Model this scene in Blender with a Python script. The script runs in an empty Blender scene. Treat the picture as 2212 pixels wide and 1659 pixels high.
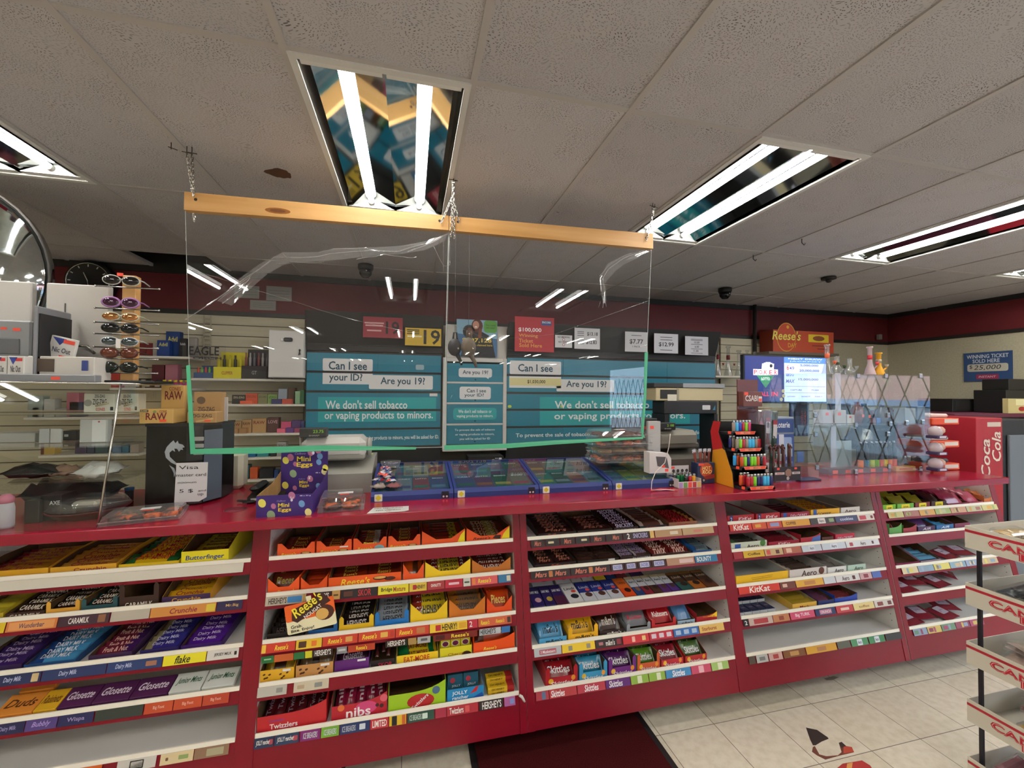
import bpy, math, random
from mathutils import Vector, Matrix, Euler
random.seed(7)
sc = bpy.context.scene
COL = sc.collection
# ---------------------------------------------------------------- camera, world, exposure
CX, CY, CZ, FPX = 0.0, 0.0, 1.6628, 907.29
RV = Vector((0.97213, -0.23431185, 0.00781759))
UV = Vector((-0.01217213, -0.01714396, 0.99977894))
FV = Vector((0.23412603, 0.97201031, 0.01951823))
cam = bpy.data.cameras.new('camera'); camo = bpy.data.objects.new('camera', cam); COL.objects.link(camo)
cam.sensor_width = 36.0; cam.lens = FPX / 2212 * 36.0; cam.clip_start = 0.05; cam.clip_end = 100
camo.matrix_world = Matrix(((RV.x, UV.x, -FV.x, CX), (RV.y, UV.y, -FV.y, CY), (RV.z, UV.z, -FV.z, CZ), (0, 0, 0, 1)))
sc.camera = camo
w = bpy.data.worlds.new('sky'); sc.world = w; w.use_nodes = True
bg = w.node_tree.nodes['Background']; bg.inputs[0].default_value = (0.62, 0.78, 1.0, 1); bg.inputs[1].default_value = 6.0
sc.view_settings.view_transform = 'Standard'; sc.view_settings.look = 'None'
sc.view_settings.gamma = 1.0; sc.view_settings.use_curve_mapping = False
sc.view_settings.exposure = 0.8
TUBE = 34.0      # emission of the fluorescent tubes
try:
    sc.cycles.use_denoising = True
    sc.cycles.max_bounces = 10; sc.cycles.transparent_max_bounces = 24; sc.cycles.glossy_bounces = 5
    sc.cycles.caustics_reflective = True; sc.cycles.caustics_refractive = False
    sc.cycles.sample_clamp_indirect = 4.0
except Exception: pass
# a portal over the shop windows in the right wall, for the daylight that comes in there
sun = bpy.data.lights.new('window_daylight', 'AREA'); sun.shape = 'RECTANGLE'; sun.size = 1.95; sun.size_y = 9.4
sun.cycles.is_portal = True
suno = bpy.data.objects.new('window_daylight', sun); COL.objects.link(suno)
suno.location = (6.42, -3.7, 1.475); suno.rotation_euler = (0, math.radians(90), 0)

# ---------------------------------------------------------------- helpers
def ray(px, py): return FV + RV * ((px - 1106) / FPX) + UV * ((829.5 - py) / FPX)
O = Vector((CX, CY, CZ))
def aY(px, py, Y): d = ray(px, py); return O + d * (Y / d.y)
def aX(px, py, X): d = ray(px, py); return O + d * (X / d.x)
def aZ(px, py, Z): d = ray(px, py); return O + d * ((Z - CZ) / d.z)

def hexc(h):
    h = h.lstrip('#'); o = []
    for i in (0, 2, 4):
        c = int(h[i:i + 2], 16) / 255
        o.append(c / 12.92 if c <= 0.04045 else ((c + 0.055) / 1.055) ** 2.4)
    return (*o, 1)
MATS = {}
def bs(m): return m.node_tree.nodes['Principled BSDF']
def mat(key, rough=0.5, metal=0.0, spec=0.5, emit=0, **k):
    """a plain procedural material; key is '#rrggbb' plus an optional suffix for the finish"""
    kk = (key, rough, metal, spec, emit)
    if kk in MATS: return MATS[kk]
    m = bpy.data.materials.new(key); m.use_nodes = True; b = bs(m); c = hexc(key)
    b.inputs['Base Color'].default_value = c; b.inputs['Roughness'].default_value = rough
    b.inputs['Metallic'].default_value = metal; b.inputs['Specular IOR Level'].default_value = spec
    if emit:
        b.inputs['Emission Color'].default_value = c; b.inputs['Emission Strength'].default_value = emit
    MATS[kk] = m; return m
NAMED = {}
def M_(x):
    if isinstance(x, str):
        if x in NAMED: return NAMED[x]
        if x.endswith('~'): return mat(x[:-1], 0.22)           # glossy foil or film
        if x.endswith('!'): return mat(x[:-1], 0.25, 1.0)      # metal
        return mat(x, 0.55)
    return x
def glassy(name, tint=(1, 1, 1, 1), ior=1.45, haze=0.0, refl=1.0):
    """clear sheet: see-through body with fresnel reflection on its surface"""
    m = bpy.data.materials.new(name); m.use_nodes = True; nt = m.node_tree; nt.nodes.clear()
    out = nt.nodes.new('ShaderNodeOutputMaterial'); mix = nt.nodes.new('ShaderNodeMixShader')
    tr = nt.nodes.new('ShaderNodeBsdfTransparent'); tr.inputs[0].default_value = tint
    gl = nt.nodes.new('ShaderNodeBsdfGlossy'); gl.inputs['Roughness'].default_value = 0.0
    gl.inputs[0].default_value = (refl, refl, refl, 1)
    fr = nt.nodes.new('ShaderNodeFresnel'); ge = nt.nodes.new('ShaderNodeNewGeometry'); mi = nt.nodes.new('ShaderNodeMix'); mi.inputs[2].default_value = ior; mi.inputs[3].default_value = 1 / ior
    nt.links.new(ge.outputs['Backfacing'], mi.inputs[0]); nt.links.new(mi.outputs[0], fr.inputs[0])
    nt.links.new(fr.outputs[0], mix.inputs[0]); nt.links.new(tr.outputs[0], mix.inputs[1]); nt.links.new(gl.outputs[0], mix.inputs[2])
    src = mix.outputs[0]
    if haze:
        df = nt.nodes.new('ShaderNodeBsdfDiffuse'); df.inputs[0].default_value = (0.8, 0.8, 0.8, 1)
        mx = nt.nodes.new('ShaderNodeMixShader'); mx.inputs[0].default_value = haze
        nt.links.new(src, mx.inputs[1]); nt.links.new(df.outputs[0], mx.inputs[2]); src = mx.outputs[0]
    nt.links.new(src, out.inputs[0]); NAMED[name] = m; return m
glassy('glass', (0.97, 0.99, 0.98, 1)); glassy('acrylic', (0.985, 0.985, 0.985, 1), 1.5, 0.012)
glassy('trayglass', (0.8, 0.86, 0.88, 1), 2.0); glassy('wrap', (0.95, 0.95, 0.95, 1), 1.6, 0.05); glassy('tape', (0.93, 0.93, 0.93, 1), 1.9, 0.10)
def noisy(name, c1, c2, scale=(8, 8, 8), detail=4, rough=0.5, bump=0.0, lo=0.35, hi=0.65, kind='NOISE', spec=0.5, metal=0.0, coat=0.0):
    m = bpy.data.materials.new(name); m.use_nodes = True; nt = m.node_tree; b = bs(m)
    tc = nt.nodes.new('ShaderNodeTexCoord'); mp = nt.nodes.new('ShaderNodeMapping'); mp.inputs['Scale'].default_value = scale
    nt.links.new(tc.outputs['Object'], mp.inputs[0])
    if kind == 'NOISE': t = nt.nodes.new('ShaderNodeTexNoise'); t.inputs['Detail'].default_value = detail; t.inputs['Scale'].default_value = 1; so = t.outputs[0]
    elif kind == 'WAVE':
        t = nt.nodes.new('ShaderNodeTexWave'); t.inputs['Scale'].default_value = 1; t.inputs['Distortion'].default_value = 6; t.inputs['Detail'].default_value = 3
        t.bands_direction = 'Z'; so = t.outputs[1]
    else: t = nt.nodes.new('ShaderNodeTexVoronoi'); t.inputs['Scale'].default_value = 1; so = t.outputs[0]
    nt.links.new(mp.outputs[0], t.inputs[0])
    r = nt.nodes.new('ShaderNodeValToRGB'); r.color_ramp.elements[0].position = lo; r.color_ramp.elements[1].position = hi
    r.color_ramp.elements[0].color = hexc(c1); r.color_ramp.elements[1].color = hexc(c2)
    nt.links.new(so, r.inputs[0]); nt.links.new(r.outputs[0], b.inputs['Base Color'])
    b.inputs['Roughness'].default_value = rough; b.inputs['Specular IOR Level'].default_value = spec; b.inputs['Metallic'].default_value = metal
    b.inputs['Coat Weight'].default_value = coat; b.inputs['Coat Roughness'].default_value = 0.12
    if bump:
        bp = nt.nodes.new('ShaderNodeBump'); bp.inputs['Strength'].default_value = bump; bp.inputs['Distance'].default_value = 0.002
        nt.links.new(so, bp.inputs['Height']); nt.links.new(bp.outputs[0], b.inputs['Normal'])
    NAMED[name] = m; return m
noisy('redlam', '#78031b', '#80051e', (3, 3, 3), rough=0.36, spec=0.35)
noisy('redtop', '#870c26', '#8f122c', (2, 2, 2), rough=0.2)
noisy('whitelam', '#d8d6d2', '#e0deda', (2, 2, 2), rough=0.45)
noisy('maroon', '#5c1218', '#661820', (2, 2, 2), rough=0.6)
noisy('cream', '#b2ac94', '#bcb69e', (60, 60, 60), rough=0.6, bump=0.15)
noisy('slat', '#c2baa0', '#ccc4aa', (2, 2, 30), rough=0.6)
noisy('blacklam', '#1c1b1a', '#232120', (3, 3, 3), rough=0.5)
noisy('mirror', '#b9c0c2', '#c9cfd0', (9, 3, 9), rough=0.06, metal=1.0)
noisy('wood', '#b88748', '#d0a26a', (1.2, 14, 16), detail=6, rough=0.45, lo=0.3, hi=0.7)
noisy('carpet', '#2a0809', '#4a1214', (300, 300, 300), detail=2, rough=0.95, bump=0.6, spec=0.1)
noisy('kraft', '#8a6a3c', '#98774a', (20, 20, 20), rough=0.8)
noisy('kraftdark', '#4b3418', '#5a4021', (20, 20, 20), rough=0.85)
noisy('cookies', '#3a1608', '#d2601c', (28, 28, 28), detail=3, rough=0.5, lo=0.48, hi=0.6)
noisy('meat', '#2c0d0c', '#6a2620', (40, 40, 14), detail=4, rough=0.4, lo=0.3, hi=0.7)
noisy('camo', '#241a16', '#6e5a44', (70, 70, 70), detail=2, rough=0.4, lo=0.45, hi=0.6)

_txt = {}
def glyphs(s, bold=0.0, shear=0.0):
    bold = min(bold, 0.017)      # heavier outlines close up the small loops of g and 9
    k = (s, bold, shear)
    if k in _txt: return _txt[k]
    c = bpy.data.curves.new('t', 'FONT'); c.body = s; c.size = 1; c.resolution_u = 2; c.offset = bold; c.shear = shear
    c.align_x = 'LEFT'
    o = bpy.data.objects.new('t', c); COL.objects.link(o)
    me = o.to_mesh(); vs = [(v.co.x, v.co.y) for v in me.vertices]; fs = [tuple(p.vertices) for p in me.polygons]
    o.to_mesh_clear(); bpy.data.objects.remove(o); bpy.data.curves.remove(c)
    if not vs: vs = [(0, 0)]; fs = []
    x0 = min(v[0] for v in vs); x1 = max(v[0] for v in vs); y0 = min(v[1] for v in vs); y1 = max(v[1] for v in vs)
    sx = max(x1 - x0, 1e-4); sy = max(y1 - y0, 1e-4)
    vs = [((x - x0) / sx - 0.5, (y - y0) / sy - 0.5) for x, y in vs]
    _txt[k] = (vs, fs, sx / sy); return _txt[k]

class MB:
    def __init__(s, M=None): s.v = []; s.f = []; s.mi = []; s.mats = []; s.M = M or Matrix(); s.smooth = []
    def at(s, loc=(0, 0, 0), rot=(0, 0, 0)): s.M = Matrix.Translation(loc) @ Euler(rot).to_matrix().to_4x4(); return s
    def _m(s, m):
        m = M_(m)
        if m not in s.mats: s.mats.append(m)
        return s.mats.index(m)
    def add(s, m, vs, fs, sm=False):
        n = len(s.v); i = s._m(m); s.v += [s.M @ Vector(a) for a in vs]
        for f in fs: s.f.append([n + k for k in f]); s.mi.append(i); s.smooth.append(sm)
        return s
    def quad(s, m, *p): return s.add(m, p, [list(range(len(p)))])
    def box(s, m, x0, x1, y0, y1, z0, z1, c=0.0):
        if x0 > x1: x0, x1 = x1, x0
        if y0 > y1: y0, y1 = y1, y0
        if z0 > z1: z0, z1 = z1, z0
        if not c:
            vs = [(x, y, z) for x in (x0, x1) for y in (y0, y1) for z in (z0, z1)]
            return s.add(m, vs, [(0, 1, 3, 2), (4, 6, 7, 5), (0, 4, 5, 1), (2, 3, 7, 6), (0, 2, 6, 4), (1, 5, 7, 3)])
        c = min(c, (x1 - x0) * .49, (y1 - y0) * .49, (z1 - z0) * .49)
        vs = []; idx = {}
        for a, x in ((0, x0), (1, x1)):
            for b, y in ((0, y0), (1, y1)):
                for d, z in ((0, z0), (1, z1)):
                    ix = x + (c if a == 0 else -c); iy = y + (c if b == 0 else -c); iz = z + (c if d == 0 else -c)
                    idx[a, b, d] = len(vs); vs += [(x, iy, iz), (ix, y, iz), (ix, iy, z)]
        I = lambda a, b, d, k: idx[a, b, d] + k
        fs = []
        for a in (0, 1): q = [I(a, 0, 0, 0), I(a, 1, 0, 0), I(a, 1, 1, 0), I(a, 0, 1, 0)]; fs.append(q if a else q[::-1])
        for b in (0, 1): q = [I(0, b, 0, 1), I(0, b, 1, 1), I(1, b, 1, 1), I(1, b, 0, 1)]; fs.append(q if b else q[::-1])
        for d in (0, 1): q = [I(0, 0, d, 2), I(1, 0, d, 2), I(1, 1, d, 2), I(0, 1, d, 2)]; fs.append(q if d else q[::-1])
        for b in (0, 1):
            for d in (0, 1): fs.append([I(0, b, d, 1), I(1, b, d, 1), I(1, b, d, 2), I(0, b, d, 2)])
        for a in (0, 1):
            for d in (0, 1): fs.append([I(a, 0, d, 0), I(a, 1, d, 0), I(a, 1, d, 2), I(a, 0, d, 2)])
            for b in (0, 1): fs.append([I(a, b, 0, 0), I(a, b, 1, 0), I(a, b, 1, 1), I(a, b, 0, 1)])
        for a in (0, 1):
            for b in (0, 1):
                for d in (0, 1): fs.append([I(a, b, d, 0), I(a, b, d, 1), I(a, b, d, 2)])
        return s.add(m, vs, fs)
    def prism(s, m, pts, h, plane='XY', o=0.0, m2=None):
        """extrude the 2D outline pts by h; plane XY (along z), XZ (along y), YZ (along x)"""
        F = {'XY': lambda a, b, t: (a, b, t), 'XZ': lambda a, b, t: (a, t, b), 'YZ': lambda a, b, t: (t, a, b)}[plane]
        n = len(pts); vs = [F(a, b, o) for a, b in pts] + [F(a, b, o + h) for a, b in pts]
        s.add(m2 or m, vs, [list(range(n))[::-1]]); s.add(m, vs, [list(range(n, 2 * n))])
        return s.add(m, vs, [(i, (i + 1) % n, n + (i + 1) % n, n + i) for i in range(n)])
    def tube(s, m, path, r, n=8, closed=False, cap=True):
        P = [Vector(p) for p in path]; k = len(P); vs = []
        rr = r if isinstance(r, (list, tuple)) else [r] * k
        up = None
        for i, p in enumerate(P):
            t = (P[(i + 1) % k] - P[i - 1]) if (closed or 0 < i < k - 1) else (P[1] - P[0] if i == 0 else P[-1] - P[-2])
            if t.length < 1e-9: t = Vector((0, 0, 1))
            t.normalize()
            if up is None: up = t.orthogonal().normalized()
            up = (up - t * up.dot(t))
            up = up.normalized() if up.length > 1e-6 else t.orthogonal().normalized()
            b = t.cross(up)
            for j in range(n):
                a = 2 * math.pi * j / n; vs.append(p + (up * math.cos(a) + b * math.sin(a)) * rr[i])
        fs = []
        for i in range(k if closed else k - 1):
            for j in range(n):
                a = i * n + j; b_ = i * n + (j + 1) % n; c_ = ((i + 1) % k) * n + (j + 1) % n; d_ = ((i + 1) % k) * n + j
                fs.append((a, b_, c_, d_))
        if cap and not closed: fs += [list(range(n))[::-1], [(k - 1) * n + j for j in range(n)]]
        return s.add(m, vs, fs, True)
    def lathe(s, m, prof, c=(0, 0, 0), n=16, axis='Z', sm=True, cap=True):
        vs = []
        for r, z in prof:
            for j in range(n):
                a = 2 * math.pi * j / n; x, y = r * math.cos(a), r * math.sin(a)
                q = (x, y, z) if axis == 'Z' else ((x, z, y) if axis == 'Y' else (z, x, y))
                vs.append((c[0] + q[0], c[1] + q[1], c[2] + q[2]))
        k = len(prof); fs = []
        for i in range(k - 1):
            for j in range(n): fs.append((i * n + j, i * n + (j + 1) % n, (i + 1) * n + (j + 1) % n, (i + 1) * n + j))
        if cap and prof[0][0] > 1e-6: fs.append(list(range(n))[::-1])
        if cap and prof[-1][0] > 1e-6: fs.append([(k - 1) * n + j for j in range(n)])
        return s.add(m, vs, fs, sm)
    def cyl(s, m, c, r, h, n=16, axis='Z'): return s.lathe(m, [(r, 0), (r, h)], c, n, axis, False) if False else s.lathe(m, [(r, 0), (r, h)], c, n, axis, n > 10)
    def ell(s, m, c, rx, ry, rz, n=12, k=7):
        vs = []; fs = []
        for i in range(k):
            t = math.pi * i / (k - 1)
            for j in range(n):
                a = 2 * math.pi * j / n
                vs.append((c[0] + rx * math.sin(t) * math.cos(a), c[1] + ry * math.sin(t) * math.sin(a), c[2] + rz * math.cos(t)))
        for i in range(k - 1):
            for j in range(n): fs.append((i * n + j, i * n + (j + 1) % n, (i + 1) * n + (j + 1) % n, (i + 1) * n + j))
        return s.add(m, vs, fs, True)
    def pillow(s, m, L, W, H, crimp=0.012, nx=8, ny=5, m2=None, lump=0.0):
        """wrapped bar or bag: long axis x, flat on z=0, crimped ends"""
        xs = [-L / 2, -L / 2 + crimp] + [-L / 2 + crimp + (L - 2 * crimp) * i / nx for i in range(1, nx)] + [L / 2 - crimp, L / 2]
        vs = []; fs = []; k = len(xs); rnd = random.Random(int(L * 1e4 + W * 1e5))
        for sgn in (1, -1):
            for i, x in enumerate(xs):
                e = 0.04 if i in (0, 1, k - 2, k - 1) else min(1, 0.62 + 0.38 * min(i - 1, k - 2 - i) / 1.6)
                for j in range(ny + 1):
                    u = -1 + 2 * j / ny; h = H / 2 * (1 - abs(u) ** 2.6) * e * (1 + lump * (rnd.random() - .5))
                    vs.append((x, u * W / 2 * (0.97 if 1 < i < k - 2 else 1.0), max(0, H / 2 + sgn * h)))
        N = k * (ny + 1)
        for t in (0, 1):
            for i in range(k - 1):
                for j in range(ny):
                    a = t * N + i * (ny + 1) + j; q = (a, a + ny + 1, a + ny + 2, a + 1)
                    fs.append(q if t == 0 else q[::-1])
        for i in range(k - 1):
            for j in (0, ny):
                a = i * (ny + 1) + j; fs.append((a, a + ny + 1, N + a + ny + 1, N + a))
        for i in (0, k - 1):
            for j in range(ny): a = i * (ny + 1) + j; fs.append((a, a + 1, N + a + 1, N + a))
        return s.add(m, vs, fs, True)
    def text(s, m, t, o, ux, uy, w=None, h=None, bold=0.0, shear=0.0, off=0.0006):
        """letters centred on o; ux, uy give the reading and the up direction; w and h in metres"""
        vs, fs, asp = glyphs(t, bold, shear); ux = Vector(ux).normalized(); uy = Vector(uy).normalized(); nn = ux.cross(uy)
        if w is None: w = h * asp
        if h is None: h = w / asp
        o = Vector(o) + nn * off
        return s.add(m, [o + ux * (x * w) + uy * (y * h) for x, y in vs], fs)
    def tf(s, m, t, x, y, z, w=None, h=None, **k): return s.text(m, t, (x, y, z), (1, 0, 0), (0, 0, 1), w, h, **k)   # faces -y
    def disc(s, m, c, r, ux=(1, 0, 0), uy=(0, 0, 1), n=20, ry=None, off=0.0):
        ux = Vector(ux); uy = Vector(uy); c = Vector(c) + ux.cross(uy) * off; ry = ry or r
        return s.add(m, [c + ux * (r * math.cos(2 * math.pi * i / n)) + uy * (ry * math.sin(2 * math.pi * i / n)) for i in range(n)], [list(range(n))])
    def rr(s, m, o, ux, uy, w, h, r=0.01, off=0.0):
        """rounded rectangle decal"""
        ux = Vector(ux); uy = Vector(uy); o = Vector(o) + ux.cross(uy) * off; p = []
        for cx, cy, a0 in ((1, 1, 0), (-1, 1, 90), (-1, -1, 180), (1, -1, 270)):
            for k in range(4):
                a = math.radians(a0 + 30 * k); p.append(o + ux * (cx * (w / 2 - r) + r * math.cos(a)) + uy * (cy * (h / 2 - r) + r * math.sin(a)))
        return s.add(m, p, [list(range(len(p)))])
    def build(s, name, parent=None, loc=None, rot=None):
        me = bpy.data.meshes.new(name); me.from_pydata([tuple(v) for v in s.v], [], s.f)
        for m in s.mats: me.materials.append(m)
        me.polygons.foreach_set('material_index', s.mi); me.polygons.foreach_set('use_smooth', s.smooth)
        me.update(); o = bpy.data.objects.new(name, me); COL.objects.link(o)
        if parent: o.parent = parent
        if loc is not None: o.location = loc
        if rot is not None: o.rotation_euler = rot
        return o
def tag(o, label, cat, group=None):
    o['label'] = label; o['category'] = cat
    if group: o['group'] = group
    return o
def empty(name, loc, label, cat, rz=0, group=None):
    o = bpy.data.objects.new(name, None); COL.objects.link(o); o.location = loc; o.rotation_euler = (0, 0, rz)
    o.empty_display_size = 0.05
    return tag(o, label, cat, group)
def st(o): o['kind'] = 'structure'; return o
def dup(o, loc=None, rot=None, label=None, group=None):
    c = o.copy(); COL.objects.link(c)
    for ch in list(o.children):
        d = ch.copy(); COL.objects.link(d); d.parent = c
        for g in list(ch.children):
            e = g.copy(); COL.objects.link(e); e.parent = d
    if loc is not None: c.location = loc
    if rot is not None: c.rotation_euler = rot
    if label: c['label'] = label
    if group: c['group'] = group
    return c
X, Y_, Z = (1, 0, 0), (0, 1, 0), (0, 0, 1)
NX, NY = (-1, 0, 0), (0, -1, 0)
PI = math.pi
# ---------------------------------------------------------------- the room
ZC = 2.757; YB = 4.35; XR = 6.3; XL = -5.2; YF = -13.5
GX, GY, TW, TD = -0.407, 1.4514, 0.6096, 1.2192
LROWS = [0, -2, -5, -8, -11]; LCOLS = [-6, -3, 0, 3, 6, 9]
cells = {(i, j) for i in LCOLS for j in LROWS}
# acoustic tile ceiling
def ceiling_mat():
    m = bpy.data.materials.new('ceiling_tile'); m.use_nodes = True; nt = m.node_tree; b = bs(m); N = nt.nodes.new; L = nt.links.new
    tc = N('ShaderNodeTexCoord'); sp = N('ShaderNodeSeparateXYZ'); L(tc.outputs['Object'], sp.inputs[0])
    def cell(out, off, size):
        a = N('ShaderNodeMath'); a.operation = 'SUBTRACT'; L(out, a.inputs[0]); a.inputs[1].default_value = off
        d = N('ShaderNodeMath'); d.operation = 'DIVIDE'; L(a.outputs[0], d.inputs[0]); d.inputs[1].default_value = size
        f = N('ShaderNodeMath'); f.operation = 'FLOOR'; L(d.outputs[0], f.inputs[0]); return f.outputs[0]
    cb = N('ShaderNodeCombineXYZ'); L(cell(sp.outputs[0], GX, TW), cb.inputs[0]); L(cell(sp.outputs[1], GY, TD), cb.inputs[1])
    wn = N('ShaderNodeTexWhiteNoise'); L(cb.outputs[0], wn.inputs[0])
    # little fissures
    add = N('ShaderNodeVectorMath'); add.operation = 'ADD'; L(tc.outputs['Object'], add.inputs[0]); L(wn.outputs[1], add.inputs[1])
    nz = N('ShaderNodeTexNoise'); nz.inputs['Scale'].default_value = 6; L(add.outputs[0], nz.inputs[0])
    mx = N('ShaderNodeVectorMath'); mx.operation = 'MULTIPLY_ADD'; L(nz.outputs[1], mx.inputs[0]); mx.inputs[1].default_value = (.12, .12, 0); L(add.outputs[0], mx.inputs[2])
    mp = N('ShaderNodeMapping'); mp.inputs['Scale'].default_value = (92, 165, 1); L(mx.outputs[0], mp.inputs[0])
    vo = N('ShaderNodeTexVoronoi'); vo.inputs['Scale'].default_value = 1; L(mp.outputs[0], vo.inputs[0]); vo.voronoi_dimensions = '2D'
    rp = N('ShaderNodeValToRGB'); rp.color_ramp.elements[0].position = 0.14; rp.color_ramp.elements[1].position = 0.22
    rp.color_ramp.elements[0].color = (0.30, 0.27, 0.25, 1); rp.color_ramp.elements[1].color = (1, 1, 1, 1); L(vo.outputs[0], rp.inputs[0])
    n2 = N('ShaderNodeTexNoise'); n2.inputs['Scale'].default_value = 9; n2.inputs['Detail'].default_value = 2; L(add.outputs[0], n2.inputs[0])
    r3 = N('ShaderNodeValToRGB'); r3.color_ramp.elements[0].position = .38; r3.color_ramp.elements[1].position = .56; L(n2.outputs[0], r3.inputs[0])
    lt = N('ShaderNodeMixRGB'); lt.inputs[2].default_value = (1, 1, 1, 1); L(r3.outputs[0], lt.inputs[0]); L(rp.outputs[0], lt.inputs[1])
    mm = N('ShaderNodeMixRGB'); mm.blend_type = 'MIX'; mm.inputs[0].default_value = .55; L(rp.outputs[0], mm.inputs[1]); L(lt.outputs[0], mm.inputs[2])
    tone = N('ShaderNodeMapRange'); tone.inputs[3].default_value = 0.86; tone.inputs[4].default_value = 1.06; L(wn.outputs[0], tone.inputs[0])
    base = N('ShaderNodeMixRGB'); base.blend_type = 'MULTIPLY'; base.inputs[0].default_value = 1; base.inputs[1].default_value = hexc('#c6c3c6'); L(mm.outputs[0], base.inputs[2])
    b2 = N('ShaderNodeMixRGB'); b2.blend_type = 'MULTIPLY'; b2.inputs[0].default_value = 1; L(base.outputs[0], b2.inputs[1]); L(tone.outputs[0], b2.inputs[2])
    L(b2.outputs[0], b.inputs['Base Color']); b.inputs['Roughness'].default_value = 0.9; b.inputs['Specular IOR Level'].default_value = 0.2
    bp = N('ShaderNodeBump'); bp.inputs['Strength'].default_value = 0.5; bp.inputs['Distance'].default_value = 0.003; L(rp.outputs[0], bp.inputs['Height']); L(bp.outputs[0], b.inputs['Normal'])
    return m
NAMED['ceil'] = ceiling_mat()
c = MB()
i0, i1 = int((XL - GX) // TW), int((XR - GX) // TW) + 1; j0, j1 = int((YF - GY) // TD), int((YB - GY) // TD) + 1
for i in range(i0, i1):
    for j in range(j0, j1):
        if (i, j) in cells or (i, j) == (-3, 2): continue
        x0, x1 = max(XL, GX + i * TW), min(XR, GX + (i + 1) * TW); y0, y1 = max(YF, GY + j * TD), min(YB, GY + (j + 1) * TD)
        c.quad('ceil', (x0, y0, ZC), (x0, y1, ZC), (x1, y1, ZC), (x1, y0, ZC))
st(c.build('ceiling'))
g = MB()
for i in range(i0, i1 + 1):
    x = GX + i * TW
    if XL < x < XR: g.box('#b8b4b2', x - .012, x + .012, YF, YB, ZC - .006, ZC + .02)
for j in range(j0, j1 + 1):
    y = GY + j * TD
    if YF < y < YB: g.box('#b8b4b2', XL, XR, y - .012, y + .012, ZC - .005, ZC + .02)
st(g.build('trim_1'))
g = MB().box('#15100e', XL, XR, YF, YB, ZC + .3, ZC + .32)  # dark sheet added over the tiles, keeps the missing-tile opening dark
st(g.build('plenum_sheet'))
# floor of 12 inch tiles
FX, FY, FT = 1.5044, 1.8476, 0.3048
def floor_mat():
    m = bpy.data.materials.new('floor_tile'); m.use_nodes = True; nt = m.node_tree; b = bs(m); N = nt.nodes.new; L = nt.links.new
    tc = N('ShaderNodeTexCoord'); mp = N('ShaderNodeMapping'); mp.inputs['Location'].default_value = (-FX / FT + 40, -FY / FT + 80, 0); mp.inputs['Scale'].default_value = (1 / FT, 1 / FT, 1)
    L(tc.outputs['Object'], mp.inputs[0])
    br = N('ShaderNodeTexBrick'); br.offset = 0; br.squash = 1; br.inputs['Scale'].default_value = 1; br.inputs['Mortar Size'].default_value = 0.006
    br.inputs['Brick Width'].default_value = 1; br.inputs['Row Height'].default_value = 1; br.inputs['Mortar Smooth'].default_value = 0.2
    br.inputs['Color1'].default_value = hexc('#e0d8c6'); br.inputs['Color2'].default_value = hexc('#d6cdb8'); br.inputs['Mortar'].default_value = hexc('#6b6058')
    L(mp.outputs[0], br.inputs[0])
    nz = N('ShaderNodeTexNoise'); nz.inputs['Scale'].default_value = 28; nz.inputs['Detail'].default_value = 5; L(tc.outputs['Object'], nz.inputs[0])
    rp = N('ShaderNodeValToRGB'); rp.color_ramp.elements[0].position = .35; rp.color_ramp.elements[1].position = .6; rp.color_ramp.elements[0].color = (.82, .79, .74, 1); L(nz.outputs[0], rp.inputs[0])
    mu = N('ShaderNodeMixRGB'); mu.blend_type = 'MULTIPLY'; mu.inputs[0].default_value = .6; L(br.outputs[0], mu.inputs[1]); L(rp.outputs[0], mu.inputs[2])
    L(mu.outputs[0], b.inputs['Base Color']); b.inputs['Roughness'].default_value = 0.38
    return m
NAMED['floor'] = floor_mat()
st(MB().quad('floor', (XL, YF, 0), (XR, YF, 0), (XR, YB, 0), (XL, YB, 0)).build('floor'))
# walls: cream below, a maroon band between dark trims above
def wall(name, a, b, n, lo=0.0):
    m = MB(); ax, ay = a; bx, by = b; nx, ny = n
    def seg(mt, z0, z1, d=0.0, t=0.1):
        m.add(mt, [(ax + nx * d, ay + ny * d, z0), (bx + nx * d, by + ny * d, z0), (bx + nx * d, by + ny * d, z1), (ax + nx * d, ay + ny * d, z1),
                   (ax - nx * t, ay - ny * t, z0), (bx - nx * t, by - ny * t, z0), (bx - nx * t, by - ny * t, z1), (ax - nx * t, ay - ny * t, z1)],
              [(0, 1, 2, 3), (5, 4, 7, 6), (3, 2, 6, 7), (1, 0, 4, 5)])
    seg('cream', lo, 2.345); seg('maroon', 2.38, 2.70, 0.004); seg('blacklam', 2.345, 2.385, 0.012); seg('blacklam', 2.70, ZC + .31, 0.02)
    return st(m.build(name))
wall('wall_back', (XL, YB), (XR, YB), (0, -1))
wall('wall_left', (XL, YF), (XL, YB), (1, 0))
wall('wall_front', (XR, YF), (XL, YF), (0, 1))
wall('wall_right', (XR, YB), (XR, 1.0), (-1, 0))
m = MB(); m.box('cream', XR, XR + .1, YF, 1.0, 0, .5); m.box('maroon', XR, XR + .1, YF, 1.0, 2.45, ZC + .31); m.box('cream', XR, XR + .1, YF, -8.4, .5, 2.45)
st(m.build('wall_right_low'))
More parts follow.
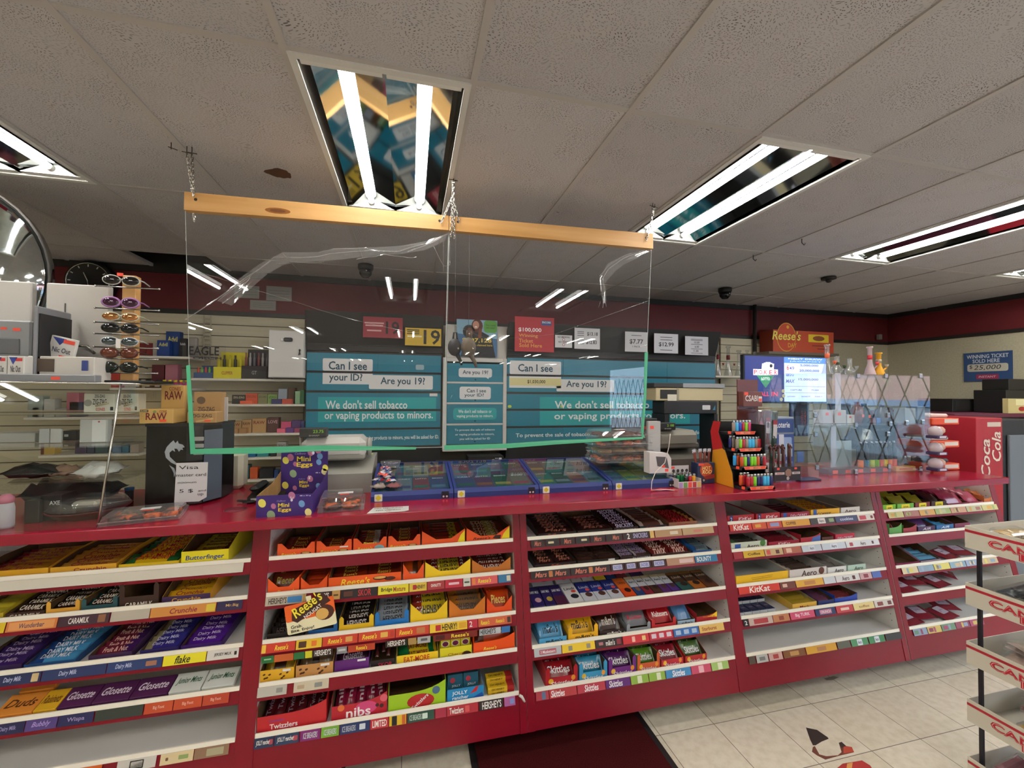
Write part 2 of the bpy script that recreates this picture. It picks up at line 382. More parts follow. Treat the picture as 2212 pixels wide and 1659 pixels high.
# shop windows in the right wall with a folding gate, a street front beyond
for k in range(4):
    y1 = 1.0 - k * 2.35; y0 = y1 - 2.35; m = MB(); t = .05
    m.box('#8d8f8f', XR, XR + .06, y0, y0 + t, .5, 2.45); m.box('#8d8f8f', XR, XR + .06, y1 - t, y1, .5, 2.45)
    m.box('#8d8f8f', XR, XR + .06, y0 + t, y1 - t, .5, .5 + t); m.box('#8d8f8f', XR, XR + .06, y0 + t, y1 - t, 2.45 - t, 2.45)
    m.box('glass', XR + .03, XR + .036, y0 + t, y1 - t, .5 + t, 2.45 - t)
    st(m.build('window_%d' % (k + 1)))
g = MB()
for k in range(34):
    y = .9 - k * .27
    for s in (1, -1):
        g.tube('#3a3634', [(XR - .05 - .004 * s, y, .55), (XR - .05 - .004 * s, y - .27 * s, 1.3), (XR - .05 - .004 * s, y, 2.05)], .008, 4)
tag(g.build('security_gate'), 'folding lattice gate drawn across the shop windows', 'gate')
g = MB(); g.box('#d8a096', 14, 14.4, -16, 9, 1.52, 4.4); g.box('#7f9ec4', 13.95, 14.4, -16, 9, 1.34, 1.52); g.box('#9fa9b0', 14.05, 14.5, -16, 9, -.3, 1.34); g.box('#555350', 6.6, 14, -16, 9, -.25, -.15)
tag(g.build('street_building'), 'pink and blue shop front across the street beyond the windows', 'building')

# ---------------------------------------------------------------- fluorescent troffers
def troffer():
    r = empty('fluorescent_light', (0, 0, ZC), 'x', 'ceiling light', group='recessed fluorescent lights in rows on the ceiling')
    w, d = TW, TD; f = MB()
    for a in ((0.006, .03, .006, d - .006), (w - .03, w - .006, .006, d - .006), (.03, w - .03, .006, .03), (.03, w - .03, d - .03, d - .006)):
        f.box('#d8d8d4', a[0], a[1], a[2], a[3], -.01, .03)
    f.build('frame', r)
    h = MB(); x0, x1, y0, y1 = .03, w - .03, .03, d - .03
    h.box('#b8b8b4', x0 - .01, x0 + .0, y0, y1, 0, .12); h.box('#b8b8b4', x1, x1 + .01, y0, y1, 0, .12)
    h.box('#d8d8d4', x0, x1, y0 - .01, y0, 0, .12); h.box('#d8d8d4', x0, x1, y1, y1 + .01, 0, .12); h.box('#888884', x0, x1, y0, y1, .12, .125)
    h.build('housing', r)
    q = (x1 - x0) / 4; rf = MB(); pr = [(x0 + .035, .002), (x0 + q, .05), (x0 + 2 * q, .014), (x0 + q * 3, .05), (x1 - .035, .002)]
    for a, b in zip(pr, pr[1:]): rf.quad('mirror', (a[0], y0, a[1]), (b[0], y0, b[1]), (b[0], y1, b[1]), (a[0], y1, a[1]))
    rf.build('reflector', r)
    for y in (y0 + .004, y1 - .03):
        for s in (0, 1):
            cx = x0 + q + 2 * q * s; e = MB()
            e.prism('#e2e2de', [(cx - q * .95, -.002), (cx + q * .95, -.002), (cx + .03, .045), (cx - .03, .045)], .026, 'XZ', y); e.build('end_plate', r)
    for s in (0, 1):
        cx = x0 + q + 2 * q * s; t = MB(); t.tube(mat('#fffaf2', .5, emit=TUBE), [(cx, y0 + .05, .029), (cx, y1 - .05, .029)], .015, 12)
        t.tube('#c8c8c4', [(cx, y0 + .028, .029), (cx, y0 + .05, .029)], .016, 12); t.tube('#c8c8c4', [(cx, y1 - .05, .029), (cx, y1 - .028, .029)], .016, 12)
        t.build('tube', r)
    return r
T0 = troffer()
front = {-6: 'bright recessed light far left of the ceiling, mostly outside', -3: 'recessed two-tube light at the left edge beyond the wooden beams', 0: 'mirrored two-tube ceiling light directly above the hanging plastic shield',
         3: 'two-tube ceiling light just right of the wooden beam end', 6: 'two-tube ceiling light at the right, second past the shield', 9: 'farthest right ceiling light, only its white corner showing'}
for j in LROWS:
    for i in LCOLS:
        if i == -6 and j == 0: continue
        lab = front[i] if j == 0 else 'two-tube ceiling light farther back in the shop, seen only mirrored in the shield'
        t = T0 if (i, j) == (-3, 0) else dup(T0)
        t.location = (GX + i * TW, GY + j * TD, ZC); t['label'] = lab
        if j == 0: t['group'] = 'recessed lights above the counter'

# ---------------------------------------------------------------- counter with five sloped display bays
ZT, YFR = 1.137, 1.894
m = MB(); m.box('redtop', -3.2, 3.765, YFR, 2.62, ZT - .04, ZT, .003)
tag(m.build('countertop'), 'long glossy red laminate countertop running the width of the shop', 'countertop')
def yl(z): return 1.92 + .202 * (z - .26)
BX = [(-1.83, -.665), (-.597, .508), (.578, 1.695), (1.763, 2.85), (2.925, 3.92)]
SZ = [.93, .785, .605, .447, .268]
ordn = ['leftmost', 'second', 'middle', 'fourth', 'right end']
UNITS = []; SHELF = {}
for b, (x0, x1) in enumerate(BX):
    u = empty('counter_shelf_unit', ((x0 + x1) / 2, 2.07, 0), ['red counter bay at left with chocolate bars and two nearly empty lower shelves', 'red counter bay stocked full of orange and yellow candy cartons',
        'red counter bay under the clear trays with a row of flat chocolate tablets', 'red counter bay with a bare white bottom shelf', 'red end bay of the counter behind the wire candy rack'][b], 'shelf unit')
    ox, oy = (x0 + x1) / 2, 2.07; l, r = x0 - ox, x1 - ox; el, er = l - .034, r + .034
    if b == 4: er = r + .05
    YK = 2.44 - oy; zt = ZT - .042
    for s, (a, c_) in enumerate(((el, l), (r, er))):
        m = MB(); prof = [(yl(.10) - oy, .10), (yl(zt) - oy, zt), (YK, zt), (YK, .10)]
        m.prism('whitelam', prof, c_ - a, 'YZ', a)
        d = .003; m.prism('redlam', [(yl(.10) - oy - d, .10), (yl(zt) - oy - d, zt), (yl(zt) - oy, zt), (yl(.10) - oy, .10)], c_ - a, 'YZ', a)
        xx = l + .0004 if s == 0 else r - .0004
        for k in range(22):
            zz = .3 + k * .035
            for yy in (yl(zz) - oy + .03,): m.disc('#3b332c', (xx, yy, zz), .0028, (0, -1 if s else 1, 0), (0, 0, 1), 6)
        if b == 4 and s == 1: m.box('redlam', c_, c_ + .003, yl(zt) - oy, YK, .1, zt)
        m.build('side_panel', u)
    m = MB(); m.box('whitelam', l, r, YK - .012, YK, .12, zt); m.build('back_panel', u)
    m = MB(); m.prism('redlam', [(yl(.10) - oy, .10), (yl(.235) - oy, .235), (yl(.235) - oy + .02, .235), (yl(.10) - oy + .02, .10)], r - l, 'YZ', l)
    m.box('redlam', el, er, .012, .03, 0, .11)
    if b == 2: m.box('#3c0410', er - .003, er, .0115, .012, 0, .11)
    m.build('base_panel', u)
    for k, z in enumerate(SZ):
        yf = yl(z) - oy; m = MB(); m.box('whitelam', l + .001, r - .001, yf + .004, YK - .013, z - .03, z - .012)
        m.prism('redlam', [(yf - .004 - .011, z - .062), (yf - .004, z - .0128), (yf + .008, z - .0128), (yf + .008, z - .062)], r - l - .002, 'YZ', l + .001)
        m.prism('#f4efdf', [(yf - .006, z - .0125), (yf - .004, z + .004), (yf + .001, z + .004), (yf + .001, z - .0125)], r - l - .004, 'YZ', l + .002)
        SHELF[b, k] = m.build('shelf', u)
    if b == 0: m = MB(); m.prism('#d8d4c4', [(yl(.884) - oy - .013, .884), (yl(.918) - oy - .007, .918), (yl(.918) - oy - .005, .918), (yl(.884) - oy - .011, .884)], r - l - .03, 'YZ', l + .004); m.build('label_channel', SHELF[0, 0])
    UNITS.append(u)
def lipX(b, k, px):
    """x on the shelf lip seen at pixel column px"""
    z = SZ[k]; Y = yl(z); d = (px - 1106) / FPX; lo, hi = -4, 8
    for _ in range(40):
        mid = (lo + hi) / 2; v = Vector((mid, Y, z - CZ)); q = v.dot(RV) / v.dot(FV)
        if q < d: lo = mid
        else: hi = mid
    return lo
# ---------------------------------------------------------------- goods in the bays
BAYN = ['left bay', 'second bay', 'middle bay', 'fourth bay', 'end bay']
SHN = ['top', 'second', 'third', 'fourth', 'bottom']
rj = random.Random(3)
def bar_mesh(L, W, H, col, txt=None, tc='#ffffff', bands=(), th=.45, tw=.62, bold=.02, shear=0, crimp=.012, tx=0, lump=0.0, extra=()):
    m = MB(); m.pillow(col, L, W, H, crimp, 12, 4, lump=lump)
    for u0, u1, c in bands:
        ci = m._m(c)
        for k, f in enumerate(m.f):
            cx = sum(m.v[i].x for i in f) / len(f) / L + .5
            if u0 <= cx <= u1: m.mi[k] = ci
    if txt: m.text(tc, txt, (tx * L, 0, H), X, Y_, w=L * tw, h=W * th, bold=bold, shear=shear)
    for (t, c, ex, ey, ew, eh) in extra: m.text(c, t, (ex * L, ey * W, H * .93), X, Y_, w=L * ew, h=W * eh, bold=.02)
    return m
def spread_bars(name, cat, label, group, mb, places):
    first = None
    for loc, rot in places:
        if first is None: o = mb.build(name); o.rotation_mode = 'XYZ'; tag(o, label, cat, group); first = o
        else: o = first.copy(); COL.objects.link(o)
        o.location = loc; o.rotation_euler = rot
def carton(x0, x1, y, z, hf, hs, d, shape, fc, sc_=None, inner='kraftdark', texts=(), deco=None):
    """open card tray: cut-down front wall, sloping sides, full back"""
    w = x1 - x0; sc_ = sc_ or fc; t = .0016; m = MB(); ox, oy = (x0 + x1) / 2, y
    def P(pts, z0=0): return pts
    hw = w / 2
    if shape == 'flat': top = [(hw, hf), (-hw, hf)]
    elif shape == 'notch': q = hf * 1.75; top = [(hw, q), (hw * .82, q), (hw * .55, hf), (-hw * .45, hf), (-hw * .78, q), (-hw, q)]
    elif shape == 'vee': q = hf * 2.1; top = [(hw, q), (hw * .35, hf * .9), (-hw * .35, hf * .9), (-hw, q)]
    elif shape == 'rise': q = hf * 1.5; top = [(hw, q)] + [(hw * (1 - i / 4), hf + (q - hf) * (1 - i / 6) ** 3) for i in range(1, 7)] + [(-hw, hf)]
    elif shape == 'tabs': q = hf * 2.2; top = [(hw, q * .85), (hw * .87, q), (hw * .74, q * .85), (hw * .74, hf), (-hw * .74, hf), (-hw * .74, q * .85), (-hw * .87, q), (-hw, q * .85)]
    m.prism(fc, [(-hw, 0), (hw, 0)] + top, t, 'XZ', 0)
    pr = [(-hw, 0), (hw, 0)] + top
    m.add(inner, [(a, t + .0004, b) for a, b in pr], [list(range(len(pr)))])
    hc = max(top[0][1], top[-1][1])
    sp = [(t, 0), (d, 0), (d, hs), (d * .45, hs), (t, hc)]
    for s in (-1, 1):
        xa = s * hw - (t if s > 0 else 0)
        m.prism(sc_, sp, t, 'YZ', xa)
        xi = xa - .0003 if s > 0 else xa + t + .0003
        m.add(inner, [(xi, a, b) for a, b in sp], [list(range(5))])
    m.box(inner, -hw + t, hw - t, d - t, d, 0, hs); m.box(inner, -hw + t, hw - t, t, d - t, 0, .001)
    for (s, c, rx, rz, rw, rh, *k) in texts:
        m.tf(c, s, rx * w, 0, rz * hf, w=rw * w, h=rh * hf, bold=k[0] if k else .02, shear=k[1] if len(k) > 1 else 0)
    if deco: deco(m, w, hf)
    return m.build('display_carton', loc=(ox, oy, z))
def fillc(b, k, x0, x1, y, z, d, f, short):
    """f = dict(mode, n, col, ...) the packets inside one carton"""
    w = x1 - x0; n = f.get('n', 5); mode = f.get('mode', 'rows'); H = f.get('H', .015); pl = []
    kw = {q: f[q] for q in ('txt', 'tc', 'bands', 'th', 'tw', 'bold', 'shear', 'extra', 'tx') if q in f}
    nm = f.get('name', 'chocolate_bar'); cat = f.get('cat', 'chocolate bar'); ncol = f.get('cols', 1)
    if mode == 'rows':
        cw = (w - .008) / ncol; W = f.get('W', .046); step = f.get('step', .037); L = min(cw - .003, f.get('L', .2))
        mb = bar_mesh(L, W, H, f['col'], **kw)
        for c in range(ncol):
            for q in range(n if ncol == 1 else max(1, n - (c * 7 + k * 3) % 3)):
                pl.append(((x0 + .004 + cw * (c + .5) + rj.uniform(-.002, .002), y + .035 + step * q + rj.uniform(-.002, .002), z + .012 + f.get('lift', .0015) * q + rj.uniform(0, .005)),
                           (math.radians(f.get('tilt', 21) + rj.uniform(-8, 8)), rj.uniform(-.03, .03), rj.uniform(-.07, .07))))
    elif mode == 'cols':
        W = f.get('W', .05); L = f.get('L', .17); mb = bar_mesh(L, W, H, f['col'], **kw)
        for q in range(n):
            pl.append(((x0 + .012 + (w - .024) * (q + .5) / n, y + L / 2 + .012 + (q % 2) * .012, z + f.get('up', .02) + .012 * (q % 2)),
                       (rj.uniform(-.12, .12), math.radians(-f.get('tilt', 14)), PI / 2 + rj.uniform(-.08, .08))))
    elif mode == 'lean':      # bags standing and leaning back, face towards the shopper
        L = w - .012; W = f.get('W', .085); mb = bar_mesh(L, W, H, f['col'], lump=.3, **kw)
        for q in range(n):
            pl.append(((( x0 + x1) / 2 + rj.uniform(-.004, .004), y + .014 + W * .37 + H * .85 + f.get('step', .042) * q, z + W * .42 + .003 + .006 * q),
                       (math.radians(f.get('tilt', 48) + rj.uniform(-6, 6)), 0, rj.uniform(-.06, .06))))
    spread_bars(nm, cat, '%s in the %s' % (f['look'], short), '%s in the %s, %s %s' % (f.get('pl', 'wrapped bars'), short, SHN[k], BAYN[b]), mb, pl)
def row(b, k, items):
    z = SZ[k] - .0115; y = yl(SZ[k]) + .010
    for it in items:
        px0, px1, short, hf, shape, fc, texts, f = it[:8]; o = it[8] if len(it) > 8 else {}
        x0, x1 = lipX(b, k, px0) + .001, lipX(b, k, px1) - .001
        d = o.get('d', .3); hs = o.get('hs', hf * 1.6)
        c = carton(x0, x1, y, z, hf, hs, d, shape, fc, o.get('sc'), o.get('inner', 'kraftdark'), texts, o.get('deco'))
        tag(c, '%s, %s shelf, %s' % (short, SHN[k], BAYN[b]), 'carton', 'open candy cartons on the counter shelves')
        if f: fillc(b, k, x0, x1, y, z, d, f, o.get('s', short))
OR, RD, YL, WH, BK, BR, PU = '#e8561a', '#b8121c', '#efc41a', '#e8e6e0', '#17120f', '#2a140c', '#4a1a66'
def RS(x=-.1, w=.5): return ('Reese\'s', '#f4d23a', x, .42, w, .36, .03, .25)
def cup(m, w, h):   # a printed peanut butter cup
    m.disc('#4a2110', (w * .26, -.0004, h * .38), w * .15, (1, 0, 0), (0, 0, 1), 10, h * .24); m.disc('#d8a45a', (w * .26, -.0008, h * .46), w * .11, (1, 0, 0), (0, 0, 1), 10, h * .13)
def beans(m, w, h):
    for a, c in ((-.38, .7), (-.3, .45), (-.22, .66), (-.36, .42), (.1, .6), (.2, .42), (.3, .66), (.14, .3), (-.05, .12)): m.disc('#4a2008', (w * a, -.0005, h * c), w * .045, (.9, 0, .43), (-.43, 0, .9), 8, w * .03)
def sticker(m, w, h): m.rr('#e8e8e8', (w * .28, -.0006, h * .85), X, Z, w * .24, h * .16, .001)
def both(*fs):
    def d(m, w, h):
        for q in fs: q(m, w, h)
    return d
reb = dict(col='#7a200c~', txt='Reese\'s', tc='#c9a030', look='orange peanut cup packet', tw=.4, th=.5, shear=.2)
# left bay
row(0, 0, [
 (-70, 100, 'mustard carton of red and yellow bars', .034, 'flat', '#d8a21c', [], dict(n=6, col='#b88a2a~', txt='Big Turk', tc='#8a1420', bands=[(0, .2, '#7a1018~')], look='mustard bar with red end')),
 (103, 248, 'purple and yellow carton of gold bars', .032, 'flat', '#d9a428', [('Crunchie', '#8a1a2a', .1, .5, .5, .5)], dict(n=6, col='#c99a3c~', txt='Crunchie', tc='#8a1a20', shear=.2, look='gold bar with red lettering')), 
 (252, 384, 'low tray of green-ended yellow bars', .024, 'flat', '#e3c41c', [], dict(n=8, col='#e3c41c~', txt='EAT-MORE', tc='#b5241a', bands=[(0, .22, '#1f6a34~'), (.8, 1, '#1f6a34~')], look='yellow bar with green ends')),
 (388, 492, 'bright yellow carton with bold blue lettering', .058, 'flat', '#f2e420', [('Butterfinger', '#1c3a8c', 0, .48, .82, .42, .03, .1)], dict(n=7, col='#c9c040~', bands=[(.7, 1, '#6a4a1c~')], txt='Butterfinger', tc='#3a3a20', look='yellow and brown wrapped bar'), dict(hs=.1, sc='#e8dc30'))])
crm = dict(col='#2a1a12~', txt='CARAMILK', tc='#e8e0d0', th=.4, tw=.7, bold=.03, look='dark brown bar with white capitals', W=.052, step=.042)
row(0, 1, [
 (-75, 2, 'yellow carton cut off by the frame', .03, 'flat', '#b8a020', [], dict(n=4, col='#b8a828~', look='olive yellow bar')),
 (6, 92, 'brown carton of white-lettered bars farthest left', .024, 'flat', '#3a2012', [('CARAMILK', '#e8e0d0', 0, .5, .8, .5, .03)], dict(n=6, **crm)),
 (94, 168, 'brown carton with yellow notch beside it', .026, 'tabs', '#d9a238', [], dict(n=6, **dict(crm, look='brown bar with orange seam', bands=[(0, .06, '#b8702a~')]))),
 (171, 250, 'teal-fronted carton of dark bars', .026, 'tabs', '#1d4a50', [], dict(n=6, **dict(crm, look='brown sea salt bar with teal end', bands=[(0, .08, '#1d5a60~')]))),
 (253, 340, 'nearly empty brown carton with white capitals', .046, 'tabs', '#32190f', [('CARAMILK', '#e8e0d0', 0, .3, .7, .4, .03)], None),
 (346, 452, 'purple fronted carton of golden honeycomb bars', .032, 'flat', '#3c2250', [('Crunchie', '#e8b030', 0, .5, .6, .5)], dict(n=7, col='#d8a41e~', txt='Crunchie', tc='#7a1018', shear=.2, look='golden wrapper with maroon script'), dict(hs=.09, sc='#c98f22'))])
row(0, 2, [
 (-75, 42, 'deep purple carton at the frame edge', .026, 'flat', '#2c1648', [], dict(n=6, col='#321a5c~', txt='Dairy Milk', tc='#b8a0c8', look='dark purple bar')),
 (45, 160, 'carton of pale blue bars', .02, 'flat', '#1c4a80', [], dict(n=6, col='#3f86b4~', txt='DAIRY MILK', tc='#dfe8f0', bands=[(0, .3, '#123a78~')], look='pale blue and silver bar')),
 (186, 282, 'carton of maroon and purple bars', .026, 'flat', '#3c2048', [], dict(n=7, col='#6a1c30~', txt='Fruit & Nut', tc='#e0b0a0', bands=[(.7, 1, '#3a1850~')], look='maroon wrapped bar')),
 (298, 384, 'carton of indigo bars', .024, 'flat', '#24185c', [], dict(n=7, col='#2c2878~', txt='Dairy Milk', tc='#b8b8d8', bands=[(0, .2, '#8a8060~')], look='indigo wrapped bar')),
 (387, 478, 'carton of violet bars', .024, 'flat', '#3a1468', [], dict(n=8, col='#4a1a84~', txt='Dairy Milk', tc='#c8b0e0', look='violet wrapped bar'))])
def theatre(b, k, px0, px1, yo, zo, col, txt, tc, look, rise=16):
    z = SZ[k] - .0115; y = yl(SZ[k]) + .012 + yo; x0, x1 = lipX(b, k, px0), lipX(b, k, px1); w = x1 - x0
    m = MB(); m.box(col, -w / 2, w / 2, 0, .085, 0, .018, .001); m.text(tc, txt, (0, .045, .018), X, Y_, w=w * .8, h=.034, bold=.02, shear=.25)
    o = m.build('candy_box', loc=((x0 + x1) / 2, y, z + .003 + zo), rot=(math.radians(rise), 0, 0))
    tag(o, look + ', fourth shelf, left bay', 'candy box', 'flat candy boxes lying on the fourth shelf at left')
theatre(0, 3, -22, 64, .0, 0, '#d98a30', 'Duds', '#5a2c10', 'orange candy box with brown lettering at the frame edge')
theatre(0, 3, -10, 70, .085, .03, '#d98a30', 'Duds', '#5a2c10', 'second orange candy box, lying behind the front one')
theatre(0, 3, 66, 116, 0, 0, '#d9a81c', 'Raisinets', '#6a4210', 'golden yellow candy box beside the purple ones')
for i, (a, c, l) in enumerate(((118, 192, 'leftmost purple candy box with white script'), (194, 274, 'middle purple candy box with white script'), (276, 358, 'purple candy box with white script beside the white ones'))): theatre(0, 3, a, c, 0, 0, '#4a1448', 'Glosette', '#e8dce8', l)
theatre(0, 3, 361, 430, 0, 0, '#d8dcd4', 'Junior Mints', '#145a3c', 'white mint box with green lettering beside the purple ones')
theatre(0, 3, 433, 502, 0, 0, '#d8dcd4', 'Junior Mints', '#145a3c', 'white mint box with green lettering against the bay side')
# second bay
row(1, 0, [
 (597, 679, 'orange notched carton farthest left', .036, 'notch', OR, [RS(-.2, .4)], dict(n=4, **reb), dict(deco=cup)),
 (682, 759, 'orange notched carton with white corner flap', .036, 'notch', OR, [RS(-.15, .5)], dict(n=3, **dict(reb, look='dark orange cup packet')), dict(deco=both(cup, sticker))),
 (762, 835, 'orange carton with round blue badge', .036, 'notch', OR, [RS(-.15, .46), ('Reese\'s', '#e8c23a', 0, 1.1, .4, .25, .03, .2)], dict(n=5, **dict(reb, look='orange and white cup packet', bands=[(.6, .8, '#b8c8c8~')])), dict(deco=lambda m, w, h: m.disc('#7ab0b8', (w * .28, -.0005, h * .4), w * .15, n=14, ry=h * .36))),
 (838, 908, 'orange carton with big yellow crescent', .036, 'notch', OR, [RS(-.2, .5)], dict(n=5, **dict(reb, look='orange packet with striped cup')), dict(deco=cup)),
 (911, 1005, 'orange carton with yellow cut corners', .036, 'vee', OR, [], dict(n=6, col='#8a2a0c~', bands=[(.66, .9, '#b8a820~')], txt='Reese\'s', tc='#2a1208', look='orange bar with yellow patch'), dict(deco=lambda m, w, h: m.quad('#efd81c', (w * .3, -.0005, 0), (w * .5, -.0005, 0), (w * .5, -.0005, h * 1.9), (w * .4, -.0005, h * 1.3)))),
 (1008, 1102, 'orange sticks carton with yellow right corner', .036, 'vee', OR, [('Reese\'s', '#2a1208', -.15, .62, .4, .34, .03, .25), ('STICKS', '#f0e8d0', -.05, .22, .4, .28, .04)], dict(n=6, col='#6a3014~', bands=[(.5, .7, '#8a8a3a~')], txt='STICKS', tc='#b8a880', look='brown and orange sticks packet'), dict(deco=lambda m, w, h: (m.quad('#efd81c', (w * .3, -.0005, h * .3), (w * .5, -.0005, 0), (w * .5, -.0005, h * 2), (w * .36, -.0005, h * 1.1)), m.quad('#2a120a', (w * .1, -.0006, h * .5), (w * .28, -.0006, h * .35), (w * .3, -.0006, h * .9), (w * .16, -.0006, h * .9)))))])
row(1, 1, [
 (576, 645, 'orange carton of speckled packets', .034, 'vee', OR, [('Reese\'s', '#f4d23a', .1, .3, .6, .4, .03, .2)], dict(n=5, mode='lean', W=.07, col='#5a1c0c~', txt='Pieces', tc='#8a7a20', look='brown speckled candy packet', name='candy_bag', cat='candy bag', pl='candy packets')),
 (648, 706, 'orange carton of stacked red packets', .03, 'vee', OR, [], dict(n=7, col='#a83212~', look='reddish orange packet', step=.028)),
 (708, 867, 'extra wide orange carton with large yellow script', .05, 'flat', '#ea5a18', [('Reese\'s', '#f6d53a', -.14, .5, .4, .62, .035, .25)], dict(n=5, cols=2, **dict(reb, look='flat dark red cup packet')), dict(deco=lambda m, w, h: (m.disc('#4a2110', (w * .2, -.0004, h * .62), w * .1, n=12, ry=h * .2), m.disc('#d8a45a', (w * .2, -.0008, h * .66), w * .085, n=12, ry=h * .12), m.disc('#4a2110', (w * .34, -.0004, h * .5), w * .08, n=12, ry=h * .18)))),
 (870, 916, 'narrow orange carton with a vee front', .04, 'vee', OR, [], dict(n=5, mode='lean', W=.07, col='#b8480f~', bands=[(.5, .8, '#4a2410~')], look='orange packet with dark cups', name='candy_bag', cat='candy bag', pl='candy packets')),
 (918, 1017, 'yellow carton of red-dotted bars', .04, 'vee', '#efc81c', [], dict(n=6, W=.05, tilt=42, col='#c9b020~', txt='HENRY!', tx=.06, tc='#15100a', th=.6, tw=.42, bold=.04, bands=[(0, .28, '#8a2416~'), (.78, 1, '#7a1a20~')], extra=[('OH', '#f0e8dc', -.28, 0, .2, .5), ('2', '#f0e8dc', .38, 0, .09, .7)], look='yellow peanut bar with black capitals')),
 (1020, 1104, 'tan carton of dark maroon bars', .036, 'vee', '#b86a20', [], dict(n=6, W=.05, tilt=42, col='#5a2018~', txt='OH HENRY', tc='#d8c8b8', th=.5, extra=[('2', '#f0e8dc', .4, 0, .1, .6)], tw=.6, look='maroon bar with pale capitals'))])
her = dict(txt='HERSHEY\'S', th=.55, tw=.62, bold=.03, W=.052, tilt=40)
row(1, 2, [
 (574, 655, 'black carton of black bars', .03, 'flat', '#150f0d', [], dict(n=5, **dict(her, col='#1c1412~', tc='#453c38', look='black wrapped chocolate bar'))),
 (664, 728, 'blue-cornered black carton behind the hanging card', .026, 'tabs', '#1c64a8', [], dict(n=4, **dict(her, col='#3c3c40~', tc='#0c0c0c', look='charcoal bar with black capitals'))),
 (731, 807, 'carton of black bars with yellow corner tabs', .032, 'tabs', '#e0b81c', [], dict(n=5, **dict(her, col='#1c1412~', tc='#d8d4cc', look='black bar with silver capitals'))),
 (809, 883, 'blue carton of white cookie bars', .034, 'tabs', '#1470b8', [], dict(n=6, **dict(her, col='#9aa4ae~', tc='#101014', look='silver white bar with black capitals'))),
 (886, 967, 'yellow vee-front carton of tall bars', .045, 'vee', '#efc81c', [], dict(n=4, mode='lean', W=.07, col='#c4ac1c~', txt='HENRY!', tc='#15100a', tx=.1, tw=.55, th=.5, bold=.04, bands=[(0, .3, '#8a2818~')], extra=[('OH', '#f0e8dc', -.28, 0, .2, .4)], look='large yellow bar with black capitals')),
 (970, 1049, 'tan vee-front carton of brown bars', .045, 'vee', '#c8701c', [], dict(n=5, mode='lean', W=.06, col='#a0601c~', txt='OH HENRY', tc='#2a140a', bands=[(.3, .9, '#7a5a3a~')], bold=.03, look='caramel brown bar')),
 (1052, 1107, 'orange carton of speckled orange bags', .04, 'vee', '#e04a10', [], dict(n=3, mode='lean', W=.09, col='#b8380c~', txt='Pieces', tc='#e8c860', look='orange candy bag with yellow dots', name='candy_bag', cat='candy bag', pl='candy bags'))])
row(1, 3, [
 (559, 634, 'yellow carton printed with brown raisins', .056, 'flat', '#dca81c', [], dict(n=4, cols=2, mode='lean', W=.08, col='#a88418~', bands=[(.3, .7, '#3a1c0a~')], look='golden bag of chocolate raisins', name='candy_bag', cat='candy bag', pl='candy bags'), dict(deco=both(beans, sticker))),
 (637, 719, 'tan carton printed with brown almonds', .058, 'flat', '#c08a4c', [], dict(n=4, mode='lean', W=.08, col='#6a5234~', bands=[(.35, .6, '#2a160c~')], look='clear bag of chocolate almonds', name='candy_bag', cat='candy bag', pl='candy bags'), dict(deco=both(beans, sticker))),
 (721, 797, 'magenta purple carton', .056, 'flat', '#5c1870', [], dict(n=4, mode='lean', W=.08, col='#32102c~', txt='Glosette', tc='#a898a8', shear=.3, look='dark purple candy pouch', name='candy_bag', cat='candy bag', pl='candy bags'), dict(deco=sticker)),
 (800, 853, 'black carton with pink lettering', .036, 'flat', '#1c1614', [('SKOR', '#c02840', .1, .4, .6, .5, .03)], dict(n=3, mode='cols', W=.016, L=.12, H=.03, up=.045, col='#3a1014~', look='upright dark red toffee bar')),
 (856, 947, 'yellow carton with red capitals and green-ended bars', .042, 'flat', '#ecc81c', [('EAT-MORE', '#c0301c', -.02, .5, .62, .6, .04)], dict(n=4, W=.05, col='#d0b41c~', txt='EAT-MORE', tc='#7a1c14', th=.5, tw=.5, bands=[(.02, .25, '#14703a~'), (.78, .96, '#14703a~')], lift=.012, look='yellow toffee bar with green ends'), dict(hs=.075)),
 (950, 1020, 'yellow cherry carton', .05, 'flat', '#dcd020', [('Cherry', '#a05020', 0, .32, .5, .3, .01)], None, dict(hs=.05, deco=lambda m, w, h: m.disc('#3a1c14', (w * .33, -.0005, h * .25), w * .15, n=12, ry=h * .25))),
 (1023, 1113, 'orange bag-topped carton against the bay side', .055, 'rise', '#e8500f', [('Reese\'s', '#f6dc4a', -.1, .42, .32, .28, .03, .25)], dict(n=3, mode='lean', W=.1, H=.05, col='#c83c0c~', txt='Reese\'s', tc='#e8c860', bands=[(.1, .3, '#6a2412~')], look='bulging orange bag of mini cups', name='candy_bag', cat='candy bag', pl='candy bags'))])
# little yellow boxes stacked in the cherry carton
zc = SZ[3] - .0115; xa, xb = lipX(1, 3, 952), lipX(1, 3, 1018); bw = (xb - xa) / 3
cb = MB(); cb.box('#d8cc1c', -bw / 2 + .001, bw / 2 - .001, 0, .05, 0, .034, .001); cb.disc('#e8e4d8', (0, -.0004, .017), bw * .36, n=14, ry=.014); cb.disc('#6a1438', (0, -.0008, .017), bw * .3, n=14, ry=.011)
pl = [((xa + bw * (i + .5), yl(SZ[3]) + .028 + r * .006 - .0 * i, zc + .002 + .035 * r), (0, 0, 0)) for r in range(3) for i in range(3)]
spread_bars('candy_box', 'candy box', 'small yellow box with red cherry window, stacked in the yellow cherry carton', 'little cherry boxes', cb, pl)
def blob(m, w, h):
    m.disc('#b01c20', (w * .06, -.0005, h * .45), w * .24, n=16, ry=h * .42); m.text('#f0f0f0', 'Twizzlers', (w * .04, -.0008, h * .42), (.78, 0, .62), (-.62, 0, .78), w=w * .36, h=h * .2, bold=.03); m.disc('#4a6a8a', (w * .33, -.0006, h * .95), w * .07, n=14)
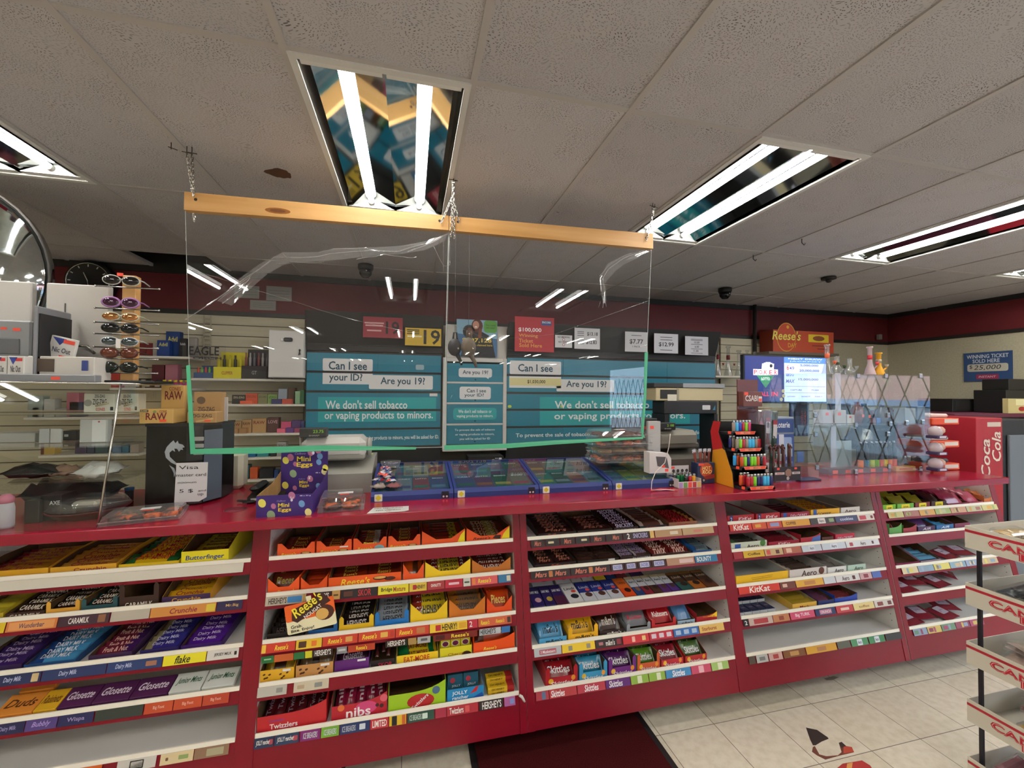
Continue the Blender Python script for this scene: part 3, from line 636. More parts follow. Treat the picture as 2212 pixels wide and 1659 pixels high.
row(1, 4, [
 (552, 704, 'large red licorice carton with white lettering', .07, 'rise', '#b81c24', [('Twizzlers', '#f0e8e8', -.12, .36, .4, .3, .04), ('STRAWBERRY', '#7a3a8a', -.22, .68, .22, .12, .03)], dict(n=6, mode='cols', L=.2, W=.04, H=.025, up=.045, tilt=24, col='#4a0c14~', txt='Twizzlers', tc='#7a6a74', look='dark red licorice pack', name='licorice_pack', cat='licorice pack', pl='licorice packs'), dict(hs=.12)),
 (714, 836, 'red and pink carton with big white word', .066, 'rise', '#b01828', [('nibs', '#f4ecec', -.02, .46, .44, .6, .05, .0)], dict(n=5, mode='cols', L=.17, W=.045, H=.03, up=.05, tilt=26, col='#7a1430~', txt='nibs', tc='#c8b0b8', look='crimson licorice bits pack', name='licorice_pack', cat='licorice pack', pl='licorice packs'), dict(hs=.12, deco=lambda m, w, h: (m.disc('#d0447a', (w * .12, -.0004, h * .66), w * .2, n=18, ry=h * .4), m.disc('#d86070', (w * .44, -.0004, h * 1.1), w * .07), m.disc('#3a0c12', (w * .32, -.0006, h * .7), w * .035, n=10), m.disc('#3a0c12', (w * .4, -.0006, h * .62), w * .04, n=10), m.disc('#d86a30', (-w * .33, -.0004, h * .85), w * .06)))),
 (838, 963, 'lime green carton with red blob', .075, 'rise', '#9cc41c', [], dict(n=1, mode='lean', W=.03, col='#6a9a14~', look='single lime green pack', name='licorice_pack', cat='licorice pack', pl='licorice packs'), dict(hs=.125, deco=blob, inner='kraftdark')),
 (966, 1046, 'bright blue carton with white flap and melon slice', .06, 'flat', '#1c84bc', [('JOLLY', '#f4f4f4', -.16, .66, .42, .34, .05), ('rancher', '#f4f4f4', -.14, .34, .44, .26, .04)], None, dict(hs=.06, inner='whitelam', deco=lambda m, w, h: (m.quad('#c82a30', (w * .12, -.0006, h * .5), (w * .3, -.0006, h * .62), (w * .36, -.0006, h * 1.0), (w * .28, -.0006, h * .98)), m.quad('#1c54a8', (w * .05, -.0005, 0), (w * .45, -.0005, h * .5), (w * .5, -.0005, h * .25), (w * .5, -.0005, 0)))))])
o_ = lipX(1, 4, 967), lipX(1, 4, 1045); zb = SZ[4] - .0115; yb_ = yl(SZ[4]) + .01
m = MB(); m.prism('#dcdcdc', [(-.078, 0), (.078, 0), (.082, .12), (.066, .14), (-.07, .132), (-.08, .12)], .002, 'XZ', 0)
tag(m.build('lid_flap', loc=((o_[0] + o_[1]) / 2, yb_ + .31, zb + .035), rot=(math.radians(-6), 0, 0)), 'plain white card lid standing up behind the blue melon carton', 'card flap')
cb = MB(); cb.box('#1c5a70', -.035, .035, 0, .02, 0, .085, .001); cb.disc('#b03040', (-.012, -.0004, .06), .012, n=10); cb.tf('#e8e8e8', 'JOLLY', .004, -.0004, .035, w=.04, h=.012, bold=.03)
spread_bars('candy_box', 'candy box', 'teal candy box standing inside the bright blue carton, bottom shelf, second bay', 'teal boxes in the bright blue carton', cb, [((o_[0] + .04 + .073 * i, yb_ + .05 + .045 * r, zb + .003), (-.1, 0, 0)) for r in range(4) for i in range(2)])
cb = MB(); cb.box('#d8b01c', -.062, .062, 0, .04, 0, .016, .001); cb.text('#1a120a', 'OH HENRY!', (-.015, .02, .016), X, Y_, w=.07, h=.014, bold=.03); cb.tf('#1a120a', 'OH HENRY!', -.015, 0, .008, w=.06, h=.009, bold=.03); cb.box('#a01c1c', .03, .0625, -.0004, .0405, .0005, .0165)
spread_bars('candy_box', 'candy box', 'yellow and red peanut bar lying at the right end of the bottom shelf, second bay', 'yellow bars stacked beside the blue carton', cb, [((lipX(1, 4, 1084), yb_ + .006 + .042 * r, zb + .0005 + .017 * q), (0, 0, 0)) for r in range(2) for q in range(2 + r)])
# middle bay
drk = dict(tc='#a0604a', th=.5, tw=.6, shear=.25)
row(2, 0, [
 (1164, 1247, 'near-black carton with pink script', .022, 'flat', '#1f1412', [('Mars', '#b05040', 0, .5, .6, .7, .02, .3)], dict(n=7, col='#241614~', txt='Mars', **drk, look='near-black bar with dull red script')),
 (1249, 1325, 'near-black carton with brown dividers', .022, 'flat', '#261913', [], dict(n=5, col='#2a1a16~', txt='Mars', **drk, look='dark bar in disorder')),
 (1328, 1381, 'dark brown carton of blue-lettered bars', .024, 'flat', '#2a1410', [('SNICKERS', '#e8e4ec', 0, .4, .8, .4, .03)], dict(n=7, W=.04, tilt=40, col='#2c1610~', txt='SNICKERS', tc='#c8c8e8', th=.6, tw=.8, bold=.03, look='brown bar with blue-white capitals')),
 (1384, 1443, 'carton of shiny cream-edged bars', .022, 'flat', '#14161c', [('Milky', '#b03a3a', 0, .5, .6, .5, .02, .3)], dict(n=8, W=.045, col='#5a3a30~', bands=[(0, .15, '#b8b0a4~'), (.85, 1, '#b8b0a4~')], look='brown and silver foil bar')),
 (1447, 1509, 'kraft carton of red and gold bars', .03, 'flat', '#8a5a3c', [('Twix', '#b01c24', 0, .5, .5, .5, .04, .2)], dict(n=5, W=.045, tilt=36, col='#6a2420~', txt='TWIX', tc='#b01c20', tw=.6, th=.7, bold=.05, shear=.3, bands=[(.85, 1, '#b88a4a~')], look='red and bronze bar'), dict(hs=.055))])
row(2, 1, [
 (1157, 1247, 'near-black carton of tumbled dark bars', .024, 'flat', '#1f1412', [('Mars', '#b05040', .1, .5, .5, .6, .02, .3)], dict(n=6, cols=2, col='#2a1412~', txt='Mars', **drk, look='dark red-brown bar')),
 (1249, 1339, 'dark carton with a white tag', .022, 'flat', '#1c1816', [], dict(n=5, cols=2, col='#34201a~', **drk, look='black bar with orange print'), dict(deco=lambda m, w, h: m.rr('#d8d8d8', (w * .32, -.0005, h * .6), X, Z, w * .16, h * .7, .001))),
 (1342, 1408, 'brown carton of grey-striped bars', .024, 'flat', '#2a1612', [('SNICKERS', '#e8e4ec', .2, .45, .6, .4, .03)], dict(n=7, cols=2, W=.04, col='#4a3430~', txt='SNICKERS', tc='#9a8ab0', th=.5, tw=.8, bands=[(0, .1, '#a8a0a4~')], look='brown bar with lilac capitals')),
 (1411, 1496, 'dark carton of two-stick caramel bars', .022, 'flat', '#3c1a14', [], dict(n=5, cols=2, W=.05, tilt=38, col='#5a1814~', txt='TWIX', tc='#d8b0a0', th=.7, tw=.7, bold=.05, shear=.3, look='deep red bar with slanted capitals')),
 (1499, 1541, 'blue-edged carton of pale coconut bars', .02, 'flat', '#2a5a94', [], dict(n=6, W=.044, tilt=30, col='#5a6a70~', bands=[(0, .25, '#1c4a84~')], txt='BOUNTY', tc='#1c2a3c', look='pale blue and grey bar'))])
def tablet(px0, px1, row_, col, look, low=None, txt=None, tc='#ffffff', spot=None, top=None, L=.155, extra=None, seq=0):
    k, b = 2, 2; z = SZ[k] - .0115; x0, x1 = lipX(b, k, px0), lipX(b, k, px1); w = x1 - x0 - .002; y = yl(SZ[k]) + .012 + row_ * .165
    m = MB(); m.box(col, -w / 2, w / 2, 0, L, 0, .011, .0015)
    if low: m.box(low, -w / 2 - .0002, w / 2 + .0002, -.0002, L * .42, .0004, .0114)
    if top: m.box(top, -w / 2 - .0002, w / 2 + .0002, L * .86, L + .0002, .0004, .0114)
    if txt: m.text(tc, txt, (0, L * .7, .0112), X, Y_, w=w * .78, h=L * .13, bold=.02, shear=.1)
    if spot: m.disc(spot, (w * .1, L * .3, .0118), w * .28, X, Y_, 12, L * .12)
    if extra: m.disc(extra, (w * .2, L * .55, .012), w * .18, X, Y_, 8, L * .07)
    o = m.build('chocolate_tablet', loc=((x0 + x1) / 2, y, z + .004 + row_ * .022), rot=(math.radians(9 + row_ * 2), 0, rj.uniform(-.02, .02)))
    tag(o, look + ', third shelf, middle bay', 'chocolate tablet', 'flat chocolate tablets laid out on the third shelf')
tablet(1146, 1153, 0, '#1c1440', 'purple tablet half hidden by the left upright')
tablet(1154, 1180, 0, '#241458', 'purple tablet with white lettering and pink cake, leftmost', txt='DAIRY MILK', spot='#c89aa0')
tablet(1181, 1204, 0, '#241458', 'purple tablet with a gold square', txt='DAIRY MILK', spot='#b8a038')
tablet(1205, 1230, 0, '#2a1658', 'purple tablet with maroon lower half', txt='DAIRY MILK', low='#4a1838')
tablet(1232, 1264, 0, '#dcdcdc', 'white-edged black tablet with orange sticker', low='#e0e0e0', txt='Lindt', tc='#2a2a2a', spot='#141c28', extra='#e0442a')
for i in range(3): tablet(1265 + 29 * i, 1293 + 29 * i, 0, '#1c2c80', 'blue alpine tablet with orange sticker, %s' % ['first of three', 'middle of three', 'last of three'][i], low='#d0d4dc', spot='#5a3428', extra='#e0483a', txt='Lindt', tc='#c8c8e0')
tablet(1353, 1378, 0, '#d8641c', 'orange tablet with brown lozenge', low='#e04a12', spot='#3a1a10', txt='OREO', tc='#6a3010')
for i, (lo, sp) in enumerate((('#24407a', '#8a5a48'), ('#8a1c30', '#3a1c14'), ('#4a2c1c', '#2a1810'), ('#5a2a70', '#4a3020'), ('#4a2a78', '#4a3020'))):
    tablet(1379 + 19 * i, 1397 + 19 * i, 0, '#c4c8cc', 'silver bubble tablet with %s base' % ['navy', 'crimson', 'brown', 'lilac', 'violet'][i], low=lo, spot=sp, txt='Aero', tc='#141414', top='#c8b890')
for i, lo in enumerate(('#24504c', '#a05a1c', '#5a2c12')): tablet(1476 + 27 * i, 1502 + 27 * i, 0, '#3c2212', 'dark brown tablet with %s band' % ['green', 'amber', 'chestnut'][i], low=lo, txt='Lindt', tc='#b8a890', spot='#2a1208', top='#8a5a24')
tablet(1172, 1222, 1, '#b8b8bc', 'grey-edged black tablet in the back row', spot='#101820')
tablet(1228, 1262, 1, '#2a3478', 'blue milk tablet in the back row behind the lettered white one', low='#c8c8cc', spot='#5a3428')
tablet(1264, 1288, 1, '#c8c4c0', 'white and brown tablet in the back row, left of a pair', spot='#6a3a28')
tablet(1289, 1315, 1, '#c8c4c0', 'white and brown tablet in the back row, right of a pair', spot='#5a2a20')
tablet(1318, 1342, 1, '#a84410', 'rust orange tablet with yellow stripe in the back row', low='#e0c020')
tablet(1344, 1366, 1, '#183a70', 'navy tablet with pale disc in the back row', spot='#a8b0c0')
tablet(1368, 1392, 1, '#6a1c28', 'maroon tablet with pale disc in the back row', spot='#c0b0b0')
tablet(1402, 1430, 1, '#34204c', 'plum tablet standing alone in the back row')
mm = dict(mode='lean', name='candy_bag', cat='candy bag', pl='candy bags', W=.085, H=.02, th=.5, tw=.6, bold=.05)
def mmx(m, w, h): m.tf('#17120e', 'm&m\'s', .05 * w, 0, h * .5, w=w * .62, h=h * .55, bold=.05)
row(2, 3, [
 (1166, 1226, 'blue carton with black-striped lettering', .032, 'flat', '#4a9cc8', [], dict(n=4, col='#4a94c0~', txt='m&m\'s', tc='#101418', look='light blue candy bag', **mm), dict(deco=mmx, sc='#2c6a8c')),
 (1229, 1294, 'yellow carton with pointed right tab', .034, 'tabs', '#e6ac14', [], dict(n=3, col='#e0a814~', txt='m&m\'s', tc='#1a120c', look='bright yellow candy bag', **mm), dict(deco=mmx)),
 (1297, 1350, 'dark chocolate brown candy carton', .03, 'flat', '#281410', [], dict(n=4, col='#34190f~', txt='m&m\'s', tc='#c8bcb0', look='dark brown candy bag', **mm), dict(deco=lambda m, w, h: m.tf('#f0ece4', 'm&m\'s', .1 * w, 0, h * .5, w=w * .6, h=h * .5, bold=.05))),
 (1356, 1408, 'grey carton with cut corners', .022, 'tabs', '#8c9096', [], dict(n=3, col='#6a6a70~', txt='Musketeers', tc='#b03040', look='silver bag with red lettering', **dict(mm, tw=.7, th=.3)), {}),
 (1410, 1463, 'scarlet carton with white script bags', .026, 'tabs', '#b01c22', [], dict(n=3, col='#a8141c~', txt='Maltesers', tc='#f0dcd8', look='scarlet malt ball bag', **dict(mm, tw=.7, th=.3)), {}),
 (1466, 1504, 'carton of pale blue mini bags', .028, 'flat', '#9ab0c4', [], dict(n=5, col='#4c78a4~', look='small steel blue candy bag', **mm), dict(sc='#8a7a50', deco=mmx)),
 (1507, 1552, 'empty red and yellow carton', .036, 'rise', '#a81c24', [('Starburst', '#c8641c', .1, .9, .6, .3, .04)], None, dict(deco=lambda m, w, h: m.quad('#efc820', (w * .0, -.0004, h * .8), (w * .5, -.0004, h * .7), (w * .5, -.0004, h * 1.5), (w * .3, -.0004, h * 1.1))))])
sk = dict(mode='lean', name='candy_bag', cat='candy bag', pl='candy bags', txt='Skittles', tc='#f0ecec', W=.08, th=.4, tw=.75, bold=.05)
SKT = [('Skittles', '#f4f0f0', 0, .3, .7, .42, .06, .1)]
def rb(m, w, h): m.disc('#e0b02a', (-w * .34, -.0004, h * .6), w * .08, n=10, ry=h * .3); m.disc('#e0902a', (w * .36, -.0004, h * .7), w * .07, n=10, ry=h * .3)
row(2, 4, [
 (1180, 1250, 'red rainbow candy carton at the left end', .042, 'tabs', '#a81420', SKT, dict(n=4, col='#8a141c~', look='red rainbow candy bag', **sk), dict(deco=rb, hs=.1)),
 (1253, 1314, 'sky blue rainbow candy carton', .042, 'tabs', '#3a94c0', SKT, dict(n=3, col='#1c7a9c~', look='teal rainbow candy bag', **sk), dict(deco=rb)),
 (1317, 1377, 'purple rainbow candy carton', .042, 'tabs', '#6a1c7a', SKT, dict(n=4, col='#4a1454~', look='purple rainbow candy bag', **sk), dict(deco=rb)),
 (1379, 1428, 'orange-fronted carton of lime bags', .042, 'tabs', '#c8542a', SKT, dict(n=3, col='#4c7a14~', look='lime green rainbow candy bag', **sk), dict(deco=rb, sc='#6ab82c')),
 (1431, 1479, 'cherry red candy carton, mostly used up', .042, 'flat', '#b82434', SKT, dict(n=2, col='#7a1420~', look='cherry red rainbow candy bag', **sk), dict(deco=rb, hs=.085)),
 (1483, 1530, 'tomato red candy carton, last of its shelf', .042, 'flat', '#b02424', SKT, dict(n=3, col='#3c5a24~', look='dark green rainbow candy bag', **sk), dict(deco=rb, hs=.095))])
# fourth bay
KK = [('2', '#e8e8f4', -.36, .5, .06, .5, .03), ('KitKat', '#f0e0e0', .15, .45, .5, .55, .04, .2)]
def nav(c='#1c2c6a'): return lambda m, w, h: m.box(c, -w * .42, -w * .3, -.0003, 0, .001, h * .98)
row(3, 0, [
 (1574, 1632, 'red wafer carton with open grey inside, leftmost', .044, 'flat', '#a81424', KK, None, dict(inner='#b0aca6', deco=nav(), hs=.05)),
 (1636, 1688, 'red wafer carton with open grey inside, second along', .044, 'flat', '#b01424', KK, None, dict(inner='#b0aca6', deco=nav(), hs=.05)),
 (1690, 1752, 'maroon wafer carton with blue tag', .038, 'flat', '#941434', [('KitKat CHUNKY', '#e8c8d8', .12, .45, .6, .5, .03, .2)], dict(n=5, col='#4a101c~', look='dark maroon wafer bar', W=.04), dict(inner='#8c8480', deco=nav('#2c5aa8'), hs=.05)),
 (1755, 1817, 'yellow coffee wafer carton', .044, 'flat', '#e6b020', [('COFFEE', '#2a140c', -.05, .35, .5, .36, .04, .1)], dict(n=6, col='#c8942a~', txt='CRISP', tc='#6a3410', bold=.04, look='amber coffee wafer bar', tilt=34), dict(inner='#8c8480', deco=nav('#2c5aa8'), hs=.05)),
 (1820, 1861, 'white bubble chocolate carton near the bay side', .044, 'flat', '#dcd8d0', [('Aero', '#4a2418', 0, .5, .6, .4, .03)], None, dict(inner='#a8a49c', hs=.05))])
row(3, 1, [
 (1582, 1660, 'white carton with green mint leaves', .044, 'flat', '#c8d0c0', [('Aero', '#3a2018', .1, .4, .34, .46, .04)], dict(n=5, col='#34302c~', bands=[(0, .3, '#3a5a34~')], look='black and green mint bar', W=.04), dict(inner='#c0c0ba', hs=.055, deco=lambda m, w, h: (m.box('#2454a0', -w * .4, -w * .24, -.0003, 0, .001, h * .8), m.disc('#4a7a3a', (w * .38, -.0005, h * .7), w * .08, n=8)))),
 (1663, 1730, 'crimson wafer carton of loose red bars', .03, 'flat', '#a01830', [('KitKat', '#f0d8d8', 0, .5, .4, .6, .04, .2)], dict(n=5, col='#6a1420~', look='crimson wafer bar', W=.046), dict(inner='#b8b0a8', hs=.055)),
 (1733, 1776, 'red and blue empty carton', .038, 'rise', '#a82434', [], None, dict(deco=lambda m, w, h: m.quad('#4868b0', (0, -.0004, 0), (w * .5, -.0004, 0), (w * .5, -.0004, h * 1.2), (w * .1, -.0004, h * .9)), hs=.05)),
 (1779, 1804, 'narrow brown carton beside the white flap', .03, 'flat', '#5a2c20', [], None, dict(hs=.05)),
 (1808, 1850, 'pink-red wafer carton near the bay side', .04, 'flat', '#b8243c', [('KitKat CHUNKY', '#e8d8e8', 0, .4, .8, .4, .03, .2)], None, dict(inner='#b8b0a8', hs=.05))])
row(3, 2, [
 (1593, 1706, 'wide bright yellow carton, empty', .054, 'flat', '#e8b814', [('Shelf', '#b88a10', 0, .6, .02, .1)], None, dict(inner='#a8a8a4', hs=.06, deco=lambda m, w, h: (m.quad('#8a6a14', (-w * .22, -.0004, h * .62), (w * .2, -.0004, h * .72), (w * .2, -.0004, h * .76), (-w * .22, -.0004, h * .66)), m.quad('#8a6a14', (-w * .2, -.0004, h * .44), (w * .18, -.0004, h * .54), (w * .18, -.0004, h * .58), (-w * .2, -.0004, h * .48))))),
 (1709, 1789, 'white carton with large brown bubble lettering', .054, 'flat', '#d8d0cc', [('Aero', '#3a1c14', .02, .5, .42, .62, .04, .1)], dict(n=7, col='#4a3830~', bands=[(0, .2, '#8a8078~')], W=.036, lift=.001, look='brown and grey bubble bar'), dict(inner='#a8a49e', hs=.06, deco=lambda m, w, h: m.disc('#5a2c1c', (w * .36, -.0005, h * .6), w * .08, n=10))),
 (1792, 1832, 'pale carton of grey bubble bars', .044, 'flat', '#dcdcd8', [('Aero', '#3a2420', .1, .5, .5, .5, .04, .1)], dict(n=5, col='#6a6460~', W=.036, look='grey bubble bar', lift=.001), dict(inner='#a8a49e', hs=.055)),
 (1835, 1874, 'pale mint green carton', .044, 'flat', '#b4ccbc', [('Aero', '#2a3a34', .1, .5, .5, .5, .04, .1)], None, dict(inner='#a8aca6', hs=.055))])
row(3, 3, [
 (1715, 1768, 'pale yellow carton of gold packets', .034, 'flat', '#d8ac44', [('Mack', '#7a1c1c', 0, .4, .4, .4, .03)], dict(n=5, col='#9a8024~', W=.045, look='gold toffee packet', tilt=24), dict(inner='#a89868', hs=.05)),
 (1771, 1806, 'navy carton of mauve packets', .032, 'flat', '#1c2c68', [], dict(n=5, col='#5a3048~', W=.05, look='mauve and navy packet'), dict(hs=.05)),
 (1807, 1856, 'royal blue carton open to brown card', .034, 'rise', '#2040a0', [], dict(n=2, col='#6a2428~', W=.05, look='loose maroon packet'), dict(hs=.05))])
z = SZ[3] - .0115; y = yl(SZ[3]) + .012
pk = MB(); pk.box('#1c2444', -.024, .024, 0, .07, 0, .02, .001); pk.box('#c0c4c8', -.0242, .0242, -.0004, .012, .002, .018); pk.quad('#3c3450', (-.018, .02, .0204), (.018, .02, .0204), (.018, .06, .0204), (-.018, .06, .0204)); pk.text('#b0a8b8', 'MEN', (0, .04, .0204), X, Y_, w=.02, h=.01)
pl = []
for i in range(5):
    for r in range(4):
        for q in range(1 + (i * 2 + r) % 2): pl.append(((lipX(3, 3, 1606) + .052 * i, y + .01 + .073 * r, z + .001 + .021 * q), (0, 0, rj.uniform(-.02, .02))))
spread_bars('gum_pack', 'gum pack', 'small navy packet with silver end on the fourth shelf of the fourth bay', 'navy packets stacked on the fourth shelf', pk, pl)
# end bay
gb = dict(name='candy_bag', cat='candy bag', pl='candy bags', mode='lean', W=.08)
def sb(m, w, h): m.rr('#e8d81c', (0, -.0005, h * .55), X, Z, w * .5, h * .7, .006); m.tf('#2a3a24', 'SOUR', 0, -.0008, h * .5, w=w * .3, h=h * .2, bold=.04)
row(4, 0, [
 (1911, 1939, 'yellow carton edged in green, nearest the upright', .042, 'flat', '#7ab82c', [], dict(n=2, col='#5a7a1c~', look='olive green candy bag', **gb), dict(hs=.05, deco=sb)),
 (1942, 1978, 'second yellow carton edged in green', .042, 'flat', '#6ab03c', [], dict(n=3, col='#8a8a28~', look='mustard and green candy bag', **gb), dict(hs=.05, deco=sb)),
 (1981, 2013, 'maroon carton with yellow window label', .042, 'flat', '#7a2430', [], dict(n=2, col='#8a8a20~', look='shiny olive candy bag', **gb), dict(hs=.05, deco=sb)),
 (2016, 2049, 'dark carton with yellow window label', .042, 'flat', '#3c1c1c', [], dict(n=2, col='#2c1a1a~', look='black candy bag', **gb), dict(hs=.05, deco=sb)),
 (2052, 2096, 'tray of shiny raspberry bags', .02, 'flat', '#8a2440', [], dict(n=4, col='#a03450~', look='raspberry pink candy bag', **gb), dict(hs=.05)),
 (2098, 2128, 'tray of pink foil bags', .02, 'flat', '#b04a60', [], dict(n=4, col='#b0485c~', look='rose foil candy bag', **gb), dict(hs=.05)),
 (2130, 2148, 'orange printed carton at the end of the counter', .036, 'rise', '#c8703c', [], dict(n=2, col='#b0643c~', look='copper orange candy bag', **gb), dict(hs=.05))])
row(4, 1, [
 (1925, 1952, 'carton with mint green front', .05, 'rise', '#5a9a4c', [], dict(n=2, col='#7a2c34~', look='red and green bag', **gb), dict(hs=.07)),
 (1955, 1984, 'red-fronted carton with white stripe', .04, 'rise', '#a03440', [], None, dict(hs=.07, sc='#5a9a3c')),
 (1987, 2024, 'violet-fronted carton with white letters', .04, 'flat', '#4a2c54', [('AIR', '#d8d0d8', 0, .6, .5, .4, .04, .3)], dict(n=1, col='#4a2858~', look='violet candy bag', **gb), dict(hs=.075)),
 (2027, 2064, 'carton of sky blue packets', .04, 'flat', '#2c68a0', [('AIR', '#d8e4f0', 0, .6, .5, .4, .04, .3)], dict(n=6, col='#4a9cd0~', W=.04, look='sky blue packet', step=.03), dict(hs=.075)),
 (2067, 2100, 'carton half hidden behind the wire rack', .04, 'flat', '#7a3450', [], None, dict(hs=.075))])
row(4, 2, [
 (1940, 1990, 'magenta-edged open carton', .02, 'flat', '#8a1c50', [], None, dict(hs=.07)),
 (1993, 2036, 'pale grey and pink carton', .02, 'flat', '#a08a98', [], dict(n=4, col='#5a90b0~', look='ice blue packet', W=.04), dict(hs=.08))])
def flatbag(k, px, yo, zo, rz, look, L=.15, W=.12, col='#7a1828~'):
    z = SZ[k] - .0115; m = MB(); m.pillow(col, L, W, .022, .01, 8, 4, lump=.5); m.rr('#b8a8b8', (0, .01, .0225), X, Y_, L * .5, W * .5, .008); m.text('#3c2430', 'candy', (0, .01, .0228), X, Y_, w=L * .3, h=W * .12)
    o = m.build('candy_bag', loc=(lipX(4, k, px), yl(SZ[k]) + .075 + yo, z + .006 + zo), rot=(math.radians(10), 0, rz))
    tag(o, look, 'candy bag', 'wine red candy bags in the end bay')
flatbag(2, 2068, 0, 0, .2, 'crimson and white bag beside the pale carton, third shelf, end bay'); flatbag(2, 2105, .02, .005, -.2, 'crimson bag behind the wire rack post, third shelf, end bay')
flatbag(3, 1975, 0, 0, .1, 'wine red bag in front at the left, fourth shelf, end bay'); flatbag(3, 2012, .05, .01, -.2, 'wine red bag in the middle, fourth shelf, end bay'); flatbag(3, 2052, .01, .0, .15, 'wine red bag nearest the rack, fourth shelf, end bay')
flatbag(3, 1985, .14, .025, .5, 'wine red bag with white flash lying behind, fourth shelf, end bay'); flatbag(3, 2100, .08, .01, .7, 'wine red bag with folded corner behind the rack, fourth shelf')
flatbag(4, 1988, 0, 0, .15, 'plum red bag at the left, bottom shelf, end bay'); flatbag(4, 2022, .02, .01, -.1, 'plum red bag with silver label in the middle, bottom shelf, end bay'); flatbag(4, 2066, .0, .0, .2, 'plum red bag beside the rack post, bottom shelf, end bay'); flatbag(4, 2090, .06, .015, -.3, 'plum red bag behind the rack, bottom shelf, end bay')

# printed cards slotted into the shelf fronts
def cards(b, k, segs):
    z = SZ[k]; yf = yl(z); u = UNITS[b]
    for s in segs:
        px0, px1, col = s[:3]; x0, x1 = lipX(b, k, px0) + .0008, lipX(b, k, px1) - .0008
        y0, y1 = yf - .0185, yf - .0075; z0, z1 = z - .046, z - .0125
        m = MB(Matrix.Translation((-u.location.x, -u.location.y, 0)))
        m.prism(col, [(y0, z0), (y1, z1), (y1 + .001, z1), (y0 + .001, z0)], x1 - x0, 'YZ', x0)
        nrm = Vector((0, z0 - z1, y1 - y0)).normalized(); upv = Vector((0, y1 - y0, z1 - z0)).normalized(); cx, cy, cz = (x0 + x1) / 2, (y0 + y1) / 2, (z0 + z1) / 2
        for t in s[3:]:
            if len(t) == 6: m.text(t[1], t[0], (cx + t[2] * (x1 - x0), cy, cz), X, upv, w=t[3] * (x1 - x0), h=t[4] * .034, bold=.04, shear=t[5], off=.0008)
            elif t[0] == 'box': m.rr(t[1], (cx + t[2] * (x1 - x0), cy, cz), X, upv, t[3] * (x1 - x0), t[4] * .034, .002, off=.0006)
        m.build('label_card', SHELF[b, k])
def T(s, c='#f0ece4', x=0, w=.6, h=.5, sh=0.0): return (s, c, x, w, h, sh)
def Bx(c, x=0, w=.2, h=.8): return ('box', c, x, w, h)
cards(0, 1, [(-60, 18, '#e0c020'), (20, 130, '#d07a3c', Bx('#e09a5a', 0, .9), T('Wunderbar', '#4a3a5a', 0, .5, .5, .1)), (131, 242, '#3c1c2c', T('CARAMILK', x=-.1, w=.4, h=.6), Bx('#8a5a3c', .35, .15)), (244, 328, '#b8b0a0'), (329, 470, '#d08a3c', T('Crunchie', '#8a1a30', 0, .42, .6, .2), Bx('#d8c03c', .42, .14)), (471, 527, '#241444', T('Mr.Big', '#c8a060', .1, .5, .4))])
cards(0, 2, [(-60, 95, '#182450', T('Dairy Milk', '#b8c0e0', .1, .25, .6, .2), Bx('#c8b080', .42, .1)), (96, 235, '#1c2c5c', T('Dairy Milk', '#b8c0e0', -.1, .28, .6, .2)), (236, 355, '#1c3468', T('Dairy Milk', '#b8c0e0', -.2, .3, .6, .2), Bx('#a06a50', .3, .2, .5)), (356, 449, '#e8dc20', T('flake', '#1a1a10', -.05, .36, .8, .3)), (450, 519, '#d8d4cc', T('JERSEY MILK', '#3a302c', 0, .55, .4), Bx('#2a201c', .4, .08, .4))])
cards(0, 3, [(-60, 60, '#1c1c48', T('Dairy Milk', '#9a90c0', .2, .3, .5)), (61, 130, '#4a3878', T('Bubbly', '#a890d0', 0, .6, .6, .3)), (131, 208, '#1c1c50', T('Wispa', '#a090c0', 0, .5, .5)), (210, 314, '#2c342c'), (316, 378, '#b8441c', T('Big Foot', '#e8b0a0', 0, .4, .4)), (379, 440, '#b8441c', T('Big Foot', '#e8b0a0', 0, .4, .4)), (441, 498, '#b03c1c', T('Big Foot', '#e8b0a0', 0, .4, .4))])
cards(0, 4, [(120, 225, '#c85a14'), (257, 342, '#c8c4bc', Bx('#2c2824', 0, .36, .8), Bx('#dcd8d0', 0, .3, .6)), (350, 422, '#d8c498', Bx('#6a4a2c', -.3, .08, .3), Bx('#8aa060', .2, .3, .4)), (423, 498, '#8a6a50', Bx('#a8a080', .1, .5, .7))])
cards(1, 1, [(575, 663, '#c0b4a0', T('HERSHEY\'S', '#1c1414', -.2, .44, .7), Bx('#3c84c0', .22, .36, .7), Bx('#c8a050', .45, .06, 1)), (684, 717, '#3a2420', T('SHEY\'S', x=0, w=.7, h=.8)), (718, 736, '#c8a058', Bx('#6a4a2c', 0, .6, .2)), (737, 816, '#1c1412', T('SKOR', '#c02430', .15, .36, .8), Bx('#5a2c1c', -.3, .24, .6)), (817, 883, '#e8dc28', T('Bridge', '#1a1a14', -.22, .36, .6), T('Mixture', '#a04028', .2, .4, .6)), (884, 922, '#e0c040', Bx('#b02424', -.2, .2, .6), T('HENRY!', '#1a1410', .15, .5, .5)), (923, 960, '#a83434', T('OH!NUTTY', x=0, w=.6, h=.4)), (961, 999, '#b81c34', Bx('#e8c0c8', 0, .6, .3)), (1000, 1016, '#d0d0c4', Bx('#3c4c3c', 0, .7, .2)), (1017, 1074, '#d85a5a', T('Reese\'s', '#f0d83a', 0, .5, .6, .2), Bx('#e08040', -.4, .12, .8)), (1075, 1103, '#2c6c94', Bx('#d0c8b0', .3, .3, .7))])
RR_ = lambda x=-.15: T('Reese\'s', '#f4d83c', x, .4, .6, .25)
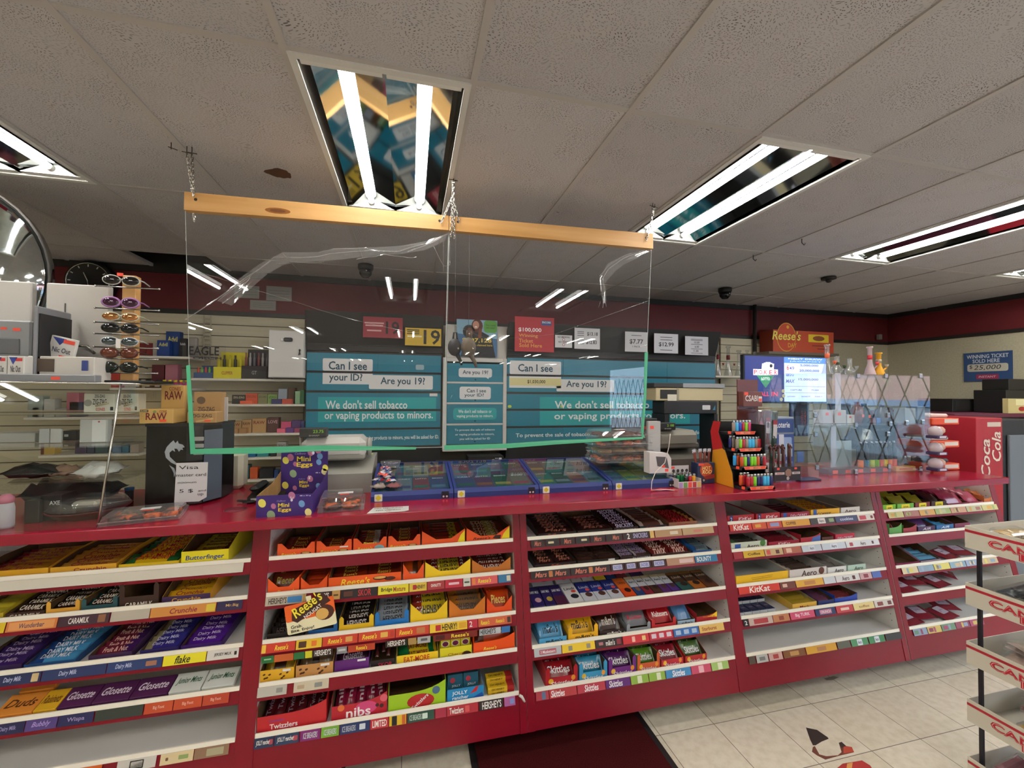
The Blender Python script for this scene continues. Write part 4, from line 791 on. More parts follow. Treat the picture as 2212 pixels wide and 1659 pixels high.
cards(1, 2, [(566, 640, '#c8341c', RR_(.1), Bx('#e8c040', -.42, .12, .9)), (641, 697, '#e8c028', Bx('#4a2814', -.25, .3, .7), Bx('#e07020', .2, .2, .6)), (698, 774, '#c83c1c', RR_(), Bx('#d8a050', .25, .2, .6)), (775, 854, '#c83c1c', RR_(-.2), Bx('#e0b050', .2, .2, .6), Bx('#b83020', .42, .1, .7)), (855, 927, '#c83c1c', RR_(-.2), Bx('#b8703c', .25, .26, .7)), (928, 1009, '#ecc42c', Bx('#b8242c', -.28, .14, .7), T('HENRY!', '#1a1410', .02, .4, .8), Bx('#d8a020', .38, .2, .7)), (1010, 1031, '#b81c34', T('2', x=-.2, w=.3, h=.7)), (1032, 1104, '#c85a34', T('Reese\'s', '#f4d83c', -.3, .26, .6, .25), T('Reese\'s', '#f4d83c', .15, .26, .5, .25), Bx('#3a2018', .42, .1, .7))])
def lowstrip(segs):   # second row of cards hanging under the third shelf
    for s in segs:
        px0, px1, col = s[:3]; x0, x1 = lipX(1, 2, px0), lipX(1, 2, px1); u = UNITS[1]; z = SZ[2] - .066; yf = yl(z) - .012
        m = MB(Matrix.Translation((-u.location.x, -u.location.y, 0))); m.box(col, x0, x1 - .001, yf, yf + .001, z - .016, z + .013)
        for t in s[3:]:
            if len(t) == 6: m.tf(t[1], t[0], (x0 + x1) / 2 + t[2] * (x1 - x0), yf, z, w=t[3] * (x1 - x0), h=t[4] * .03, bold=.04)
            else: m.rr(t[1], ((x0 + x1) / 2 + t[2] * (x1 - x0), yf - .0006, z), X, Z, t[3] * (x1 - x0), t[4] * .028, .002)
        m.build('label_card', SHELF[1, 2])
lowstrip([(570, 596, '#1c6a34', Bx('#a0c8a0', 0, .6, .2)), (597, 638, '#c05a24'), (639, 662, '#1c6a34'), (663, 678, '#d8d028'), (679, 722, '#241410', T('HERSHEY\'S', x=0, w=.8, h=.8)), (730, 752, '#8a8a8c', Bx('#c8c8c8', 0, .7, .3)), (754, 812, '#b03a1c', RR_(0)), (834, 880, '#2a1a14', T('HERSHEY\'S', x=0, w=.8, h=.8)), (882, 900, '#a8844c'), (902, 930, '#b0b0b0', Bx('#5a5a5a', 0, .5, .4)), (936, 1030, '#7a241c', RR_(.1), Bx('#4a1410', -.35, .2, .7)), (1034, 1080, '#c8ccd0', T('HERSHEY\'S', '#14141a', -.1, .7, .8)), (1081, 1100, '#3474b0')])
cards(1, 3, [(558, 622, '#b8b4a8', Bx('#8a8a84', .25, .22, .5)), (636, 712, '#c8bca4', Bx('#8a8a84', .2, .22, .5), Bx('#b09a7c', -.3, .2, .4))])
IC = lambda c: T('ICE BREAKERS', '#c8ccd4', 0, .7, .6)
cards(1, 4, [(551, 594, '#1c2c4c', T('JOLLY rancher', x=-.05, w=.7, h=.6, sh=.1), Bx('#a84050', .35, .2, .5)), (595, 648, '#1c3454', T('JOLLY rancher', x=-.05, w=.7, h=.6, sh=.1), Bx('#a84050', .35, .2, .5)), (650, 694, '#7a1c6a', IC(0)), (695, 734, '#6aa02c', IC(0)), (735, 800, '#182c5c', T('ICE BREAKERS', '#b8bcc8', -.2, .45, .6), Bx('#d0d8e0', .25, .2, .6)), (801, 840, '#b82430', T('LIMITED', x=0, w=.8, h=.7)), (841, 878, '#d8b020', Bx('#14100c', -.2, .3, 1), Bx('#c05a1c', .35, .2, 1)), (880, 938, '#1c4434', T('ICE BREAKERS', '#b8c8bc', -.2, .45, .6), Bx('#d0e0d4', .15, .2, .6)), (940, 964, '#a0243c'), (965, 1032, '#a82430', T('Twizzlers', x=-.2, w=.45, h=.7), Bx('#d05050', .15, .14, .7)), (1034, 1086, '#241414', T('HERSHEY\'S', x=.02, w=.8, h=.85)), (1088, 1112, '#a85a94', Bx('#7a8ac0', .2, .4, .6))])
MA = lambda x=0, w=.5: T('Mars', '#c8705a', x, w, .7, .3)
cards(2, 0, [(1145, 1175, '#2a1610', MA()), (1176, 1207, '#1c1210', Bx('#d8c8a0', -.1, .4, .3)), (1208, 1240, '#2a1610', MA()), (1241, 1272, '#1c1210', Bx('#d8c8a0', .1, .4, .3)), (1273, 1305, '#2a1610', MA()), (1306, 1342, '#241410', MA(.1, .4)), (1343, 1400, '#2a1812', T('2', x=-.3, w=.1, h=.8), T('SNICKERS', '#b8b0d8', .15, .55, .7, .1)), (1401, 1410, '#d8b060'), (1412, 1470, '#b08a60', Bx('#d8c8b0', .2, .3, .5)), (1471, 1538, '#b89a70', Bx('#c87a6a', 0, .3, .4))])
cards(2, 1, [(1145, 1230, '#1f1310', MA(-.25, .3), Bx('#b8703c', 0, .1, .8), MA(.25, .3)), (1231, 1316, '#1f1310', MA(-.25, .3), Bx('#b8703c', 0, .1, .8), MA(.25, .3)), (1317, 1346, '#2a1612', Bx('#c8c4e0', 0, .7, .7), T('SNICKERS', '#2c3c90', 0, .6, .5)), (1347, 1374, '#2a1612', Bx('#c8c4e0', 0, .7, .7), T('SNICKERS', '#2c3c90', 0, .6, .5)), (1375, 1404, '#2a1612', Bx('#c8c4e0', 0, .7, .7), T('SNICKERS', '#2c3c90', 0, .6, .5)), (1405, 1436, '#2a1612', Bx('#c8c4e0', 0, .7, .7), T('SNICKERS', '#2c3c90', 0, .6, .5)), (1437, 1497, '#b08468', Bx('#d8b8b4', .2, .5, .6)), (1498, 1546, '#2474a0', T('BOUNTY', x=-.1, w=.65, h=.7))])
YM = lambda x: Bx('#8a8270', x, .12, .6)
cards(2, 3, [(1152, 1211, '#b4b8bc', Bx('#a8505a', 0, .62, .6), T('3 Musketeers', '#e8e4e8', 0, .55, .4, .1)), (1212, 1283, '#e8c428', YM(-.25), YM(.3)), (1284, 1341, '#241814', Bx('#b06a70', -.3, .16, .4), T('m&m\'s', x=.05, w=.34, h=.7), Bx('#8a2430', .38, .16, .7)), (1343, 1399, '#c8282c', Bx('#e8b0a0', -.1, .12, .7), Bx('#e8c880', .3, .14, .6)), (1400, 1451, '#b81c34', *[Bx('#d8c8d0', x, .2, .6) for x in (-.32, 0, .32)]), (1452, 1506, '#2c64a8', *[Bx('#a8bcd4', x, .2, .6) for x in (-.32, 0, .32)]), (1507, 1560, '#d8b05c', T('Starburst', '#a0481c', -.1, .6, .5))])
SK_ = lambda x=0, w=.6: T('Skittles', '#f8f4f4', x, w, .8, .15)
LG = ('#8aac3c',); RND = lambda x, c='#dfe4c0': Bx(c, x, .26, .9)
cards(2, 4, [(1156, 1184, '#a83440', Bx('#5a6a8a', .1, .3, .9)), (1185, 1244, '#b03438', SK_(-.2, .5)), (1245, 1305, '#b03040', SK_(0, .5)), (1306, 1359, '#5c1c70', SK_(-.1, .55)), (1360, 1398, '#8aac3c', RND(0)), (1399, 1434, '#8aac3c', RND(.1)), (1435, 1489, '#3c84b8', SK_(0, .5)), (1490, 1532, '#c04460', RND(0, '#e8b0b8')), (1533, 1570, '#9ab864', RND(0))])
cards(3, 0, [(1573, 1620, '#c8301c', T('KitKat', x=0, w=.7, h=.9, sh=.1)), (1621, 1652, '#c84a1c', Bx('#d8a040', -.1, .4, .5)), (1653, 1685, '#c8442c', Bx('#8a90b8', 0, .6, .6)), (1686, 1745, '#d89a30', T('COFFEE', '#3a1c10', -.2, .36, .5)), (1746, 1799, '#3a3430', Bx('#e0d8d0', -.05, .3, .9), T('Aero', '#3a2018', -.05, .2, .5), Bx('#8aa070', .35, .2, .6)), (1800, 1847, '#3c4468', T('cookies', '#d0d4e8', 0, .6, .5)), (1848, 1883, '#d8d0c4', Bx('#b8404c', -.2, .4, .7), Bx('#7a3428', .35, .14, .5))])
AE = lambda x=0: (Bx('#d8dce4', x, .3, .9), T('Aero', '#2a2a34', x, .22, .5))
cards(3, 1, [(1581, 1601, '#9a2430'), (1602, 1647, '#d0a828', T('Coffee', '#5a3c10', 0, .6, .4)), (1648, 1687, '#c8a878', Bx('#5a2c1c', .2, .2, .6), Bx('#c84a40', -.3, .2, .7)), (1688, 1727, '#a85a40', Bx('#e0b8a0', -.2, .3, .7)), (1728, 1770, '#c4ccd4', *AE()), (1771, 1822, '#c8d0d8', *AE()), (1823, 1894, '#dcdcdc', Bx('#a83a44', -.35, .1, .6), T('Aero', '#5a2c24', .0, .16, .6), Bx('#5a2c24', .3, .06, .5))])
cards(3, 2, [(1592, 1680, '#c8301c', T('KitKat', x=0, w=.5, h=.9, sh=.1)), (1681, 1714, '#6a3424', Bx('#d8b0a0', -.2, .3, .5)), (1715, 1774, '#d8a430', Bx('#b87a3c', 0, .4, .6)), (1775, 1800, '#c8ccd0'), (1801, 1852, '#d8d4d0', T('Aero', '#3a2018', -.1, .3, .7), Bx('#5a2418', .25, .12, .6)), (1853, 1878, '#c8a0a0', Bx('#8a3440', 0, .4, .6)), (1879, 1898, '#4a64a8')])
cards(3, 3, [(1602, 1613, '#14181c', T('2', x=0, w=.5, h=.6)), (1614, 1665, '#c0a8a0', Bx('#a83438', 0, .6, .7)), (1666, 1701, '#b8784c', Bx('#8a3c24', 0, .3, .6)), (1703, 1755, '#c84a6a', T('Big TURK', '#f0d8e0', .0, .6, .6)), (1757, 1800, '#1c2c58', Bx('#b8708a', 0, .6, .7), T('CRUNCH', '#e8dce0', 0, .5, .4)), (1802, 1838, '#b83438', Bx('#e0c0b0', 0, .5, .4)), (1839, 1883, '#e0cc88', T('toffee', '#a06a30', 0, .5, .4)), (1884, 1924, '#d0c8bc', Bx('#7a342c', -.2, .3, .6), Bx('#5a2820', .3, .2, .6))])
cards(3, 4, [(1614, 1628, '#4a4034'), (1630, 1655, '#b8bcb8', Bx('#7a7a78', 0, .5, .5)), (1657, 1686, '#c8a09a', Bx('#a83a3a', 0, .4, .6)), (1688, 1735, '#7a4c24', Bx('#b88a50', 0, .4, .6)), (1737, 1802, '#d09a28', Bx('#b07a50', 0, .3, .6)), (1804, 1832, '#5a5a4c'), (1834, 1870, '#4a8a5c', *AE()), (1872, 1906, '#3c8050', *AE()), (1908, 1942, '#2a2e28')])
def pastel(b, k, a, c, n, pal):
    segs = []; w = (c - a) / n
    for i in range(n): segs.append((a + w * i, a + w * (i + 1) - 1, pal[i % len(pal)], Bx(pal[(i + 2) % len(pal)], rj.uniform(-.3, .3), .3, .6), Bx(pal[(i + 3) % len(pal)], rj.uniform(-.3, .3), .14, .8)))
    cards(b, k, segs)
pastel(4, 0, 1914, 2150, 7, ['#c8c080', '#a06a5c', '#d0a04c', '#a0b06c', '#c89a78', '#b8b890'])
pastel(4, 2, 1944, 2150, 6, ['#d8c8a0', '#8aa0b0', '#d8cc6c', '#88a8b8', '#98a8c0', '#c8b088'])
pastel(4, 4, 1968, 2120, 5, ['#8a9ab0', '#c8b060', '#6a8a70', '#8a3c54', '#a04464'])
# hanging promotional card
c0 = aY(671, 1325, 1.955); m = MB(); n_ = .055
m.rr('#f0e8c0', (0, 0, -.02), X, Z, .195, .1, .008); m.rr('#e8621c', (0, -.0004, .018), X, Z, .195, .07, .008); m.quad('#3a1410', (-.075, -.0008, -.012), (-.055, -.0008, -.026), (.085, -.0008, .035), (.06, -.0008, .075), (-.07, -.0008, .03))
m.text('#f4e23a', 'Reese\'s', (-.01, -.0012, .042), (.87, 0, .45), (-.45, 0, .87), w=.13, h=.045, bold=.04, shear=.2); m.text('#f4f0e4', 'NOUGAT', (.01, -.0012, .008), (.87, 0, .45), (-.45, 0, .87), w=.08, h=.016, bold=.06)
m.disc('#4a1c0e', (.055, -.001, -.008), .038, ry=.033, n=16); m.disc('#dcae5c', (.045, -.0016, -.012), .026, ry=.024, n=14); m.tf('#1c1410', 'Grab.', -.06, -.0006, -.04, w=.044, h=.014, bold=.03); m.tf('#1c1410', 'Bite. Enjoy!', -.038, -.0006, -.059, w=.09, h=.015, bold=.03)
m.box('#f0e8c0', -.09, .09, .0004, .0012, -.065, .02); m.box('#f0e8c0', -.01, .01, .0005, .0012, .02, .075)
tag(m.build('shelf_card', loc=tuple(c0), rot=(0, math.radians(-8), 0)), 'orange and cream card hanging off the second shelf of the second bay', 'hanging card')
# bent metal clip at the shelf end
p = aY(1127, 1508, 1.9); m = MB(); m.tube('#d8d4cc', [(-.012, 0, .016), (0, -.004, .008), (.008, -.006, -.006), (.014, -.004, -.016)], [.006, .007, .006, .004], 6)
tag(m.build('shelf_clip', loc=tuple(p)), 'bent white plastic clip on the bottom shelf edge by the upright', 'clip')
# ---------------------------------------------------------------- generic boxed goods placed on a depth plane
def item(name, cat, label, px0, px1, py0, py1, Y, d, col, txt=(), zb=None, c=.0015, group=None, front=None, rz=0, deco=None):
    """a box whose front face spans the given columns and rows at depth Y"""
    x0 = aY(px0, (py0 + py1) / 2, Y).x; x1 = aY(px1, (py0 + py1) / 2, Y).x; z1 = aY((px0 + px1) / 2, py0, Y).z
    z0 = zb if zb is not None else aY((px0 + px1) / 2, py1, Y).z
    w, h = x1 - x0, z1 - z0; m = MB(); m.box(col, -w / 2, w / 2, 0, d, 0, h, c)
    if front: m.box(front, -w / 2 + .001, w / 2 - .001, -.0004, .001, .001, h - .001)
    for (s, tc, rx, rz_, rw, rh, *k) in txt:
        m.tf(tc, s, rx * w, -.0005, rz_ * h, w=rw * w, h=rh * h, bold=k[0] if k else .02, shear=k[1] if len(k) > 1 else 0)
    if deco: deco(m, w, h)
    return tag(m.build(name, loc=((x0 + x1) / 2, Y, z0), rot=(0, 0, rz)), label, cat, group)
# slat wall behind the counter
YS = 4.315
def slats(name, x0, x1, z0, z1, label):
    m = MB(); z = z0; m.box('#5a5242', x0, x1, YS + .012, YB - .004, z0, z1)
    while z < z1: m.box('slat', x0, x1, YS, YS + .012, z + .008, min(z + .1, z1)); z += .1
    return tag(m.build(name), label, 'slatwall')
XDL, XDR = aY(660, 860, 4.0).x, aY(1549, 860, 4.0).x
slats('slatwall', XL + .02, -.985, .95, 2.335, 'beige slotted wall panel left of the teal cabinets')
slats('slatwall', 3.62, 4.06, .95, 2.335, 'beige slotted wall panel between the teal cabinets and the pipe')
slats('slatwall', 4.12, 5.0, .95, 2.28, 'beige slotted wall panel right of the pipe behind the screen')
m = MB(); m.tube('#2c2624', [(4.09, YS - .02, .9), (4.09, YS - .02, ZC)], .022, 10); tag(m.build('wall_pipe'), 'dark vertical pipe running up the back wall to the ceiling', 'pipe')
def shelf_at(px0, px1, py, label, d=.29, Y=4.02, t=.02, brk=True):
    x0, x1, z = aY(px0, py, Y).x, aY(px1, py, Y).x, aY((px0 + px1) / 2, py, Y).z
    m = MB(); m.box('#d8d4c8', x0, x1, Y, Y + d, z - t, z, .003); tag(m.build('wall_shelf'), label, 'shelf'); return z
# tobacco cabinets: black header, flap doors in teal, white drawer unit between them
ZR = [aY(667, y, 4.0).z for y in (761, 800, 805, 843, 848, 884, 889, 926, 931, 967)]
def at4(px, py): return aY(px, py, 4.0)
def cab(px0, px1, seams, label):
    x0, x1 = aY(px0, 860, 4.0).x, aY(px1, 860, 4.0).x
    r = empty('tobacco_cabinet', ((x0 + x1) / 2, 4.0, 0), label, 'cabinet'); ox = (x0 + x1) / 2
    m = MB(Matrix.Translation((-ox, -4.0, 0))); m.box('blacklam', x0, x1, 4.012, 4.30, .95, ZR[0] + .02); m.build('carcass', r)
    return r, x0, x1, ox
def bubble(m, col, x0, x1, z0, z1, y, tail=None, r=.022):
    m.rr(col, ((x0 + x1) / 2, y, (z0 + z1) / 2), X, Z, x1 - x0, z1 - z0, min(r, (z1 - z0) * .45))
    if tail: m.quad(col, (tail - .02, y, z0 + .03), (tail - .026, y, z0 - .022), (tail + .04, y, z0 + .004), (tail + .03, y, z0 + .03))
TE, TB, LT = '#16748c', '#1b9ba0', '#dcdcdc'
def clipb(pxa, pxb, pya, pyb, k):
    a, b = at4(pxa, (pya + pyb) / 2), at4(pxb, (pya + pyb) / 2); zt, zb = at4((pxa + pxb) / 2, pya).z, at4((pxa + pxb) / 2, pyb).z
    return a.x, b.x, max(zb, ZR[2 * k + 1]), min(zt, ZR[2 * k])
def doors(r, ox, x0, x1, seams, content):
    for k in range(5):
        m = MB(Matrix.Translation((-ox, -4.0, 0))); zt, zb = ZR[2 * k], ZR[2 * k + 1]
        xs = [x0 + .004] + [at4(s, 860).x for s in seams] + [x1 - .004]
        for a, b in zip(xs, xs[1:]): m.box(mat(TE, .3), a + .001, b - .001, 4.0, 4.012, zb, zt)
        for it in content.get(k, ()):
            if it[0] == 'B': a, b, c, d = clipb(*it[2:6], k); m.rr(it[1], ((a + b) / 2, 3.9993 - it[6] * .0004, (c + d) / 2), X, Z, b - a, d - c, .012)
            elif it[0] == 'R': a, b, c, d = clipb(*it[2:6], k); m.box(it[1], a, b, 3.9985 - it[6] * .0004, 3.9995, c, d)
            else: _, s, col, pa, pb, ya, yb = it; a, b = at4(pa, ya), at4(pb, yb); cc = (a + b) / 2; m.tf(col, s, cc.x, 3.9975, cc.z, w=b.x - a.x, h=HT[s], bold=.035)
        m.build('flap_door', r)
HT = {'Can I see': .075, 'your ID?': .085, 'Are you 19?': .085, 'We don\'t sell tobacco': .078, 'or vaping products to minors.': .09, 'the sale of tobacco or vaping products to minors, you will be asked for ID.': .045,
      'To prevent the sale of tobacco or vaping products to minors, you will be asked for ID.': .05, '$1,030,000': .04}
r, x0, x1, ox = cab(660, 953, [815], 'left wide cabinet of teal flap doors with white speech bubbles')
NV = '#1c4a5c'
doors(r, ox, x0, x1, [815], {0: [('B', LT, 697, 805, 775, 815, 0), ('T', 'Can I see', NV, 710, 793, 790, 790), ('B', '#9ab4bc', 898, 916, 788, 799, 0)],
    1: [('R', LT, 697, 805, 800, 830, 0), ('B', LT, 797, 935, 811, 841, 1), ('T', 'your ID?', NV, 711, 783, 817, 817), ('T', 'Are you 19?', NV, 822, 918, 825, 825)],
    2: [('R', TB, 687, 942, 858, 890, 0), ('T', 'We don\'t sell tobacco', '#dfe8e8', 703, 880, 875, 873), ('R', '#d8d8d8', 928, 945, 845, 856, 0)],
    3: [('R', TB, 687, 942, 880, 911, 0), ('T', 'or vaping products to minors.', '#dfe8e8', 701, 935, 901, 897)],
    4: [('T', 'the sale of tobacco or vaping products to minors, you will be asked for ID.', '#dfe8e8', 711, 948, 950, 943)]})
r, x0, x1, ox = cab(1094, 1546, [1216, 1441], 'right wide cabinet of teal flap doors behind the cash register')
doors(r, ox, x0, x1, [1216, 1441], {0: [('B', LT, 1101, 1212, 780, 820, 0), ('T', 'Can I see', NV, 1119, 1194, 795, 795)],
    1: [('R', LT, 1100, 1212, 812, 838, 0), ('R', '#d8cf94', 1101, 1212, 817, 833, 1), ('T', '$1,030,000', '#1c1c14', 1139, 1178, 825, 825), ('B', LT, 1202, 1327, 820, 846, 2), ('T', 'Are you 19?', NV, 1223, 1310, 831, 832)],
    2: [('R', TB, 1166, 1395, 858, 890, 0), ('T', 'We don\'t sell tobacco', '#dfe8e8', 1198, 1402, 873, 875), ('B', '#b8cc4c', 1097, 1105, 875, 881, 0), ('B', '#b8cc4c', 1210, 1217, 875, 881, 3), ('B', '#b8cc4c', 1316, 1323, 875, 881, 3)],
    3: [('R', TB, 1166, 1490, 880, 917, 0), ('T', 'or vaping products to minors.', '#dfe8e8', 1197, 1480, 900, 900)],
    4: [('T', 'To prevent the sale of tobacco or vaping products to minors, you will be asked for ID.', '#dfe8e8', 1114, 1530, 940, 936)]})
# black header boards above them
def header(px0, px1, py, label):
    zt = aY((px0 + px1) / 2, py, 3.9).z; x0, x1 = aY(px0, py + 60, 3.96).x, aY(px1, py + 60, 3.96).x; zb = ZR[0] + .021
    m = MB(); m.prism('blacklam', [(3.99, zb), (3.985, zb + .06), (3.9, zt), (3.93, zt), (4.2, zb + .1), (4.2, zb)], x1 - x0, 'YZ', x0); m.box('#0c0c0c', x0, x1, 3.978, 3.99, zb + .05, zb + .06)
    return tag(m.build('header_board'), label, 'header board'), zb, zt
_, HB, HTZ = header(661, 957, 676, 'black sloping header board above the left teal cabinet')
header(1097, 1549, 706, 'black sloping header board above the right teal cabinet')
# white drawer unit
x0, x1 = at4(956, 860).x, at4(1093, 860).x; ox = (x0 + x1) / 2; zt = at4(1024, 774).z; zb = at4(1024, 966).z
r = empty('drawer_cabinet', (ox, 3.97, 0), 'narrow white cabinet with four teal drawers between the teal cabinets', 'cabinet'); w = x1 - x0
m = MB(); f = .036
m.box('#c9c7c2', -w / 2, -w / 2 + f, 0, .33, zb - .01, zt, .003); m.box('#c9c7c2', w / 2 - f, w / 2, 0, .33, zb - .01, zt, .003); m.box('#c9c7c2', -w / 2 + f, w / 2 - f, 0, .33, zt - f, zt); m.box('#c9c7c2', -w / 2, w / 2, -.02, .33, zb - .03, zb - .01, .003)
dz = [at4(1024, y).z for y in (786, 825, 829, 869, 873, 914, 918, 958)]
for k in range(3): m.box('#c9c7c2', -w / 2 + f, w / 2 - f, 0, .02, dz[2 * k + 2] + .001, dz[2 * k + 1] - .001)
m.build('frame', r)
dt = [[('Are you 19?', NV, 0, .11, .6)], [('Can I see', NV, .02, .35, .28), ('your ID?', NV, -.02, .35, .32)], [('We don\'t sell tobacco or', '#dfe8e8', 0, .6, .26), ('vaping products to minors.', '#dfe8e8', 0, .66, .26)], [('To prevent the sale of tobacco', '#dfe8e8', 0, .72, .2), ('or vaping products to minors,', '#dfe8e8', 0, .7, .2), ('you will be asked for ID', '#dfe8e8', 0, .55, .2)]]
for k in range(4):
    zt_, zb_ = dz[2 * k], dz[2 * k + 1]; h = zt_ - zb_; dw = w - 2 * f - .006; m = MB(); m.box(mat(TE, .3), -dw / 2, dw / 2, .004, .03, zb_, zt_)
    if k < 2: m.rr(LT, (0, .0034, (zt_ + zb_) / 2), X, Z, dw * (.6, .56)[k], h * (.5, .68)[k], .02); m.quad(LT, (.08 - .3 * k, .0032, zb_ + h * .35), (.125 - .36 * k, .0032, zb_ + h * .16), (.14 - .36 * k, .0032, zb_ + h * .4)) 
    if k == 2: m.rr(TB, (0, .0034, (zt_ + zb_) / 2), X, Z, dw * .78, h * .62, .03)
    n = len(dt[k])
    for i, t in enumerate(dt[k]):
        zc_ = (zt_ + zb_) / 2 + ((n - 1) / 2 - i) * h * (.26 if n < 3 else .24)
        if k == 0: m.tf(t[1], t[0], 0, .0028, zc_, w=dw * .46, h=h * .28, bold=.03)
        else: m.tf(t[1], t[0], t[2] * dw, .0028, zc_, w=dw * t[3], h=h * t[4] * .72, bold=.035)
    o = m.build('drawer', r); m = MB(); m.lathe('#0c1416', [(.007, 0), (.007, .002)], (0, .0005, zb_ + h * .12), 10, 'Y'); m.build('lock', o)
item('backing_board', 'board', 'white board standing on the narrow white cabinet', 964, 1097, 703, 774, 4.02, .02, '#c8c4bc', c=.004)
# photographs on the poster: two laughing people
def poster(m, w, h):
    m.quad('#3a6a94', (-w / 2, -.0005, 0), (w / 2, -.0005, 0), (w / 2, -.0005, h * .5), (-w / 2, -.0005, h * .62))
    m.quad('#15151c', (-w * .4, -.0008, 0), (w * .46, -.0008, 0), (w * .36, -.0008, h * .55), (w * .05, -.0008, h * .72), (-w * .25, -.0008, h * .6))
    m.disc('#18120f', (-w * .2, -.001, h * .68), w * .15, n=14, ry=h * .18); m.disc('#6a3c28', (-w * .18, -.0013, h * .66), w * .09, n=14, ry=h * .12); m.disc('#e8d8d0', (-w * .18, -.0016, h * .62), w * .04, n=8, ry=h * .02)
    m.disc('#5a2c1c', (w * .0, -.001, h * .84), w * .14, n=14, ry=h * .18); m.disc('#c89078', (-w * .03, -.0013, h * .86), w * .08, n=14, ry=h * .11); m.disc('#f0e8e4', (-w * .03, -.0016, h * .81), w * .035, n=8, ry=h * .02)
    m.quad('#7a3c20', (w * .02, -.0015, h * .5), (w * .1, -.0015, h * .5), (w * .12, -.0015, h * .76), (w * .04, -.0015, h * .78))
    m.rr('#5aa03c', (w * .33, -.0012, h * .83), X, Z, w * .33, h * .33, .03); m.tf('#1c3a14', 'You could', w * .33, -.002, h * .87, w=w * .24, h=h * .05); m.tf('#1c3a14', 'win next!', w * .33, -.002, h * .8, w=w * .22, h=h * .05)
item('lottery_poster', 'poster', 'lottery poster of two laughing people with a green corner', 986, 1074, 691, 771, 3.99, .004, '#8ab4cc', [('$207,128', '#e8c840', 0, .44, .72, .13, .05), ('won & claimed here', '#d8b838', .08, .32, .6, .05)], deco=poster)
def p19(col, tc):
    return dict(front=col, deco=lambda m, w, h: [m.rr(tc, (-w * .22, -.0008, h * (.85 - .14 * i)), X, Z, w * .4, h * .06, .002) for i in range(5)])
item('age_sign', 'sign', 'dark red sign with a black number 19', 784, 870, 685, 730, 3.886, .004, '#8a2030', [('19', '#1c1014', .24, .5, .34, .62, .06)], deco=lambda m, w, h: [m.rr('#c89a9a', (-w * .22, -.0008, h * z), X, Z, w * q, h * .07, .002) for z, q in ((.7, .48), (.58, .44), (.34, .36))])
item('age_sign', 'sign', 'yellow sign with a black number 19', 875, 953, 709, 747, 3.886, .004, '#c8a624', [('19', '#14120c', .24, .5, .46, .84, .07)], deco=lambda m, w, h: [m.rr('#2a2410', (-w * .28, -.0008, h * z), X, Z, w * .34, h * .05, .002) for z in (.88, .78, .67)] + [m.rr('#e0d8b0', (-w * .24, -.0008, h * .52), X, Z, w * .4, h * .08, .002)])
item('winning_sign', 'sign', 'bright red winning ticket sign with large gold words', 1112, 1197, 685, 760, 3.886, .004, '#b01c2c', [('$100,000', '#f4ecec', -.12, .62, .58, .13, .05), ('Winning', '#d8943c', -.16, .45, .48, .12, .04), ('Ticket', '#d8943c', -.22, .31, .36, .11, .04), ('Sold Here', '#d8943c', -.1, .18, .58, .11, .04)], deco=lambda m, w, h: (m.rr('#2c4a8a', (w * .3, -.0006, h * .84), X, Z, w * .26, h * .14, .003), m.tf('#e8ecf4', 'ENCORE', w * .3, -.001, h * .86, w=w * .22, h=h * .06, bold=.04)))
lines = lambda c, zs, q=.5: (lambda m, w, h: [m.rr(c, (0, -.0007, h * z), X, Z, w * q, h * .03, .001) for z in zs])
item('paper_notice', 'notice', 'small white no smoking paper on the black header', 1199, 1236, 724, 751, 3.888, .002, '#d4d4d6', [('NO SMOKING', '#14141a', 0, .84, .7, .14, .04), ('NO VAPING', '#14141a', 0, .45, .6, .13, .04)], deco=lambda m, w, h: [(m.disc('#b02c30', (0, -.0006, h * z), w * .08, n=12), m.disc('#e4e4e4', (0, -.0009, h * z), w * .055, n=12)) for z in (.64, .24)])
item('price_sheet', 'notice', 'white sheet with two large prices on the black header', 1241, 1296, 709, 754, 3.888, .002, '#d4d4d8', [('$13.18', '#1c1c24', .2, .72, .42, .2, .03), ('$12.83', '#1c1c24', .16, .32, .42, .2, .03)], deco=lambda m, w, h: [m.rr('#6a6a74', (-w * .26, -.0007, h * z), X, Z, w * .26, h * .03, .001) for z in (.82, .74, .64, .42, .34, .25)])
item('price_sheet', 'notice', 'white sheet with one large price seen through the shield edge', 1350, 1399, 717, 760, 3.888, .002, '#c8c8cc', [('$7.77', '#1c1c24', 0, .5, .6, .26, .03), ('1 PACK', '#3c3c44', 0, .26, .34, .08)], deco=lines('#5a5a64', (.82,), .44))
item('price_sheet', 'notice', 'white sheet with a single price right of the shield', 1413, 1465, 721, 763, 3.888, .002, '#d0d0d8', [('$12.99', '#1c1c24', 0, .44, .62, .24, .03)], deco=lines('#3c3c48', (.82, .68, .16), .5))
item('price_sheet', 'notice', 'white sheet listing three small prices at the header end', 1480, 1530, 727, 767, 3.888, .002, '#d0d0d8', [('13.50', '#1c1c24', 0, .68, .22, .11, .03), ('6.50', '#1c1c24', 0, .45, .18, .11, .03), ('11.00', '#1c1c24', -.04, .22, .22, .11, .03)], deco=lines('#6a6a74', (.85, .79, .57, .33, .1), .5))
